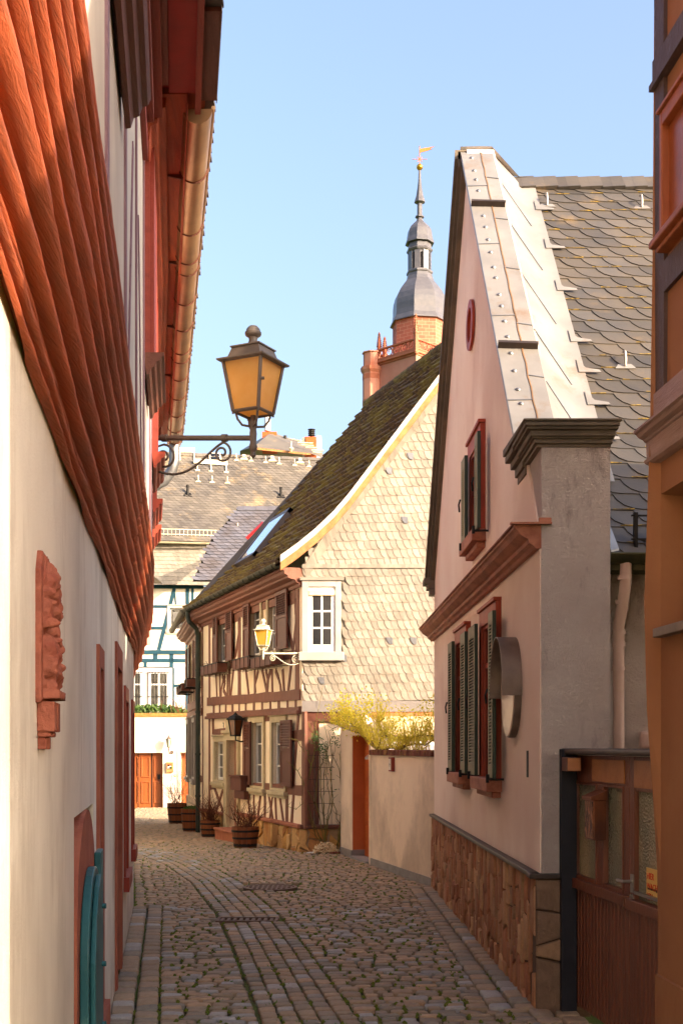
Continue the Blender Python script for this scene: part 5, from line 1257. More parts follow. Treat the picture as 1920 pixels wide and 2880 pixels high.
# ================================================================ orange house, near right
FO = Frame((1.6+.074*6.3, 0), (-.074,1))
if FO.n.x > 0: FO.n = -FO.n
OH = thing('orange_house', 'orange plastered house with dark timbers at the right edge', 'house', (3.2,4,0))
def xo(Y): return 1.6+.074*(6.3-Y)
def po(x, y, d=0):
    u, z = FO.uz(x, y, d); return u, z
LO = 6.3*math.sqrt(1+.074**2)
# body; its outer edge leans a little with age
un, zn0 = po(1857, 1380); uw0 = po(1990,1500)[0]; zn1 = po(1860,1388)[1]; zn_b = po(1855,1772)[1]
q = MB()
edge = [(-.2,0),(.56,0),(1.07,.004),(1.5,.03),(1.88,.058),(2.42,.072),(2.9,.055),(3.32,.041),(4.2,.028),(5.48,.02),(8.6,.02)]
P1 = [FO.p(LO, z, d) for z, d in edge]; P2 = [Vector((4.05, p.y+.1, p.z)) for p in P1]
q.grid([P1, P2])
uA = un; uB = un-.55
def op(u0, u1, z0, z1, d=0): q.quad(FO.p(u0,z0,d), FO.p(u1,z0,d), FO.p(u1,z1,d), FO.p(u0,z1,d))
# front skin with a niche
zz = edge
for (za, ea), (zb_, eb) in zip(zz, zz[1:]):
    q.add([FO.p(uA,za,0), FO.p(LO,za,ea), FO.p(LO,zb_,eb), FO.p(uA,zb_,0)], [(0,1,2,3)])
q.add([FO.p(.87,-.2,0),FO.p(uB,-.2,0),FO.p(uB,8.6,0),FO.p(5.4,8.6,0),FO.p(.87,4.0,0)],[(0,1,2,3,4)]); op(uB, uA, -.2, zn_b); op(uB, uA, zn1+.0, 8.6)
rd_ = .16
q.quad(FO.p(uA,zn_b,0), FO.p(uA,zn1,0), FO.p(uA-.02,zn1-.02,-rd_), FO.p(uA-.02,zn_b,-rd_)); q.quad(FO.p(uB,zn_b,0), FO.p(uB,zn1,0), FO.p(uB,zn1,-rd_), FO.p(uB,zn_b,-rd_)); q.quad(FO.p(uB,zn1,0), FO.p(uA,zn1,0), FO.p(uA,zn1-.02,-rd_), FO.p(uB,zn1-.02,-rd_)); q.quad(FO.p(uB,zn_b,0), FO.p(uA,zn_b,0), FO.p(uA,zn_b,-rd_), FO.p(uB,zn_b,-rd_))
q.quad(FO.p(.87,-.2,0), Vector((3.0,.87,-.2)), Vector((3.0,.87,4.0)), FO.p(.87,4.0,0))
q.build('wall', m['orange'], OH)
q = MB(); q.box(3.0, 9, .87, 6.2, -.2, 3.9); q.build('rear_wall', m['orange'], OH)
# unseen roof and upper walls, shaped to cast the lane's shadows; hipped towards viewer
q = MB(); a = FO.p(.80,3.98,.12); b = FO.p(5.4,8.62,.12); c = FO.p(LO+.12,8.62,.12)
q.add([a, b, Vector((4.1,5.4,8.62)), Vector((4.1,.8,3.98))], [(0,1,2,3)]); q.add([b, c, Vector((4.1,6.45,8.62)), Vector((4.1,5.4,8.62))], [(0,1,2,3)])
q.add([Vector((4.05,.8,3.98)), Vector((9,.8,3.98)), Vector((9,6.5,5.1)), Vector((4.05,6.5,5.1))], [(0,1,2,3)]); q.build('roof', m['slate_dark'], OH)
q = MB(); q.quad(Vector((4.05,6.4,-.2)), Vector((9,6.4,-.2)), Vector((9,6.4,5.09)), Vector((4.05,6.4,5.09))); q.quad(Vector((4.05,.87,3.9)), Vector((4.05,6.4,3.9)), Vector((4.05,6.4,8.6)), Vector((4.05,5.4,8.6))); q.build('rear_wall', m['orange'], OH)
# lintel band, timbers
q = MB(); ub_ = po(1851,2736)[0]; q.fb(FO, .7, ub_, -.1, po(1851,2740)[1], 0, .02); q.build('plinth', m['orange'], OH)
u1, zt = po(1806,1212,.10); prof = [(0,0),(.10,0),(.10,-.012),(.085,-.02),(.075,-.034),(.05,-.045),(.045,-.055),(.035,-.06),(.03,-.14),(.045,-.15),(.04,-.165),(.02,-.175),(0,-.18)]
zt = CAMZ+(HY-1214)/FPX*6.35
cornice(FO, 4.5, LO+.055, zt, [(d+.01 if d > 0 else d,z) for d, z in prof], 'worn_mould', OH, 'storey_cornice')
up0, _ = po(1838,800,.02); up1, _ = po(1864,800,.02)
q = MB(); q.fbar(FO, ((up0+up1)/2, zt+.14), ((up0+up1)/2-.005, 6.3), abs(up1-up0), -.01, .02, .12); q.build('timber_post', m['dark_timber'], OH)
q = MB(); ue, _ = po(1836,1150,.03); q.fb(FO, 4.6, ue, zt+.0, zt+.17, 0, .03); q.build('timber_beam', m['worn_mould'], OH)
q = MB(); z_ = po(1868,200,.03)[1]; q.fb(FO, 4.5, up0, z_+.02, z_+.15, 0, .03); q.fb(FO, 4.5, up0+.01, z_, z_+.03, 0, .045); q.build('timber_beam', m['dark_timber'], OH)
q = MB(); zs_ = po(1850,690,.03)[1]; q.fb(FO, 4.5, up1-.0, zs_-.25, zs_-.1, 0, .022); q.build('timber_rail', m['dark_timber'], OH)
# upper window frame with sill
uf, zf = po(1860,340,.03)
q = MB(); q.fb(FO, uf-.035, uf, zs_, zf+.03, -.01, .045); q.fb(FO, uf-.6, uf-.035, zf-.04, zf+.03, -.01, .045); q.fb(FO, uf-.55, uf+.01, zf+.03, zf+.05, -.01, .06); Wn_ = q.build('window', m['orange_trim'], OH, bevel=.006)
q = MB(); q.fb(FO, uf-.5, uf-.035, zs_, zf-.04, -.004, .006); q.build('pane', m['door_wood'], Wn_)
q = MB(); q.fb(FO, uf-.6, uf+.03, zs_-.035, zs_, -.01, .09); q.fb(FO, uf-.6, uf+.01, zs_-.06, zs_-.035, -.01, .06); q.build('sill', m['orange_trim'], Wn_, bevel=.008)
# lower niche: window inside and grey sill
q = MB(); q.fb(FO, uB, uA-.06, zn_b, zn1-.02, -rd_-.02, -rd_+.01); N2 = q.build('window', m['orange_trim'], OH)
q = MB(); q.fb(FO, uB, uA-.13, zn_b+.07, zn1-.1, -rd_+.01, -rd_+.016); q.build('pane', m['dark_glass'], N2)
q = MB(); us = po(1839,1785,.05)[0]; q.fb(FO, uB-.02, us, zn_b-.045, zn_b, -.0, .06); q.build('sill', m['hood_metal'], N2, bevel=.004)
q = MB(); q.quad(FO.p(uB,-.2,-rd_-.02), FO.p(uA,-.2,-rd_-.02), FO.p(uA,zn1,-rd_-.02), FO.p(uB,zn1,-rd_-.02))
# ================================================================ gate between the houses
FGt = Frame((1.5+.117*8,0), (-.117,1))
if FGt.n.x > 0: FGt.n = -FGt.n
c11 = crop(1560, 2080, .2381)
def gg(a, b, d=0): return FGt.uz(*c11(a, b), d)
GT = thing('garden_gate', 'brown wooden gate with hammered glass panes between pink and orange houses', 'gate', FGt.p(7.2,0,0))
q = MB(); q.box(1.395, 1.492, 7.90, 7.985, -.05, CAMZ-.02); q.build('gate_post', m['black_post'], GT, bevel=.004)
uE = gg(195, 1000)[0]; zR = gg(560,1760,.02)[1]; uM = gg(905,1000)[0]; zT = CAMZ-.06; uN = 5.2
q = MB(); q.fb(FGt, uM+.004, uE, zR-.05, zR+.01, -.03, .05)
xs = [195, 255, 520, 600, 830, 905]
for a, b in ((195,262),(520,603),(838,905)): q.fb(FGt, gg(b,1000)[0], gg(a,1000)[0], zR+.01, zT-.17, -.03, .015)
q.fb(FGt, uM+.004, uE, zT-.17, zT-.0, -.03, .012)
LF = q.build('gate_leaf', m['gate_wood'], GT, bevel=.004)
q = MB(); q.fb(FGt, gg(850,0)[0], gg(470,0)[0], zT-.155, zT-.02, .012, .02); q.build('head_board', m['gate_light'], LF, bevel=.003)
gl = MB(); gl.fb(FGt, gg(520,0)[0], gg(262,0)[0], zR+.01, zT-.17, -.02, -.01); gl.build('glass_pane', m['hammered'], LF)
gl = MB(); gl.fb(FGt, gg(838,0)[0], gg(603,0)[0], zR+.01, zT-.17, -.02, -.01); gl.build('glass_pane', m['hammered'], LF)
fr = MB()
for a, b in ((262,520),(603,838)):
    u0, u1 = gg(b,0)[0], gg(a,0)[0]; e = .012; z0, z1 = zR+.01, zT-.17
    fr.fb(FGt,u0,u0+e,z0,z1,-.01,.022); fr.fb(FGt,u1-e,u1,z0,z1,-.01,.022); fr.fb(FGt,u0+e,u1-e,z0,z0+e*1.8,-.01,.022); fr.fb(FGt,u0+e,u1-e,z1-e,z1,-.01,.022)
fr.build('glazing_bead', m['gate_wood'], LF, bevel=.002)
def ribs(ua, ub, parent):
    q = MB(); n = int((ub-ua)/.062)
    q.fb(FGt, ua, ub, .06, zR-.06, -.03, -.012)
    for k in range(n):
        a = lerp(ua, ub, k/n); b = lerp(ua, ub, (k+1)/n); q.fpoly(FGt, [(a+.004,.05),(b-.004,.05),(b-.004,zR-.055),(a+.004,zR-.055)], -.012, .014)
    return q.build('ribbed_panel', m['gate_wood'], parent, bevel=.005)
ribs(uM+.004, uE, LF)
uL = uM-.008; q = MB(); q.fb(FGt, uL-.075, uL, .05, zT, -.03, .015); q.fb(FGt, uN, uL-.075, zT-.19, zT, -.03, .012); q.fb(FGt, uN, uL, zR-.06, zR, -.03, .045); D2 = q.build('gate_door', m['gate_wood'], GT, bevel=.004)
q = MB(); q.fb(FGt, uN, uL-.08, zT-.17, zT-.02, .012, .02); q.build('head_board', m['gate_light'], D2)
q = MB(); q.fb(FGt, uN, uL-.075, zR, zT-.19, -.02, -.01); q.build('glass_pane', m['hammered'], D2); ribs(uN, uL, D2)
q = MB(); q.fb(FGt, uN, uL-.075, zR+.03, zR+.045, -.01, .02); q.build('glazing_strip', m['steel'], D2)
q = MB(); h = FGt.p(uL-.04, gg(985,1690)[1], .015); hz = h.z; 
q.fb(FGt, uL-.065, uL-.02, hz-.06, hz+.04, .015, .02); q.tube([h, h+FGt.n*.05, h+FGt.n*.055+FGt.u*.09], .010, 8); q.build('handle', m['steel'], D2, smooth=True)
q = MB(); kz = gg(1005,1890)[1]; q.tube([FGt.p(uL-.04,kz,.012), FGt.p(uL-.04,kz,.026)], .020, 14); q.build('lock_cylinder', m['steel'], D2)
# canopy rail with sheet cap and carved end beam
q = MB(); q.fb(FGt, uN, uE+.02, zT+.005, zT+.045, -.08, .10); q.build('sheet_cap', m['dark_cap'], GT, bevel=.015)
q = MB(); q.box(1.397, 1.484, 7.72, 7.90, CAMZ-.158, CAMZ-.072); q.build('beam_end', m['gate_wood'], GT, bevel=.003)
q = MB(); q.box(1.401, 1.480, 7.715, 7.72, CAMZ-.154, CAMZ-.076); q.build('carved_end', m['gate_light'], GT)
# poster
SGN = thing('notice', 'yellow notice with red lettering fixed inside the gate glass near its handle', 'sign', FGt.p(uL-.2, zR+.05, 0))
ps = gg(1065,1510)[0]; zs0 = gg(1070,1860)[1]; zs1 = gg(1070,1510)[1]
q = MB(); q.fb(FGt, ps-.22, ps, zs0, zs1, -.008, -.005); q.build('panel', m['sign_yellow'], SGN)
for k, s_ in enumerate(('HIER','WACHE','ICH')):
    text(s_, .05, FGt, ps-.012, zs1-.045-.055*k, -.0035, 'sign_red', SGN, ext=.001, align='LEFT')
text('Betreten auf eigene Gefahr', .022, FGt, ps-.02, zs0+.05, -.0035, 'black_print', SGN, ext=.001, align='LEFT')
# mailbox
MB2 = thing('letter_box', 'copper letter box with carved front hung on the gate glass', 'mailbox', FGt.p(gg(560,0)[0], gg(480,1150)[1], .08))
u0, z0 = gg(590,1165,.015); z1 = gg(590,700,.015)[1]; u1 = u0+.11
u0 = gg(600,900,.02)[0]; u1 = u0+.16
z0 = CAMZ+(HY-(2080+1160*.2381))/FPX*7.55; z1 = CAMZ+(HY-(2080+700*.2381))/FPX*7.55; zr2 = CAMZ+(HY-(2080+600*.2381))/FPX*7.6
q = MB(); q.fb(FGt, u0, u1, z0, z1, .018, .095); q.build('body', m['copper'], MB2, bevel=.003)
q = MB(); q.fb(FGt, u0+.008, u1-.008, z0+.01, z1-.01, .095, .10); q.build('carved_front', m['bark'], MB2)
q = MB(); q.hexa([FGt.p(u0-.01,z1,.015),FGt.p(u1+.01,z1,.015),FGt.p(u1+.01,z1,.112),FGt.p(u0-.01,z1,.112),FGt.p(u0-.01,zr2+.01,.015),FGt.p(u1+.01,zr2+.01,.015),FGt.p(u1+.01,z1+.02,.115),FGt.p(u0-.01,z1+.02,.115)]); q.build('lid', m['copper'], MB2, bevel=.003)
# something dark behind the glass
# ================================================================ garden wall with door
random.seed(31)
A0 = Vector((1.115,15.07,0)); A1 = Vector((.40,18.0,0)); dW = (A1-A0).normalized()
FW = Frame((A0.x,A0.y), (dW.x,dW.y))
if FW.n.x > 0: FW.n = -FW.n
LW = (A1-A0).length
GWL = thing('garden_wall', 'aged white plaster garden wall with brick coping between the houses', 'wall', (.75,16.5,0))
q = MB(); q.fb(FW, -.03, LW-.10, -.2, 1.57, -.22, 0); q.build('wall', m['white_wall'], GWL)
q = MB(); q.fb(FW, -.03, LW-.12, -.2, .09, -.02, .018); q.build('plinth', m['concrete'], GWL)
q = MB(); N_C = 46
for k in range(N_C):
    a = lerp(0, LW-.10, k/N_C); q.cv = random.random(); q.fb(FW, a+.004, a+(LW-.1)/N_C-.004, 1.57, 1.645+random.uniform(-.004,.006), -.26, .035+random.uniform(-.006,.006))
q.build('coping', m['coping'], GWL, bevel=.008)
zd, zt_ = 1.86, 2.02
q = MB(); q.fb(FW, LW-.10, LW, -.2, zt_, -.25, .005); q.fb(FW, LW, LW+.98, zd, zt_, -.25, .003); q.fb(FW, LW+.98, LW+1.72, -.2, zt_, -.25, .005); DW = q.build('door_surround', m['white_wall'], GWL)
q = MB(); q.fb(FW, LW+.972, LW+.98, .12, zd-.001, -.42, -.004); q.fb(FW, LW+.0, LW+.98, zd-.008, zd-.001, -.42, -.004); q.build('door_reveal', m['rust_orange'], GWL)
q = MB(); q.fb(FW, LW+.967, LW+.98, -.2, .12, -.42, .002); q.fb(FW, LW+.98, LW+1.72, -.2, .11, -.1, .02); q.build('plinth', m['grey_band'], GWL)
q = MB(); q.fb(FW, LW-.05, LW+.98, -.02, zd, -.22, -.19); DR = q.build('door', m['rust_orange2'], GWL)
q = MB()
for k in range(40): q.fb(FW, LW+.0, LW+.93, .03+k*.045, .06+k*.045, -.19, -.178)
q.build('slats', m['rust_orange2'], DR, bevel=.004)
q = MB(); q.fb(FW, LW, LW+.98, -.05, .03, -.3, .05); q.build('threshold', m['concrete'], GWL)
# red framed plaque
u, z = FW.uz(*crop(820,1900,.2806)(1018,890)); HS = thing('wall_plaque', 'small red-framed plaque on the white garden wall below the coping', 'sign', FW.p(u, z-.09, 0))
q = MB(); q.fb(FW, u-.07, u+.07, z-.095, z+.095, 0, .05); q.build('frame', m['window_red'], HS, bevel=.003); q = MB(); q.fb(FW, u-.052, u+.052, z-.075, z+.075, .05, .054); q.build('panel', m['sign_white'], HS); q = MB(); q.fb(FW, u-.03, u+.01, z-.004, z+.004, .054, .056); q.fb(FW, u-.006, u+.002, z-.03, z+.02, .054, .056); q.build('marking', m['black_print'], HS)
# ================================================================ garden shed and glass roof behind the wall
SH = thing('garden_shed', 'pale boarded lean-to with white glass roof behind the garden wall', 'shed', (1.3,18.9,0))
q = MB(); q.box(.50,3.2,19.55,19.9,-.1,2.12); q.build('wall', m['white_wall'], SH)
q = MB(); q.box(.62,3.2,19.45,19.55,1.86,2.16); q.build('fascia_board', m['pale_wood'], SH, bevel=.004)
q = MB(); q.box(.62,3.2,19.46,19.55,1.76,1.84); q.build('shadow_board', m['stem_green'], SH)
q = MB(); q.hexa([(.35,18.6,1.5),(3.2,17.4,1.5),(3.2,19.45,1.74),(.62,19.45,1.74),(.35,18.6,1.53),(3.2,17.4,1.53),(3.2,19.45,1.77),(.62,19.45,1.77)]); q.build('glass_roof', m['white_paint'], SH)
q = MB()
for k in range(7): x = .5+k*.4; q.tube([(x,18.4-.3*k*.3,1.55),(x+.05,19.45,1.785)], .014, 5)
q.build('glazing_bar', m['grey_band'], SH)
DS = thing('wall_lantern', 'white globe-like outdoor lamp housing half hidden by the yellow shrub', 'lamp', (.32,19.6,1.9))
q = MB(); q.lathe([(.0,-.16),(.10,-.14),(.16,-.06),(.17,.03),(.13,.12),(.06,.16),(.0,.17)], 16, (.33,19.55,2.02)); q.build('globe', m['white_paint'], DS, smooth=True)
q = MB(); q.box(.22,.46,19.5,19.9,2.20,2.26); q.build('cover', m['grey_band'], DS, bevel=.01)
# ================================================================ far end: white wall building with doors
random.seed(41)
FX = Frame((-8.6,48.0),(1,0)); 
if FX.n.y > 0: FX.n = -FX.n
c10 = crop(360, 2060, .1658)
def fx(a, b, d=0): return FX.uz(*c10(a, b), d)
G0 = gz(48)
TG = thing('garage_building', 'low sunlit white building with two orange-brown doors at the street end', 'building', (-5,49.5,G0))
ztop = FX.uz(400,2016)[1]
gA, gB = fx(-160,0)[0], fx(592,0)[0]; zD = fx(300,345)[1]; dA, dB = fx(885,0)[0], fx(1290,0)[0]
q = MB(); q.fb(FX, -8, gA, G0-.3, ztop, -3, 0); q.fb(FX, gA, gB, zD, ztop, -3, 0); q.fb(FX, gB, dA, G0-.3, ztop, -3, 0); q.fb(FX, dA, dB, zD, ztop, -3, 0); q.fb(FX, dB, 9.5, G0-.3, ztop, -3, 0); q.build('wall', m['white_house'], TG)
q = MB(); q.fb(FX, -8, 9.5, ztop, ztop+.14, -.5, .05); q.build('brick_cap', m['brick_cap'], TG, bevel=.01)
q = MB(); q.fb(FX, -8, 9.5, ztop-.02, ztop+.1, -4, -.55); q.build('terrace', m['concrete'], TG)
q = MB(); zp = fx(700,928)[1]; q.fb(FX, gB+.01, fx(832,0)[0], G0-.3, zp, 0, .012); q.build('plinth', m['beige_plinth'], TG)
q = MB(); q.fb(FX, fx(838,0)[0], dA, G0-.3, zD+.02, .0, .02); q.fb(FX, fx(838,0)[0], dB, zD+.02, fx(0,290)[1], .0, .02); q.build('door_surround', m['beige_plinth'], TG)
q = MB(); q.fb(FX, gA, gB, G0-.05, zD, -.32, -.25); GD = q.build('garage_door', m['door_wood'], TG)
q = MB(); cols_ = [(gA+.05),(gA+.75),fx(165,0)[0],fx(200,0)[0],fx(393,0)[0],fx(400,0)[0]+.02,gB-.05]
for a, b in ((135,158),(210,360),(430,575)):
    ua, ub = fx(a,0)[0], fx(b,0)[0]
    for z0, z1 in ((G0+.15,G0+1.0),(G0+1.15,zD-.15)):
        q.fb(FX, ua, ub, z0, z0+.05, -.25, -.22); q.fb(FX, ua, ub, z1-.05, z1, -.25, -.22); q.fb(FX, ua, ua+.05, z0+.05, z1-.05, -.25, -.22); q.fb(FX, ub-.05, ub, z0+.05, z1-.05, -.25, -.22)
q.build('door_panel', m['door_wood'], GD, bevel=.008)
q = MB(); q.fb(FX, fx(393,0)[0]-.02, fx(393,0)[0]+.02, G0, zD, -.25, -.235); q.fb(FX, fx(160,0)[0]-.012, fx(160,0)[0]+.012, G0, zD, -.25, -.235); q.build('door_gap', m['black_print'], GD)
q = MB(); q.fb(FX, fx(490,0)[0], fx(535,0)[0], fx(0,800)[1], fx(0,712)[1], -.25, -.20); q.build('handle', m['iron'], GD)
q = MB(); q.fb(FX, dA, dB, G0-.05, zD, -.45, -.38); ED = q.build('entrance_door', m['door_wood'], TG)
q = MB(); q.fb(FX, fx(985,0)[0], fx(1200,0)[0], fx(0,808)[1], fx(0,400)[1], -.38, -.37); q.build('pane', m['dark_glass'], ED)
q = MB(); q.fb(FX, fx(975,0)[0], fx(985,0)[0], fx(0,815)[1], fx(0,395)[1], -.38, -.34); q.fb(FX, fx(985,0)[0], fx(1200,0)[0], fx(0,820)[1], fx(0,808)[1], -.38, -.34); q.fb(FX, fx(985,0)[0], fx(1200,0)[0], G0+.2, G0+.26, -.38, -.35); q.build('door_panel', m['door_wood'], ED, bevel=.006)
# picture box and bell plate
PBX = thing('display_case', 'square orange wooden picture case on the sunlit white wall', 'display case', FX.p(fx(712,0)[0], fx(0,680)[1], .05))
u0, u1, z0, z1 = fx(655,0)[0], fx(773,0)[0], fx(0,680)[1], fx(0,505)[1]
q = MB(); q.fb(FX, u0, u1, z0, z1, 0, .10); q.build('case', m['verge_wood'], PBX, bevel=.01)
q = MB(); random.seed(2)
pts = [(fx(712,0)[0], fx(0,590)[1])]
q.fb(FX, u0+.05, u1-.05, z0+.12, z1-.05, .10, .104); q.build('backing', m['brick'], PBX)
for mt, x_, y_, s_ in (('white_paint',700,592,.045),('white_paint',725,582,.04),('leaf_green',735,600,.05),('white_paint',690,600,.03),('black_print',700,560,.035)):
    q = MB(); uu, z_ = fx(x_,y_); q.fpoly(FX, [(uu+s_*1.3*math.cos(k*PI/3), z_+s_*math.sin(k*PI/3)) for k in range(6)], .105, .12); q.build('carved_motif', m[mt], PBX)
BP = thing('bell_plate', 'small brass bell plate between picture case and entrance door', 'doorbell', FX.p(fx(804,0)[0], fx(0,750)[1], .02))
q = MB(); q.fb(FX, fx(788,0)[0], fx(820,0)[0], fx(0,750)[1], fx(0,712)[1], 0, .03); q.build('plate', m['verge_wood'], BP); q = MB(); q.fb(FX, fx(796,0)[0], fx(810,0)[0], fx(0,738)[1], fx(0,722)[1], .03, .04); q.build('button', m['white_paint'], BP)
# ================================================================ blue timbered house above
c9 = crop(360, 1640, .17007)
FB = Frame((-9.5,50.6),(1,.10))
if FB.n.y > 0: FB.n = -FB.n
def fb9(a, b, d=0): return FB.uz(*c9(a, b), d)
BH = thing('blue_timbered_house', 'white house with blue-green timber frame and broad slate roof at the street end', 'house', (-5,53,G0))
z90 = fb9(500,90)[1]
def bb(name, x0, y0, x1, y1, w, d=.02): 
    q = MB(); q.fbar(FB, fb9(x0,y0), fb9(x1,y1), w, -.02, d, .06); return q.build(name, m['blue_timber'], BH)
UP = .17007/3500*51.0     # metres per crop pixel at this distance
bb('timber_beam', 100, 60, 1250, 66, 55*UP, .05)
bb('timber_rail', 300, 385, 650, 388, 48*UP); bb('timber_rail', 300, 745, 600, 745, 50*UP)
bb('timber_beam', 100, 1140, 1045, 1142, 62*UP, .06); bb('timber_beam', 150, 1280, 985, 1282, 60*UP, .02); bb('timber_rail', 100, 1388, 700, 1390, 20*UP); bb('timber_rail', 760, 1698, 980, 1698, 45*UP)
for x, y0, y1, w in ((985,90,1110,58),(455,1165,1260,72),(722,1165,1400,62),(995,1165,2150,80),(750,1400,2100,36),(290,1300,1380,52),(1070,90,300,40)): bb('timber_post', x, y0, x, y1, w*UP)
bb('timber_brace', 768, 90, 512, 1105, 60*UP, .022); bb('timber_brace', 770, 90, 790, 360, 26*UP, .018)
# windows
def w9(x0, y0, x1, y1, trim, rows, bars, lab, cols=2, glass='curtain_glass', fm='white_paint'):
    u0, zb_ = fb9(x0, y1); u1, zt2 = fb9(x1, y0)
    w = window(BH, FB, u0, u1, zb_, zt2, trim=trim, rows=rows, cols=cols, glass=glass, tm='beige_plinth', fm=fm, sill=True); w['label'] = lab
    return w, u0, u1, zb_, zt2
wA = w9(650,370,985,795,.11,1,0,'small square window with white frame and blind under the roof of the blue-framed house', cols=1)
q = MB(); uu0, uu1 = fb9(745,0)[0], fb9(885,0)[0]; za_, zb_ = fb9(800,680)[1], fb9(800,470)[1]
for k in range(11): q.fb(FB, uu0, uu1, lerp(za_,zb_,k/11), lerp(za_,zb_,k/11)+.022, -.085, -.06)
q.build('blind', m['concrete'], wA[0])
holed_wall(FB, 'FB', -3, 11, 1.0, z90+.1, -.16, 0, m['white_house'], BH)
q = MB(); ug0, ug1 = fb9(80,0)[0]-1.2, fb9(735,0)[0]; q.fb(FB, ug0, ug1, fb9(400,2130)[1], fb9(400,1402)[1], 0, .04); SUR = q.build('window_surround', m['beige_plinth'], BH)
for x0, x1 in ((-40,245),(340,685)):
    u0, u1 = fb9(x0,0)[0], fb9(x1,0)[0]; z0, z1 = fb9(400,2080)[1], fb9(400,1470)[1]; e = .07
    f = MB(); f.fb(FB,u0,u0+e*1.5,z0,z1,.04,.09); f.fb(FB,u1-e*1.5,u1,z0,z1,.04,.09); f.fb(FB,u0+e*1.5,u1-e*1.5,z1-e,z1,.04,.09); f.fb(FB,u0+e*1.5,u1-e*1.5,z0,z0+e,.04,.09); um = (u0+u1)/2; f.fb(FB,um-.03,um+.03,z0+e,z1-e,.04,.08); f.fb(FB,u0+e*1.5,u1-e*1.5,lerp(z1,z0,.36),lerp(z1,z0,.36)+.06,.045,.082)
    w = f.build('window', m['white_paint'], BH); g_ = MB(); g_.fb(FB,u0+e,u1-e,z0+e,z1-e,.035,.05); g_.build('pane', m['curtain_glass'], w)
    gr = MB()
    for k in range(7): x = lerp(u0+.05,u1-.05,k/6); gr.tube([FB.p(x,z0,.13), FB.p(x,z1,.13)], .011, 5)
    for z_ in (z0+.5, z1-.02): gr.tube([FB.p(u0-.03,z_,.13), FB.p(u1+.03,z_,.13)], .012, 5)
    gr.build('window_grille', m['iron'], w)
# flared slate skirt
sk = MB(); za_ = fb9(500,50)[1]; ze = FB.uz(500,1528)[1]
up_ = (Vector((0,0,1))*(ze-za_)+FB.n*(-.35)).normalized(); O_ = FB.p(-3, za_, .42); Ns = FB.u.cross(up_); Ns = Ns if Ns.y < 0 else -Ns
slates(sk, O_, FB.u, up_, Ns, .17, .17, lambda u, v: True, 14, (ze-za_)*1.02, tb=.03, tl=.02, skew=.0, lo=False)
sk.build('slate_skirt', m['slate_pale'], BH, norm=False)
q = MB(); q.quad(O_-Ns*.02, O_-Ns*.02+FB.u*14, O_-Ns*.02+FB.u*14+up_*(ze-za_), O_-Ns*.02+up_*(ze-za_)); q.build('skirt_boarding', m['slate_under'], BH)
# main roof, its own bearing (ridge falls away to the right)
Er = FB.p(0, ze, .65); ur = Vector((1,.16,0)).normalized(); 
nb = Vector((ur.y,-ur.x,0)); 
zr3 = 0
pitch = 46; upr = (-nb*math.cos(math.radians(pitch))+Vector((0,0,math.sin(math.radians(pitch))))).normalized(); nr = ur.cross(upr); nr = nr if nr.z > 0 else -nr
O_ = Er+Vector((-2,-.3,0)); LR = 6.3
# choose roof length so that the ridge meets the observed height
sl = MB(); slates(sl, O_, ur, upr, nr, .21, .175, lambda u, v: v < LR-.1, 14.5, LR, tb=.02, tl=.016, th=.008, skew=.0, lo=False)
sl.build('slates', m['slate_blue'], BH, norm=False)
q = MB(); O2 = O_-nr*.02; q.quad(O2, O2+ur*14.5, O2+ur*14.5+upr*LR, O2+upr*LR); t1 = O2+upr*LR; q.quad(t1, t1+ur*14.5, t1+ur*14.5-nb*5-Vector((0,0,5)), t1-nb*5-Vector((0,0,5))); q.build('roof', m['slate_under'], BH)
q = MB()
for k in range(50): q.cv = random.random(); p = t1+ur*(k*.29)-upr*.12; q.prism([p, p+ur*.31, p+ur*.31+upr*.22, p+upr*.22], nr*(.07+.01*(k%2)))
q.build('ridge_slates', m['slate_blue'], BH)
q = MB(); 
for k in range(41): pass
P = [[O_-upr*.05+ur*(14.5*i/20)+nb*(.07*math.cos(PI+PI*k/8)+.05)+Vector((0,0,.07*math.sin(PI+PI*k/8))) for k in range(9)] for i in range(21)]
q.grid(P); q.grid(P, flip=True); q.build('gutter', m['snow_guard'], BH, norm=False)
q = MB(); b0 = O_+upr*.35
for k in range(60): p = b0+ur*(k*.16); q.tube([p+nr*.03, p+nr*.03+Vector((0,0,.26))], .010, 4)
for h_ in (.05,.26): q.tube([b0+nr*.03+Vector((0,0,h_)), b0+ur*9.5+nr*.03+Vector((0,0,h_))], .016, 5)
q.build('snow_guard', m['snow_guard'], BH)
def onroof(px, py, lift=.03):
    k = Vector(((px-CX)/FPX, 1, (HY-py)/FPX)); c0 = Vector((0,0,CAMZ)); t_ = (O_-c0).dot(nr)/k.dot(nr); return c0+k*t_+nr*lift
for px_, py_ in ((665,1298),(706,1300),(747,1304),(785,1308),(829,1312),(869,1316),(558,1358),(597,1360),(640,1362),(480,1290)):
    p = onroof(px_, py_); q = MB(); q.prism([p-ur*.12, p+ur*.12, p+ur*.05+upr*.1, p-ur*.05+upr*.1], nr*.03); q.tube([p+upr*.05, p+upr*.1+nr*.14, p+upr*.3+nr*.16], .022, 5); q.build('roof_hook', m['snow_guard'], BH)
for px_, py_ in ((686,1296),(766,1300),(844,1306)):
    p = onroof(px_, py_); q = MB(); q.prism([p-ur*.18, p+ur*.18, p+ur*.08+upr*.2, p-ur*.08+upr*.2], nr*.05); q.prism([p-ur*.07+upr*.1, p+ur*.07+upr*.1, p+ur*.07+upr*.25, p-ur*.07+upr*.25], nr*.14); q.build('roof_vent', m['snow_guard'], BH)
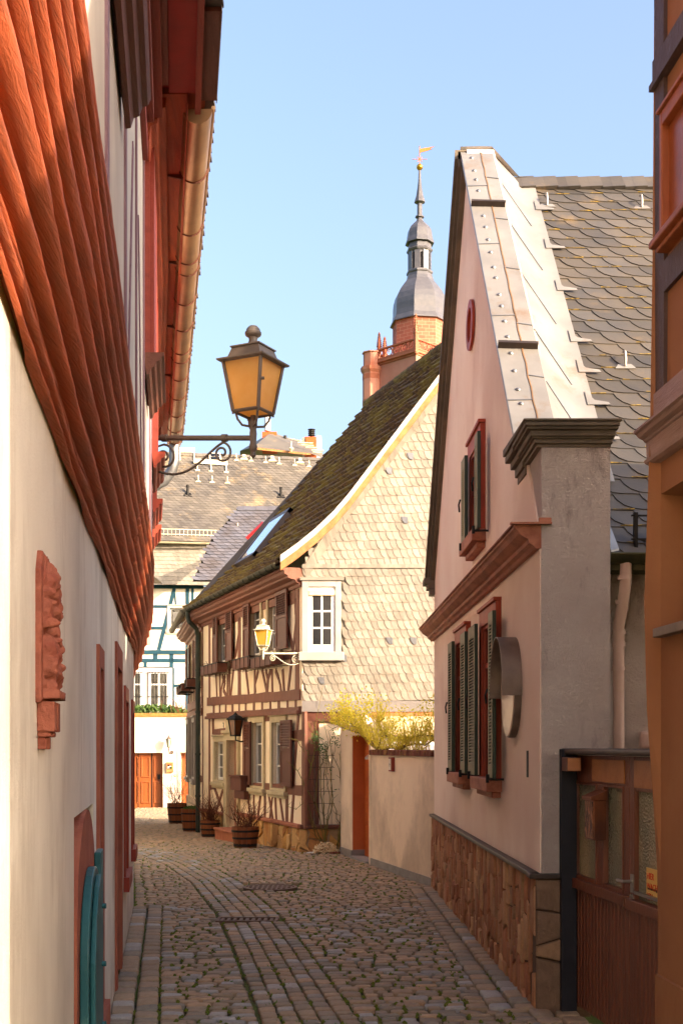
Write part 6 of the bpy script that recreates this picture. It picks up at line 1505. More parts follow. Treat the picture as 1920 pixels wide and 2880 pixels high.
# walkway and skylight
q = MB(); a = onroof(545,1308,.1); b = onroof(640,1314,.1); a2 = onroof(500,1277,.1); b2 = onroof(548,1278,.1)
for p0, p1 in ((a,b),(a2,b2)): q.prism([p0, p1, p1+upr*.12+nr*.1, p0+upr*.12+nr*.1], Vector((0,0,.05)))
for t_ in (.1,.5,.95): p = a.lerp(b,t_); q.tube([p, p-upr*.45-nr*.05], .03, 5); q.tube([p-ur*.1-upr*.45-nr*.06, p+ur*.1-upr*.45-nr*.06], .04, 5)
for px_ in (506,546): q.tube([onroof(px_,1277,.1), onroof(px_,1298,.05)], .025, 5)
q.build('roof_walkway', m['snow_guard'], BH)
p = onroof(606,1302,.02); q = MB(); q.prism([p-ur*.27, p+ur*.27, p+ur*.25+upr*.62, p-ur*.27+upr*.62], nr*.09); sk_ = q.build('roof_window', m['snow_guard'], BH)
q = MB(); p = p+nr*.093; q.prism([p-ur*.2+upr*.07, p+ur*.2+upr*.07, p+ur*.19+upr*.30, p-ur*.2+upr*.30], nr*.01); q.prism([p-ur*.2+upr*.33, p+ur*.19+upr*.33, p+ur*.19+upr*.56, p-ur*.2+upr*.56], nr*.01); q.build('pane', m['dark_glass'], sk_)
for px_, py_ in ((528,1393),(790,1398)):
    p = onroof(px_, py_, -.02); q = MB(); q.tube([p, p+Vector((0,0,.42))], .055, 10); q.tube([p+Vector((0,0,.38)), p+Vector((0,0,.45))], .07, 10); q.prism([p-ur*.2-upr*.12, p+ur*.2-upr*.12, p+ur*.12+upr*.15, p-ur*.12+upr*.15], nr*.05); q.build('vent_pipe', m['iron'], BH, smooth=True)
p = onroof(522,1262,0)-nr*.5; q = MB(); q.box(p.x-.22, p.x+.22, p.y, p.y+.5, p.z-.5, p.z+.25); q.box(p.x-.28, p.x+.28, p.y-.06, p.y+.56, p.z+.25, p.z+.33); q.build('chimney', m['slate_pale'], BH)
# cross wing with scalloped slates
WG = thing('slate_wing_house', 'grey slate-hung roof wing with red awning behind the mossy roof', 'house', (-3.4,42,0))
Yw = 43.0
a = W(560,1680,Yw-.6); b = W(592,1520,Yw-.1); c = W(669,1431,Yw+1.6); d = W(860,1431,Yw+1.6); e = W(860,1800,Yw-.6); 
nW = (W(669,1431,Yw+1.6)-W(592,1520,Yw-.1)).cross(Vector((1,0,0))); 
sl = MB(); uw_ = Vector((1,0,0)); vw = (Vector((0,1.9,1.0*(c.z-b.z)*1.0))).normalized()
vw = Vector((0, 1.7, c.z-b.z)).normalized(); nw = uw_.cross(vw); nw = nw if nw.z > 0 else -nw
O_w = b-vw*2.6-uw_*.9; Lw = (c-b).dot(vw)+2.6
def insw(u, v):
    p = O_w+uw_*u+vw*v; t_ = (v-2.6)/(Lw-2.6); xl_ = b.x+(c.x-b.x)*max(0,t_) if v > 2.6 else lerp(W(562,0,Yw).x, b.x, v/2.6)
    return p.x > xl_ and v < Lw-.05
slates(sl, O_w, uw_, vw, nw, .24, .2, insw, 4.2, Lw, tb=.03, tl=.02, skew=0, lo=False); sl.build('slates', m['slate_wing'], WG, norm=False)
q = MB(); f0 = O_w-nw*.03; q.add([Vector((W(562,0,Yw).x,f0.y,f0.z)), f0+uw_*4.2, f0+uw_*4.2+vw*Lw, Vector((c.x,0,0))+Vector((0,(f0+vw*Lw).y,(f0+vw*Lw).z)), Vector((b.x,(f0+vw*2.6).y,(f0+vw*2.6).z))], [(0,1,2,3,4)])
q.add([Vector((b.x,b.y,b.z)), Vector((c.x,c.y,c.z)), Vector((c.x,c.y+5,c.z)), Vector((b.x,b.y+5,b.z))], [(0,1,2,3)]); q.build('roof', m['slate_under'], WG)
q = MB()
for k in range(14): q.cv = random.random(); p = O_w+vw*(Lw-.2)+uw_*(c.x-O_w.x+k*.22); q.prism([p, p+uw_*.24, p+uw_*.24+vw*.28, p+vw*.28], nw*(.06+.01*(k%2)))
q.build('ridge_slates', m['slate_wing'], WG)
p = W(668,1492,Yw+.55); q = MB(); q.prism([p-uw_*.09, p+uw_*.09, p+uw_*.03+vw*.08, p-uw_*.03+vw*.08], nw*.03); q.tube([p, p+vw*.25+nw*.15], .02, 5); q.build('roof_hook', m['snow_guard'], WG)
q = MB(); q.add([W(690,1512,38),W(737,1466,38.6),W(742,1470,38.3),W(706,1524,37.7),W(690,1512,39),W(737,1466,39.6),W(742,1470,39.6),W(706,1524,39)], [(0,1,2,3),(7,6,5,4),(0,4,5,1),(1,5,6,2),(2,6,7,3),(3,7,4,0)]); q.build('awning', m['red_hatch'], WG)
# ================================================================ distant roofs with chimneys
DB = thing('distant_house', 'hipped slate roof with orange brick chimneys beyond the long slate roof', 'house', (-6,76,0))
Yd = 76.0
def wd(x, y, dy=0): return W(x, y, Yd+dy)
q = MB(); q.add([wd(714,1257),wd(874,1275),wd(910,1290),wd(905,1263,4),wd(782,1222,3.5),wd(756,1220,3),wd(675,1268,6)], [(0,1,2,3,4,5),(0,5,6)])
q.add([wd(756,1220,3),wd(782,1222,3.5),wd(905,1263,4),wd(905,1300,9),wd(675,1300,9),wd(675,1268,6)], [(0,1,2,3,4,5)])
q.build('roof', m['slate_blue'], DB)
q = MB(); q.add([wd(714,1257,-.1),wd(874,1275,-.1),wd(874,1280,-.1),wd(714,1264,-.1),wd(714,1257,.2),wd(874,1275,.2),wd(874,1280,.2),wd(714,1264,.2)], [(0,1,2,3),(4,5,6,7),(0,1,5,4),(3,2,6,7),(0,3,7,4),(1,2,6,5)]); q.build('fascia', m['verge_wood'], DB)
a = wd(714,1262,.1); b = wd(905,1285,.1); q = MB(); q.box(a.x, b.x, Yd+.1, Yd+8, 6, a.z-.6); q.build('wall', m['white_house'], DB)
def chim(x0, x1, y0, y1, dy, mat, cap=None):
    a, b = wd(x0,y0,dy), wd(x1,y1,dy); q = MB(); q.box(a.x, b.x, a.y, a.y+.9, b.z-.8, a.z); q.build('chimney', m[mat], DB)
chim(737,778,1214,1232,3.2,'brick'); chim(857,889,1228,1252,3.5,'brick'); chim(890,903,1226,1254,3.5,'white_paint'); chim(850,860,1230,1242,3.5,'slate_pale')
a = wd(752,1212,3.4); q = MB(); q.tube([a, a+Vector((0,0,1.0))], .20, 12); q.build('chimney_pipe', m['white_paint'], DB, smooth=True)
a = wd(876,1228,3.6); q = MB()
for k in range(3): q.tube([a+Vector((0,0,.05+k*.12)), a+Vector((0,0,.1+k*.12))], .22, 12)
q.tube([a+Vector((0,0,.42)), a+Vector((0,0,.46))], .24, 12); q.tube([a, a+Vector((0,0,.42))], .1, 8); q.build('chimney_cowl', m['iron'], DB)
q = MB(); a, b = wd(785,1227,4), wd(858,1240,4.5); q.hexa([a+Vector((0,0,-.2)), b+Vector((0,0,-.2)), b+Vector((0,.5,-.2)), a+Vector((0,.5,-.2)), a, b, b+Vector((0,.5,0)), a+Vector((0,.5,0))]); q.build('ridge_band', m['pale_wood'], DB)
q = MB(); a = wd(802,1225,3.2); q.tube([a-Vector((0,0,.3)), a], .1, 8)
q.build('vent_pipe', m['iron'], DB)
q = MB()
for x0, x1, y in ((838,880,1245),(848,882,1252),(860,893,1258),(876,910,1266),(880,905,1272)): q.tube([wd(x0,y,.6),wd(x1,y+1.5,.6)], .045, 4)
a = wd(819,1262,-.3); q.tube([wd(819,1270,-.3), wd(819,1242,-.3)], .035, 5); q.lathe([(0,-.16),(.16,0),(0,.16)], 10, (a.x,a.y,a.z)); q.build('roof_ladder', m['snow_guard'], DB)
# ================================================================ church tower
CH_ = thing('church_tower', 'red sandstone church tower with slate onion dome and gilded ball', 'church tower', (7.5,124,0))
c6 = crop(960, 360, .3402); YC = 124.0; sc_ = .3402/3500*YC
def cz(y): return CAMZ+(HY-(360+y*.3402))/FPX*YC
cx = (960+645*.3402-CX)/FPX*YC; cc_ = (cx, YC, 0)
def octo(name, prof, mat, n=8, rot=PI/8*0, smooth=False):
    q = MB(); q.lathe([(r*sc_, cz(y)) for r, y in prof], n, cc_, rot, False); return q.build(name, m[mat], CH_, smooth=smooth)
RO = PI/8*.35
octo('octagon_drum', [(228,1900),(228,1640),(236,1625)], 'church_brick', rot=RO)
q = MB(); bell = [(252,1632),(250,1622),(232,1585),(226,1540),(226,1490),(222,1450),(208,1400),(184,1355),(150,1310),(122,1275),(108,1240),(104,1215)]
q.lathe([(r*sc_, cz(y)) for r, y in bell], 8, cc_, RO); dm = q.build('onion_dome', m['church_slate'], CH_)
octo('lantern_floor', [(104,1218),(112,1208),(112,1196),(100,1186)], 'church_slate', rot=RO)
# open lantern: eight piers with arches
for k in range(8):
    a = RO+2*PI*k/8+PI/8+PI/8*0; a = RO+2*PI*(k+.5)/8
    q = MB(); r = 94*sc_; w_ = .28
    p = Vector((cx+r*math.cos(a), YC+r*math.sin(a), 0)); t_ = Vector((-math.sin(a), math.cos(a), 0)); o_n = Vector((math.cos(a), math.sin(a), 0))
    q.hexa([p+t_*-w_+Vector((0,0,cz(1190))), p+t_*w_+Vector((0,0,cz(1190))), p+t_*w_-o_n*.45+Vector((0,0,cz(1190))), p-t_*w_-o_n*.45+Vector((0,0,cz(1190))), p+t_*-w_+Vector((0,0,cz(1035))), p+t_*w_+Vector((0,0,cz(1035))), p+t_*w_-o_n*.45+Vector((0,0,cz(1035))), p-t_*w_-o_n*.45+Vector((0,0,cz(1035)))])
    q.build('lantern_pier', m['church_slate'], CH_)
    a2 = RO+2*PI*(k+1)/8; q = MB(); L = 94*sc_*math.sin(PI/8); ri = 94*sc_*math.cos(PI/8); mid = Vector((cx+ri*math.cos(a2), YC+ri*math.sin(a2), 0)); t2_ = Vector((-math.sin(a2), math.cos(a2), 0)); hw = L-.25
    pts = [(-L,cz(1100)),(-L,cz(1030)),(L,cz(1030)),(L,cz(1100)),(hw,cz(1100))]+[(hw*math.cos(PI*j/8), cz(1100)+(cz(1050)-cz(1100))*math.sin(PI*j/8)) for j in range(1,8)]+[(-hw,cz(1100))]
    n = len(pts); on = Vector((math.cos(a2), math.sin(a2), 0)); vs = [mid+t2_*x+Vector((0,0,z)) for x, z in pts]; q.add(vs+[v-on*.3 for v in vs], [tuple(range(n)), tuple(range(n,2*n))]+[(i,(i+1)%n,n+(i+1)%n,n+i) for i in range(n)]); q.build('lantern_arch', m['church_slate'], CH_)
octo('lantern_cornice', [(100,1036),(108,1028),(112,1018),(98,1004),(97,965)], 'church_slate', rot=RO)
octo('upper_dome', [(122,962),(120,950),(108,915),(104,880),(98,850),(84,825),(60,800),(34,775),(24,755),(22,745)], 'church_slate', rot=RO)
octo('spire', [(22,748),(38,740),(38,732),(22,722),(21,628),(46,616),(44,604),(30,560),(20,500),(13,440),(9,350)], 'church_slate', rot=RO)
octo('gilded_ball', [(6,352),(16,346),(26,332),(26,316),(16,302),(5,296)], 'gold', n=20, smooth=True)
q = MB(); q.tube([(cx,YC,cz(300)),(cx,YC,cz(150))], .045, 6)
for k in range(8):
    a = k*PI/4; q.tube([(cx,YC,cz(258)),(cx+.75*math.cos(a)*(1 if k%2==0 else .5), YC, cz(258)+.75*math.sin(a)*(1 if k%2==0 else .5))], .03, 5)
q.prism([(cx-.05,YC,cz(205)),(cx-.02,YC,cz(172)),(cx+1.5,YC,cz(152)),(cx+1.0,YC,cz(168)),(cx+1.25,YC,cz(173)),(cx+.8,YC,cz(186))], (0,.06,0)); q.build('weather_vane', m['brick_cap'], CH_)
# square stage with balustrade, turrets, pinnacles
def cw(x, y, dy=0): 
    Yk = YC+dy; return Vector(((960+x*.3402-CX)/FPX*Yk, Yk, CAMZ+(HY-(360+y*.3402))/FPX*Yk))
ctr = Vector((cx, YC, 0)); nearp = cw(615,1830,-4.8); K = Vector((nearp.x, nearp.y, 0)); dv = K-ctr; Lc = Vector((ctr.x-4.75, ctr.y-.7, 0)); Rc = Vector((ctr.x+4.75, ctr.y+.7, 0)); Bk = ctr-dv
sq = [K, Rc, Bk, Lc]; zc0 = nearp.z
q = MB(); q.add([Vector((v.x,v.y,10)) for v in sq]+[Vector((v.x,v.y,zc0-.28)) for v in sq], [(0,1,5,4),(1,2,6,5),(2,3,7,6),(3,0,4,7),(4,5,6,7)]); q.build('tower_shaft', m['church_pale'], CH_)
def scale_sq(f): return [ctr+(v-ctr)*f for v in sq]
for f_, z0, z1 in ((1.03,-.5,-.3),(1.08,-.3,-.06),(1.05,-.06,.0)):
    v4 = scale_sq(f_); q = MB(); q.add([Vector((v.x,v.y,zc0+z0)) for v in v4]+[Vector((v.x,v.y,zc0+z1)) for v in v4], [(3,2,1,0),(0,1,5,4),(1,2,6,5),(2,3,7,6),(3,0,4,7),(4,5,6,7)]); q.build('tower_cornice', m['church_stone'], CH_)
v4 = scale_sq(1.02); hB = 1.05
for i in range(4):
    a, b = v4[i], v4[(i+1)%4]; L = (b-a).length; d_ = (b-a).normalized(); n = int(L/.85); q = MB()
    for z0, z1 in ((.0,.12),(hB-.14,hB)): q.hexa([a+Vector((0,0,zc0+z0))+Vector((-d_.y,d_.x,0))*.15, b+Vector((0,0,zc0+z0))+Vector((-d_.y,d_.x,0))*.15, b+Vector((0,0,zc0+z0))-Vector((-d_.y,d_.x,0))*.15, a+Vector((0,0,zc0+z0))-Vector((-d_.y,d_.x,0))*.15, a+Vector((0,0,zc0+z1))+Vector((-d_.y,d_.x,0))*.15, b+Vector((0,0,zc0+z1))+Vector((-d_.y,d_.x,0))*.15, b+Vector((0,0,zc0+z1))-Vector((-d_.y,d_.x,0))*.15, a+Vector((0,0,zc0+z1))-Vector((-d_.y,d_.x,0))*.15])
    for k in range(n):
        c = a+d_*(L*(k+.5)/n)+Vector((0,0,zc0+hB/2)); R_ = min(.40, L/n/2)
        q.tube([c+d_*R_*math.cos(t_*2*PI/10)+Vector((0,0,R_*math.sin(t_*2*PI/10))) for t_ in range(11)], .06, 5, cap=False)
        q.tube([c+d_*(R_*.9*math.cos(t_*PI/5+(k%2)*PI/2))*(1-t_/7)+Vector((0,0,R_*.9*math.sin(t_*PI/5+(k%2)*PI/2)*(1-t_/7))) for t_ in range(7)], .05, 5)
    q.build('balustrade', m['church_stone'], CH_)
def pinnacle(p, h, s_=1.0):
    q = MB(); q.lathe([(.38*s_,-.4),(.38*s_,h*.42),(.5*s_,h*.44),(.5*s_,h*.47),(.34*s_,h*.49),(.06*s_,h*.95),(.0,h)], 4, p, .6)
    for k in range(6):
        z = h*.52+k*h*.075; r = .36*s_*(1-k/7.5)
        for j in range(4): a = .6+PI/4+j*PI/2; c = (p[0]+r*1.15*math.cos(a), p[1]+r*1.15*math.sin(a), p[2]+z); q.lathe([(0,-.1),(.11*s_,0),(0,.14)], 5, c)
    q.lathe([(0,h-.3),(.2*s_,h-.15),(0,h+.05)], 6, p); return q.build('pinnacle', m['church_stone'], CH_)
for v in (v4[0], v4[1], ctr+(v4[0]-ctr)*.02+(v4[3]-ctr)*.72, v4[2]): pinnacle((v.x,v.y,zc0), 3.4 if v is v4[0] else 2.6, .6)
q = MB(); tp = cw(250,1860,-1); tz = tp.z; q.lathe([(.92,8),(.92,tz-2.1),(1.1,tz-1.8),(1.15,tz-1.5),(.85,tz-1.45),(.85,tz-.15),(.98,tz-.08),(.98,tz),(0,tz+.12)], 8, (tp.x,tp.y,0), .2); q.build('corner_turret', m['church_pale'], CH_)
for z in (tz-2.7,tz-5.2,tz-8): q = MB(); q.lathe([(.94,z),(.94,z+.5)], 8, (tp.x,tp.y,0), .2); q.build('turret_band', m['church_stone'], CH_)
pinnacle((tp.x+.75,tp.y+.75,tz-.3), 2.6, .55)
# belfry arch on the left face
a, b = sq[3], sq[0]; d_ = (b-a).normalized(); n_ = Vector((d_.y,-d_.x,0)); n_ = n_ if n_.y < 0 else -n_; mid = a.lerp(b,.45)+n_*.06
pts = [(-.8,-6)]+[(-.8,-3.6)]+[(-.8*math.cos(k/12*PI), -3.6+1.3*math.sin(k/12*PI)**.8) for k in range(1,12)]+[(.8,-3.6),(.8,-6)]
q = MB(); vs = [mid+d_*x+Vector((0,0,zc0+z)) for x, z in pts]; n = len(vs); q.add(vs+[v-n_*.1 for v in vs], [tuple(range(n)), tuple(range(n,2*n))]+[(i,(i+1)%n,n+(i+1)%n,n+i) for i in range(n)]); q.build('belfry_opening', m['church_brick'], CH_)
# ================================================================ street lamps on scrolled brackets
def scroll(c, ex, ez, r0, turns, start, sgn=1, n=34):
    return [c+ex*(r0*(1-t/n*.85)*math.cos(start+sgn*t/n*turns*2*PI))+ez*(r0*(1-t/n*.85)*math.sin(start+sgn*t/n*turns*2*PI)) for t in range(n+1)]
def street_lamp(root, base, ex, L, s, met, gl, rot, txt=None, flip=1, kn=True):
    """base: wall end of the arm; ex: unit vector along the arm; L arm length"""
    ez = Vector((0,0,1)); tip = base+ex*L
    q = MB(); q.tube([base, tip+ex*.02*s], .029*s, 12)
    for t_ in (.10*L+.05*s, L-.33*s): q.tube([base+ex*(t_-.03*s), base+ex*(t_+.03*s)], .042*s, 12)
    q.build('bracket_arm', m[met], root, smooth=True)
    q = MB(); c1 = base+ex*(.16*s)+ez*(-.21*s); c2 = base+ex*(L-.36*s)+ez*(-.16*s)
    sp1 = scroll(c1, ex, ez, .14*s, 1.6, PI/2, -1); sp2 = scroll(c2, ex, ez, .115*s, 1.6, PI/2, 1 if False else -1)
    q.tube(sp1, .013*s, 7); q.tube(sp2, .013*s, 7)
    j1 = base+ex*(.0*s)+ez*(-.03*s)
    pa = [base+ex*(L-.33*s)+ez*(-.04*s)]
    p0, p1, p2, p3 = pa[0], base+ex*(L*.55)+ez*(-.12*s), base+ex*(L*.38)+ez*(-.56*s), base+ex*(.02*s)+ez*(-.33*s)
    q.tube([p0*(1-t)**3+p1*3*t*(1-t)**2+p2*3*t*t*(1-t)+p3*t**3 for t in [k/20 for k in range(21)]], .014*s, 7)
    q.tube([p3, base+ex*(-.01*s)+ez*(-.25*s), base+ex*(.06*s)+ez*(-.10*s), base+ex*(.16*s)+ez*(-.07*s)], .012*s, 7)
    q.build('scroll', m[met], root, smooth=True)
    q = MB(); q.lathe([(0,-.22*s),(.03*s,-.19*s),(.024*s,-.15*s),(.045*s,-.12*s),(.045*s,-.09*s),(.034*s,-.05*s),(.040*s,.05*s),(.034*s,.09*s),(.045*s,.14*s),(.045*s,.17*s),(.028*s,.2*s),(.028*s,.24*s)], 14, tip); q.build('post', m[met], root, smooth=True)
    zb, zt = .27*s, .80*s; hb, ht = .155*s, .232*s
    q = MB()
    for k in range(4):
        a = rot+PI/4+k*PI/2; r = hb*1.25
        q.tube([tip+Vector((math.cos(a)*.03*s, math.sin(a)*.03*s, .12*s)), tip+Vector((math.cos(a)*.12*s, math.sin(a)*.12*s, .13*s)), tip+Vector((math.cos(a)*.17*s, math.sin(a)*.17*s, .19*s)), tip+Vector((math.cos(a)*r, math.sin(a)*r, zb))], .013*s, 7)
    q.build('cradle', m[met], root, smooth=True)
    def sqr(h, z): return [tip+Vector((math.cos(rot+PI/4+k*PI/2)*h*math.sqrt(2), math.sin(rot+PI/4+k*PI/2)*h*math.sqrt(2), z)) for k in range(4)]
    B, T = sqr(hb, zb), sqr(ht, zt); fr = MB()
    for k in range(4): fr.tube([B[k], T[k]], .020*s, 4)
    for R_ in (B, T):
        for k in range(4): fr.tube([R_[k], R_[(k+1)%4]], .020*s, 4)
    for k in range(4): fr.tube([B[k]+Vector((0,0,-.03*s)), B[k]], .012*s, 6)
    if kn: k0 = T[3].lerp(B[3], .45); fr.tube([k0, k0+Vector((.05*s,0,.0))], .017*s, 8)
    F_ = fr.build('lantern_frame', m[met], root)
    g = MB(); b4, t4 = sqr(hb-.006*s, zb+.004*s), sqr(ht-.006*s, zt-.004*s)
    for k in range(4): g.add([b4[k], b4[(k+1)%4], t4[(k+1)%4], t4[k]], [(0,1,2,3)])
    g.add(b4, [(3,2,1,0)]); g.build('glass_pane', m[gl], F_, norm=False)
    bb = MB(); bb.lathe([(.0,.3*s),(.04*s,.34*s),(.06*s,.5*s),(.05*s,.62*s),(.0,.66*s)], 12, tip); bb.build('bulb', m['clear_lamp'], F_, smooth=True)
    q = MB(); q.lathe([(.275*s,.79*s),(.285*s,.80*s),(.285*s,.812*s),(.20*s,.835*s),(.165*s,.94*s),(.180*s,.945*s),(.180*s,.958*s),(.06*s,1.0*s),(.05*s,1.0*s)], 4, tip, rot, sq=True); q.build('roof', m[met], root)
    q = MB(); q.lathe([(.085*s,.975*s),(.055*s,1.01*s),(.045*s,1.04*s),(.05*s,1.07*s),(.082*s,1.09*s),(.088*s,1.105*s),(.088*s,1.125*s),(.078*s,1.135*s),(.072*s,1.16*s),(.045*s,1.19*s),(0,1.2*s)], 20, tip); q.build('finial', m[met], root, smooth=True)
    return tip
b0 = W(424,1232,13.36); ex = (W(712,1232,13.0)-b0); L = ex.length; ex.normalize()
SL1 = thing('street_lamp', 'large dark street lantern with amber glass on scrolled bracket from the left house', 'street lamp', b0, 'lanterns on scrolled wall brackets')
tip = street_lamp(SL1, b0, ex, L, .98, 'lamp_metal', 'amber', math.radians(-27+0))
b1 = FT.p(.0,0,.04); b1.z = CAMZ+(HY-1838)/FPX*20; e2 = (W(740,1838,19.75)-b1); L2 = e2.length; e2.normalize()
SL2 = thing('street_lamp', 'pale cream street lantern with yellow glass on the half-timbered house corner', 'street lamp', b1, 'lanterns on scrolled wall brackets')
tip2 = street_lamp(SL2, b1, e2, L2, .46, 'lamp_pale', 'amber_pale', math.radians(-16))
fl_ = Frame((tip2.x,tip2.y),(math.cos(math.radians(-16)), math.sin(math.radians(-16))))
if fl_.n.y > 0: fl_.n = -fl_.n
text('952', .04, fl_, -.05, tip2.z+.345, .104, 'black_print', SL2, name='lamp_number')
# carriage lantern over the door
c5b = c5; uL5, zL5 = t5(478, 1310, .2)
CL = thing('door_lantern', 'dark hexagonal carriage lantern over the door of the half-timbered house', 'lamp', FT.p(uL5, zL5-.2, .2))
pc = FT.p(uL5, zL5, .2)
q = MB(); q.lathe([(.10,-.17),(.115,-.16),(.115,-.145),(.10,-.14)], 6, pc); q.lathe([(.15,.13),(.19,.14),(.19,.155),(.11,.21),(.05,.235),(.02,.27),(0,.29)], 6, pc)
for k in range(6): a = 2*PI*(k+.5)/6; q.tube([pc+Vector((.10*math.cos(a),.10*math.sin(a),-.15)), pc+Vector((.15*math.cos(a),.15*math.sin(a),.14))], .010, 5)
q.build('frame', m['iron'], CL)
m['dark_amber'] = M('dark_amber_glass', (110,62,30), (84,48,26), rough=.2, spec=.6)
q = MB(); q.lathe([(.095,-.14),(.145,.14)], 6, pc); q.build('glass', m['dark_amber'], CL)
q = MB(); q.tube([pc+Vector((0,0,-.17)), pc+Vector((0,0,-.24)), FT.p(uL5-.1, zL5-.27, .12), FT.p(uL5-.16, zL5-.24, .0)], .014, 8); q.build('bracket', m['iron'], CL, smooth=True)
# wall lantern at the far end
u, z = fx(712, 170); pc = FX.p(u, z, .30); WLn = thing('wall_lantern', 'slim pointed metal lantern on the sunlit white wall at the street end', 'lamp', FX.p(u, z-.4, .2))
q = MB(); q.lathe([(.055,-.19),(.065,-.18),(.06,-.16)], 6, pc); q.lathe([(.12,.09),(.14,.10),(.135,.12),(.07,.18),(.045,.21),(.05,.22),(.02,.26),(.0,.32)], 6, pc); q.lathe([(.02,-.32),(.035,-.26),(.02,-.22),(.05,-.19)], 8, pc)
for k in range(6): a = 2*PI*(k+.5)/6; q.tube([pc+Vector((.058*math.cos(a),.058*math.sin(a),-.18)), pc+Vector((.115*math.cos(a),.115*math.sin(a),.1))], .008, 5)
q.build('frame', m['hood_metal'], WLn)
q = MB(); q.lathe([(.052,-.17),(.108,.09)], 6, pc); q.build('glass', m['clear_lamp'], WLn)
q = MB(); wp = FX.p(u+.08, z-.38, .0); q.tube([pc+Vector((0,0,-.3)), pc+Vector((0,0,-.37)), pc+Vector((.03,.1,-.42)), wp], .018, 8); q.tube([wp, wp+FX.n*.03], .07, 12); q.build('bracket', m['hood_metal'], WLn, smooth=True)
# ================================================================ barrel planters
random.seed(51)
def barrel(x, Y, r, h, lab):
    z0 = gz(Y); R_ = thing('barrel_planter', lab, 'planter', (x,Y,z0), 'half-barrel planters along the timbered house')
    q = MB(); n = 18
    for k in range(n):
        a0, a1 = 2*PI*k/n+.015, 2*PI*(k+1)/n-.015; rows = []
        for t_ in (0,.15,.4,.7,1): rr = r*(.80+.20*t_+.03*math.sin(PI*t_)); rows.append([(x+rr*math.cos(a0),Y+rr*math.sin(a0),z0+h*t_),(x+rr*math.cos(a1),Y+rr*math.sin(a1),z0+h*t_),(x+(rr-.025)*math.cos(a1),Y+(rr-.025)*math.sin(a1),z0+h*t_),(x+(rr-.025)*math.cos(a0),Y+(rr-.025)*math.sin(a0),z0+h*t_)])
        q.grid(rows, closed=True); b_ = len(q.v); q.add(rows[-1], [(0,1,2,3)])
    q.lathe([(r*.8,.02),(.001,.02)], n, (x,Y,z0)); q.build('staves', m['barrel'], R_)
    for t_ in (.06,.42,.76):
        q = MB(); rr = r*(.80+.20*t_+.03*math.sin(PI*t_))+.004; hh = .035 if t_ > .1 else .05
        q.lathe([(rr-.004,h*t_-.0),(rr+.004,h*t_),(rr+.005,h*t_+hh),(rr-.003,h*t_+hh)], 24, (x,Y,z0)); q.build('hoop', m['iron'], R_, smooth=True)
    q = MB(); q.lathe([(r*.94,h*.88),(.001,h*.93)], 16, (x,Y,z0)); q.build('soil', m['soil'], R_)
    return R_
def twigs(mb, p, n, spread, h, r0=.006, seg=6, br=2):
    for _ in range(n):
        q = Vector((p[0]+random.gauss(0,spread*.25), p[1]+random.gauss(0,spread*.25), p[2])); a = random.uniform(0,2*PI); d = Vector((math.cos(a)*random.uniform(.1,.8), math.sin(a)*random.uniform(.1,.8), 1)).normalized(); hh = h*random.uniform(.5,1); pa = [q]
        for k in range(seg):
            d = (d+Vector((random.gauss(0,.22),random.gauss(0,.22),random.gauss(.04,.15)))).normalized(); q = q+d*hh/seg; pa.append(q)
            if k > 0 and random.random() < .6*br/2:
                e = (d+Vector((random.gauss(0,.6),random.gauss(0,.6),random.gauss(0,.3)))).normalized(); l = hh*.22; mb.tube([q, q+e*l*.5+Vector((0,0,.01)), q+e*l+Vector((0,0,.03))], [r0*.5,r0*.4,r0*.25], 4)
        mb.tube(pa, [r0*(1-k/(seg+1)*.7) for k in range(seg+1)], 4)
def bpos(px, py):
    d = py-HY; Y = 4270/(d-84); return (px-CX)/FPX*Y, Y
x, Y = bpos(690,2383); B1 = barrel(x, Y, .235, .35, 'nearest half-barrel planter in front of the front door step'); p1 = (x,Y,.32)
x, Y = bpos(591,2354); B2 = barrel(x, Y, .20, .33, 'half-barrel planter beside the foot of the dark downpipe'); p2 = (x,Y,gz(Y)+.3)
x, Y = bpos(541,2338); B3 = barrel(x, Y, .25, .50, 'half-barrel planter topped with green growth, behind the one beside the downpipe'); p3 = (x,Y,gz(Y)+.45)
x, Y = bpos(500,2316); B4 = barrel(x, Y, .27, .52, 'farthest half-barrel planter, holding tall bare twigs'); p4 = (x,Y,gz(Y)+.5)
for p, n, s_, h, lab in ((p1,60,.35,.46,'bare reddish shrub growing in the nearest half-barrel'),(p2,75,.3,.62,'dense bare red twigs growing in the half-barrel beside the downpipe'),(p4,34,.4,.95,'tall spindly bare shrub in the farthest half-barrel')):
    q = MB(); twigs(q, p, n, s_, h, .0055); tag(q.build('bare_shrub', m['stem_brown']), lab, 'shrub', 'bare shrubs in the half-barrels')
def leafblob(mb, c, rx, ry, rz, n, s0, s1):
    for _ in range(n):
        a, b = random.uniform(0,2*PI), random.uniform(-.2,1); rr = random.uniform(.4,1)**.5; p = Vector((c[0]+rx*rr*math.cos(a)*math.sqrt(max(0,1-b*b)), c[1]+ry*rr*math.sin(a)*math.sqrt(max(0,1-b*b)), c[2]+rz*b*rr))
        s_ = random.uniform(s0,s1); d = Vector((random.gauss(0,1),random.gauss(0,1),random.gauss(0,1))).normalized(); e = d.orthogonal().normalized(); mb.cv = random.random()
        mb.add([p-d*s_, p-e*s_*.45, p+d*s_, p+e*s_*.45], [(0,1,2,3)])
q = MB(); leafblob(q, p3, .24, .24, .12, 900, .012, .03); tag(q.build('green_plant', m['leaf_green']), 'low bright green plant filling the second half-barrel from the far end', 'plant')
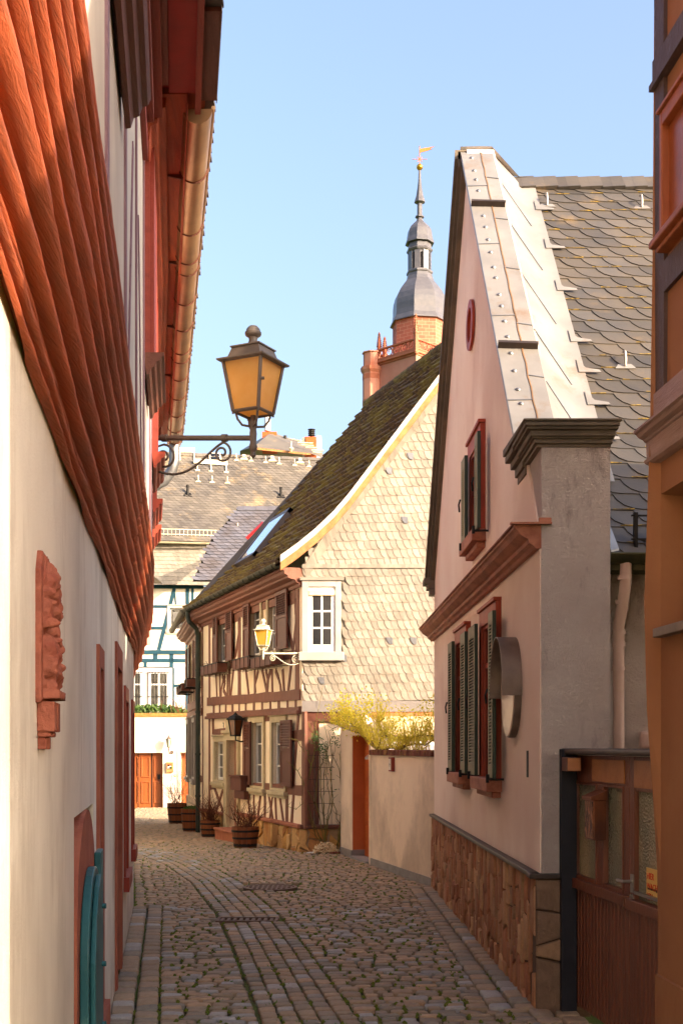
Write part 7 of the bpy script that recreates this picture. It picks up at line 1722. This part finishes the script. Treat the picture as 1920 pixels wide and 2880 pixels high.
# terrace plants
q = MB(); c = W(435,2006,48.6); leafblob(q, (c.x,c.y,c.z-.15), 1.5, .4, .5, 1800, .05,.11); leafblob(q, (c.x-.9,c.y,c.z-.25), 1.0, .4, .25, 700, .05,.1); tag(q.build('terrace_shrub', m['leaf_green']), 'leafy green shrub on the terrace below the grilled window', 'shrub')
q = MB(); c = W(512,2015,48.6); twigs(q, (c.x,c.y,c.z-.1), 26, 1.3, 1.2, .014); tag(q.build('bare_shrub', m['stem_brown']), 'bare brown twiggy shrub at the right end of the terrace', 'shrub')
# ================================================================ climbing rose on the gable foot
random.seed(61)
cR = crop(820, 1900, .2806)
def rp3(a, b, d): 
    p = FG.uz(*cR(a,b)); return FG.p(p[0], p[1], d)
RO_ = thing('climbing_rose', 'half bare climbing rose trained up the cream panel beside the corner post', 'climbing plant', rp3(330,1740,.15))
st_ = MB(); lv = MB()
paths = [[(345,1745),(330,1500),(300,1200),(290,900),(255,620),(240,480),(275,300),(330,60)],[(330,1745),(325,1400),(322,1150),(340,800),(370,650),(300,400)],[(350,1740),(250,1600),(165,1400),(150,1150),(190,900),(150,700)],[(450,1740),(495,1550),(440,1350),(400,1150),(390,950),(440,700),(500,560)],[(455,1735),(480,1500),(500,1250),(480,950),(400,760),(370,560),(480,500)],[(340,1700),(290,1450),(240,1250),(260,1000),(340,800),(420,560)],[(450,1700),(500,1600),(505,1300),(490,900),(500,600)],[(330,1650),(400,1300),(400,1000),(330,700),(230,520)],[(300,1650),(210,1450),(150,1250),(40,1340),(-60,1300)],[(240,1300),(60,950),(-40,860)],[(200,900),(60,650),(-60,620)],[(470,1650),(520,1400),(515,1100),(480,800),(520,640)],[(330,1700),(350,1480),(390,1250),(345,1000),(360,720),(420,580)],[(180,1000),(230,760),(215,560),(130,430),(105,360)]]
for pa in paths:
    P3 = []; 
    for i in range(len(pa)-1):
        for k in range(5): t_ = k/5; P3.append(rp3(lerp(pa[i][0],pa[i+1][0],t_)+random.gauss(0,4), lerp(pa[i][1],pa[i+1][1],t_), .10+.05*math.sin(i+t_*3)+random.gauss(0,.01)))
    n = len(P3); st_.tube(P3, [.0085*(1-.65*i/n) for i in range(n)], 5)
    for i in range(3, n, 2):
        if random.random() < .6:
            d = Vector((random.gauss(0,.6),random.gauss(-.3,.4),random.uniform(.2,1))).normalized(); l = random.uniform(.04,.13); st_.tube([P3[i], P3[i]+d*l*.5, P3[i]+d*l+Vector((0,0,.01))], [.004,.003,.002], 4)
def leaves(mb, p, n, s0, s1, sp):
    for _ in range(n):
        c = p+Vector((random.gauss(0,sp),random.gauss(0,sp),random.gauss(0,sp))); s_ = random.uniform(s0,s1); d = Vector((random.gauss(0,1),random.gauss(0,.6),random.gauss(0,.7))).normalized(); e = d.cross(Vector((random.gauss(0,.4),-1,.5))).normalized(); mb.cv = random.random()
        mb.add([c, c+d*s_*.5+e*s_*.3, c+d*s_, c+d*s_*.5-e*s_*.3], [(0,1,2,3)])
for a, b, n in ((230,640,40),(260,620,25),(300,720,30),(330,770,25),(290,740,20),(460,690,20),(430,620,18),(160,770,8),(230,590,20),(300,450,15),(450,480,25),(420,560,15),(350,700,20),(480,1130,5),(370,950,4),(350,830,12)): leaves(lv, rp3(a,b,.16), n, .018,.042,.035)
st_.build('stems', m['stem_green'], RO_, smooth=True); lv.build('leaves', m['leaf_green'], RO_, norm=False)
tr = MB()
for b in (800,920,1040,1160,1280): tr.tube([rp3(170,b,.05), rp3(430,b,.05)], .0035, 4)
for a in (320,400): tr.tube([rp3(a,780,.045), rp3(a,1500,.045)], .0035, 4)
TRL = thing('wire_trellis', 'thin wire trellis behind the climbing rose', 'trellis', rp3(320,1500,.05)); tr.build('wires', m['iron'], TRL)
q = MB(); c = rp3(350,1740,.2); 
for k in range(22): q.cv = random.random(); a = rp3(385+k*7,1765,.25); q.box(a.x-.009,a.x+.009,a.y-.12,a.y-.03,gz(20)-.03,gz(20)+.02+random.uniform(0,.01))
tag(q.build('brick_edging', m['coping']), 'row of small red edging bricks at the foot of the climbing rose', 'brick edging')
q = MB(); leafblob(q, (c.x,c.y-.05,.02), .22,.1,.16, 500, .012,.03); tag(q.build('dry_plant', m['pale_wood']), 'pale dry tuft at the foot of the climbing rose', 'plant')
# ================================================================ yellow shrub over the wall and door
random.seed(71)
YS_ = thing('yellow_shrub', 'sprawling yellow-green leafing shrub arching over wall coping and orange door', 'shrub', W(1122,2118,17.0))
def yp(a, b, Y=None): 
    x, y = cR(a, b)
    if Y is None: Y = lerp(18.9, 15.6, min(1,max(0,(a-450)/1000)))
    return W(x, y, Y)
st_ = MB(); lv = MB()
trunk = [[(1085,775),(1075,750),(1100,735)],[(1090,750),(1000,720),(930,745),(860,740),(800,700),(760,630),(680,580),(560,540),(470,500),(420,470)],[(1085,750),(1150,700),(1230,680),(1330,700),(1430,640)],[(1090,745),(1180,760),(1260,740),(1340,775)],[(860,735),(780,640),(640,520),(520,430)],[(1100,735),(1220,610),(1330,590),(1430,610)],[(760,630),(700,500),(590,420),(500,330)],[(870,720),(900,620),(960,560)],[(1000,720),(980,640),(900,560),(860,470),(930,430)]]
nodes = []
for pa in trunk:
    P3 = []
    for i in range(len(pa)-1):
        for k in range(6): t_ = k/6; P3.append(yp(lerp(pa[i][0],pa[i+1][0],t_), lerp(pa[i][1],pa[i+1][1],t_)+random.gauss(0,3))+Vector((0,random.gauss(0,.02),0)))
    P3.append(yp(*pa[-1])); n = len(P3); st_.tube(P3, [.016*(1-.6*i/n) for i in range(n)], 6); nodes += P3[2:]
br_ = st_; st2 = MB()
for p in nodes:
    for _ in range(3 if p.x < .28 else 4):
        d = Vector((random.gauss(0,.25)-(.25 if p.x < .3 else 0), random.gauss(0,.35), random.uniform(.5,1))).normalized(); l = random.uniform(.12,.48)*(1.0 if p.x > .28 else .7); q_ = p+Vector((random.gauss(0,.03),random.gauss(0,.05),0)); pa = [q_]
        for k in range(5): d = (d+Vector((random.gauss(0,.16),random.gauss(0,.16),random.gauss(.02,.1)))).normalized(); q_ = q_+d*l/5; pa.append(q_)
        st2.tube(pa, [.0045*(1-k/7) for k in range(6)], 4)
        for q__ in pa[2:]:
            leaves(lv, q__, (random.random() < .25) if p.x > .28 else random.randint(0,2), .018,.042,.022)
for a, b in ((500,200),(760,190),(900,300),(1340,250),(1400,190),(1100,300),(1230,350),(1380,470),(1000,430),(1060,330)):
    p = yp(a,b); q0 = yp(a+random.uniform(-60,60), 560); pa = [q0.lerp(p, k/5)+Vector((random.gauss(0,.015),0,0)) for k in range(6)]; st2.tube(pa, [.006*(1-k/8) for k in range(6)], 4)
    for k in range(2,6): leaves(lv, pa[k], 7, .02,.045,.03)
for a, b, n in ((520,190,14),(600,220,14),(680,220,14),(770,190,18),(560,300,60),(640,320,60),(700,380,70),(760,330,50),(600,400,70),(520,360,50),(660,450,70),(740,450,50),(480,420,40),(560,470,60),(640,530,40),(900,300,40),(860,350,30),(940,310,30),(460,300,20),(400,380,14),(1390,210,20),(1360,240,16),(800,300,30),(690,500,40),(900,560,40),(1000,600,50),(1100,620,50),(1200,640,40),(1050,560,40),(850,650,30)): leaves(lv, yp(a,b), int(n*(.7 if a < 850 else .12)), .024,.055,.07)
st_.build('branches', m['stem_green'], YS_, smooth=True); st2.build('shoots', m['stem_yellow'], YS_); lv.build('leaves', m['leaf_yellow'], YS_, norm=False)
# little litter
q = MB(); q.prism([(-.55,19.55,.012),(-.45,19.58,.012),(-.43,19.66,.02),(-.53,19.64,.012)], (0,0,.012)); tag(q.build('paper_scrap', m['white_paint']), 'crumpled white paper scrap on cobbles near the timbered corner', 'litter')
# ================================================================ light, sky, camera
AZ, EL = math.radians(54), math.radians(20)
to_sun = Vector((math.sin(AZ)*math.cos(EL), -math.cos(AZ)*math.cos(EL), math.sin(EL)))
ld = bpy.data.lights.new('sun', 'SUN'); ld.energy = 2.4; ld.angle = math.radians(.5); ld.color = (1.0,.86,.67)
lo_ = bpy.data.objects.new('sun', ld); COL.objects.link(lo_); lo_.rotation_euler = to_sun.to_track_quat('Z','Y').to_euler(); lo_.location = (10,-10,20)
w = bpy.data.worlds.new('World'); S.world = w; w.use_nodes = True
bg = w.node_tree.nodes['Background']; sk = w.node_tree.nodes.new('ShaderNodeTexSky'); sk.sky_type = 'NISHITA'; sk.sun_disc = False
sk.sun_elevation = EL; sk.sun_rotation = PI-AZ; sk.air_density = 1.0; sk.dust_density = 8.0; sk.ozone_density = 3.0
w.node_tree.links.new(sk.outputs[0], bg.inputs[0]); bg.inputs[1].default_value = .15
cd = bpy.data.cameras.new('camera'); cam = bpy.data.objects.new('camera', cd); COL.objects.link(cam); cam.location = (0,0,CAMZ); cam.rotation_euler = (PI/2,0,0)
cd.sensor_fit = 'VERTICAL'; cd.sensor_height = 36; cd.sensor_width = 24; cd.lens = FPX/2880*36; cd.shift_y = (HY-1440)/2880; cd.clip_end = 2000; cd.clip_start = .05
S.camera = cam
S.view_settings.view_transform = 'Standard'; S.view_settings.look = 'None'; S.view_settings.exposure = 2.05; S.view_settings.gamma = 1; S.view_settings.use_white_balance = True; S.view_settings.white_balance_temperature = 7100; S.view_settings.white_balance_tint = 14
S.render.resolution_x = 682; S.render.resolution_y = 1024
S.cycles.max_bounces = 8; S.cycles.diffuse_bounces = 5; S.cycles.glossy_bounces = 3; S.cycles.use_denoising = True; S.cycles.caustics_reflective = False
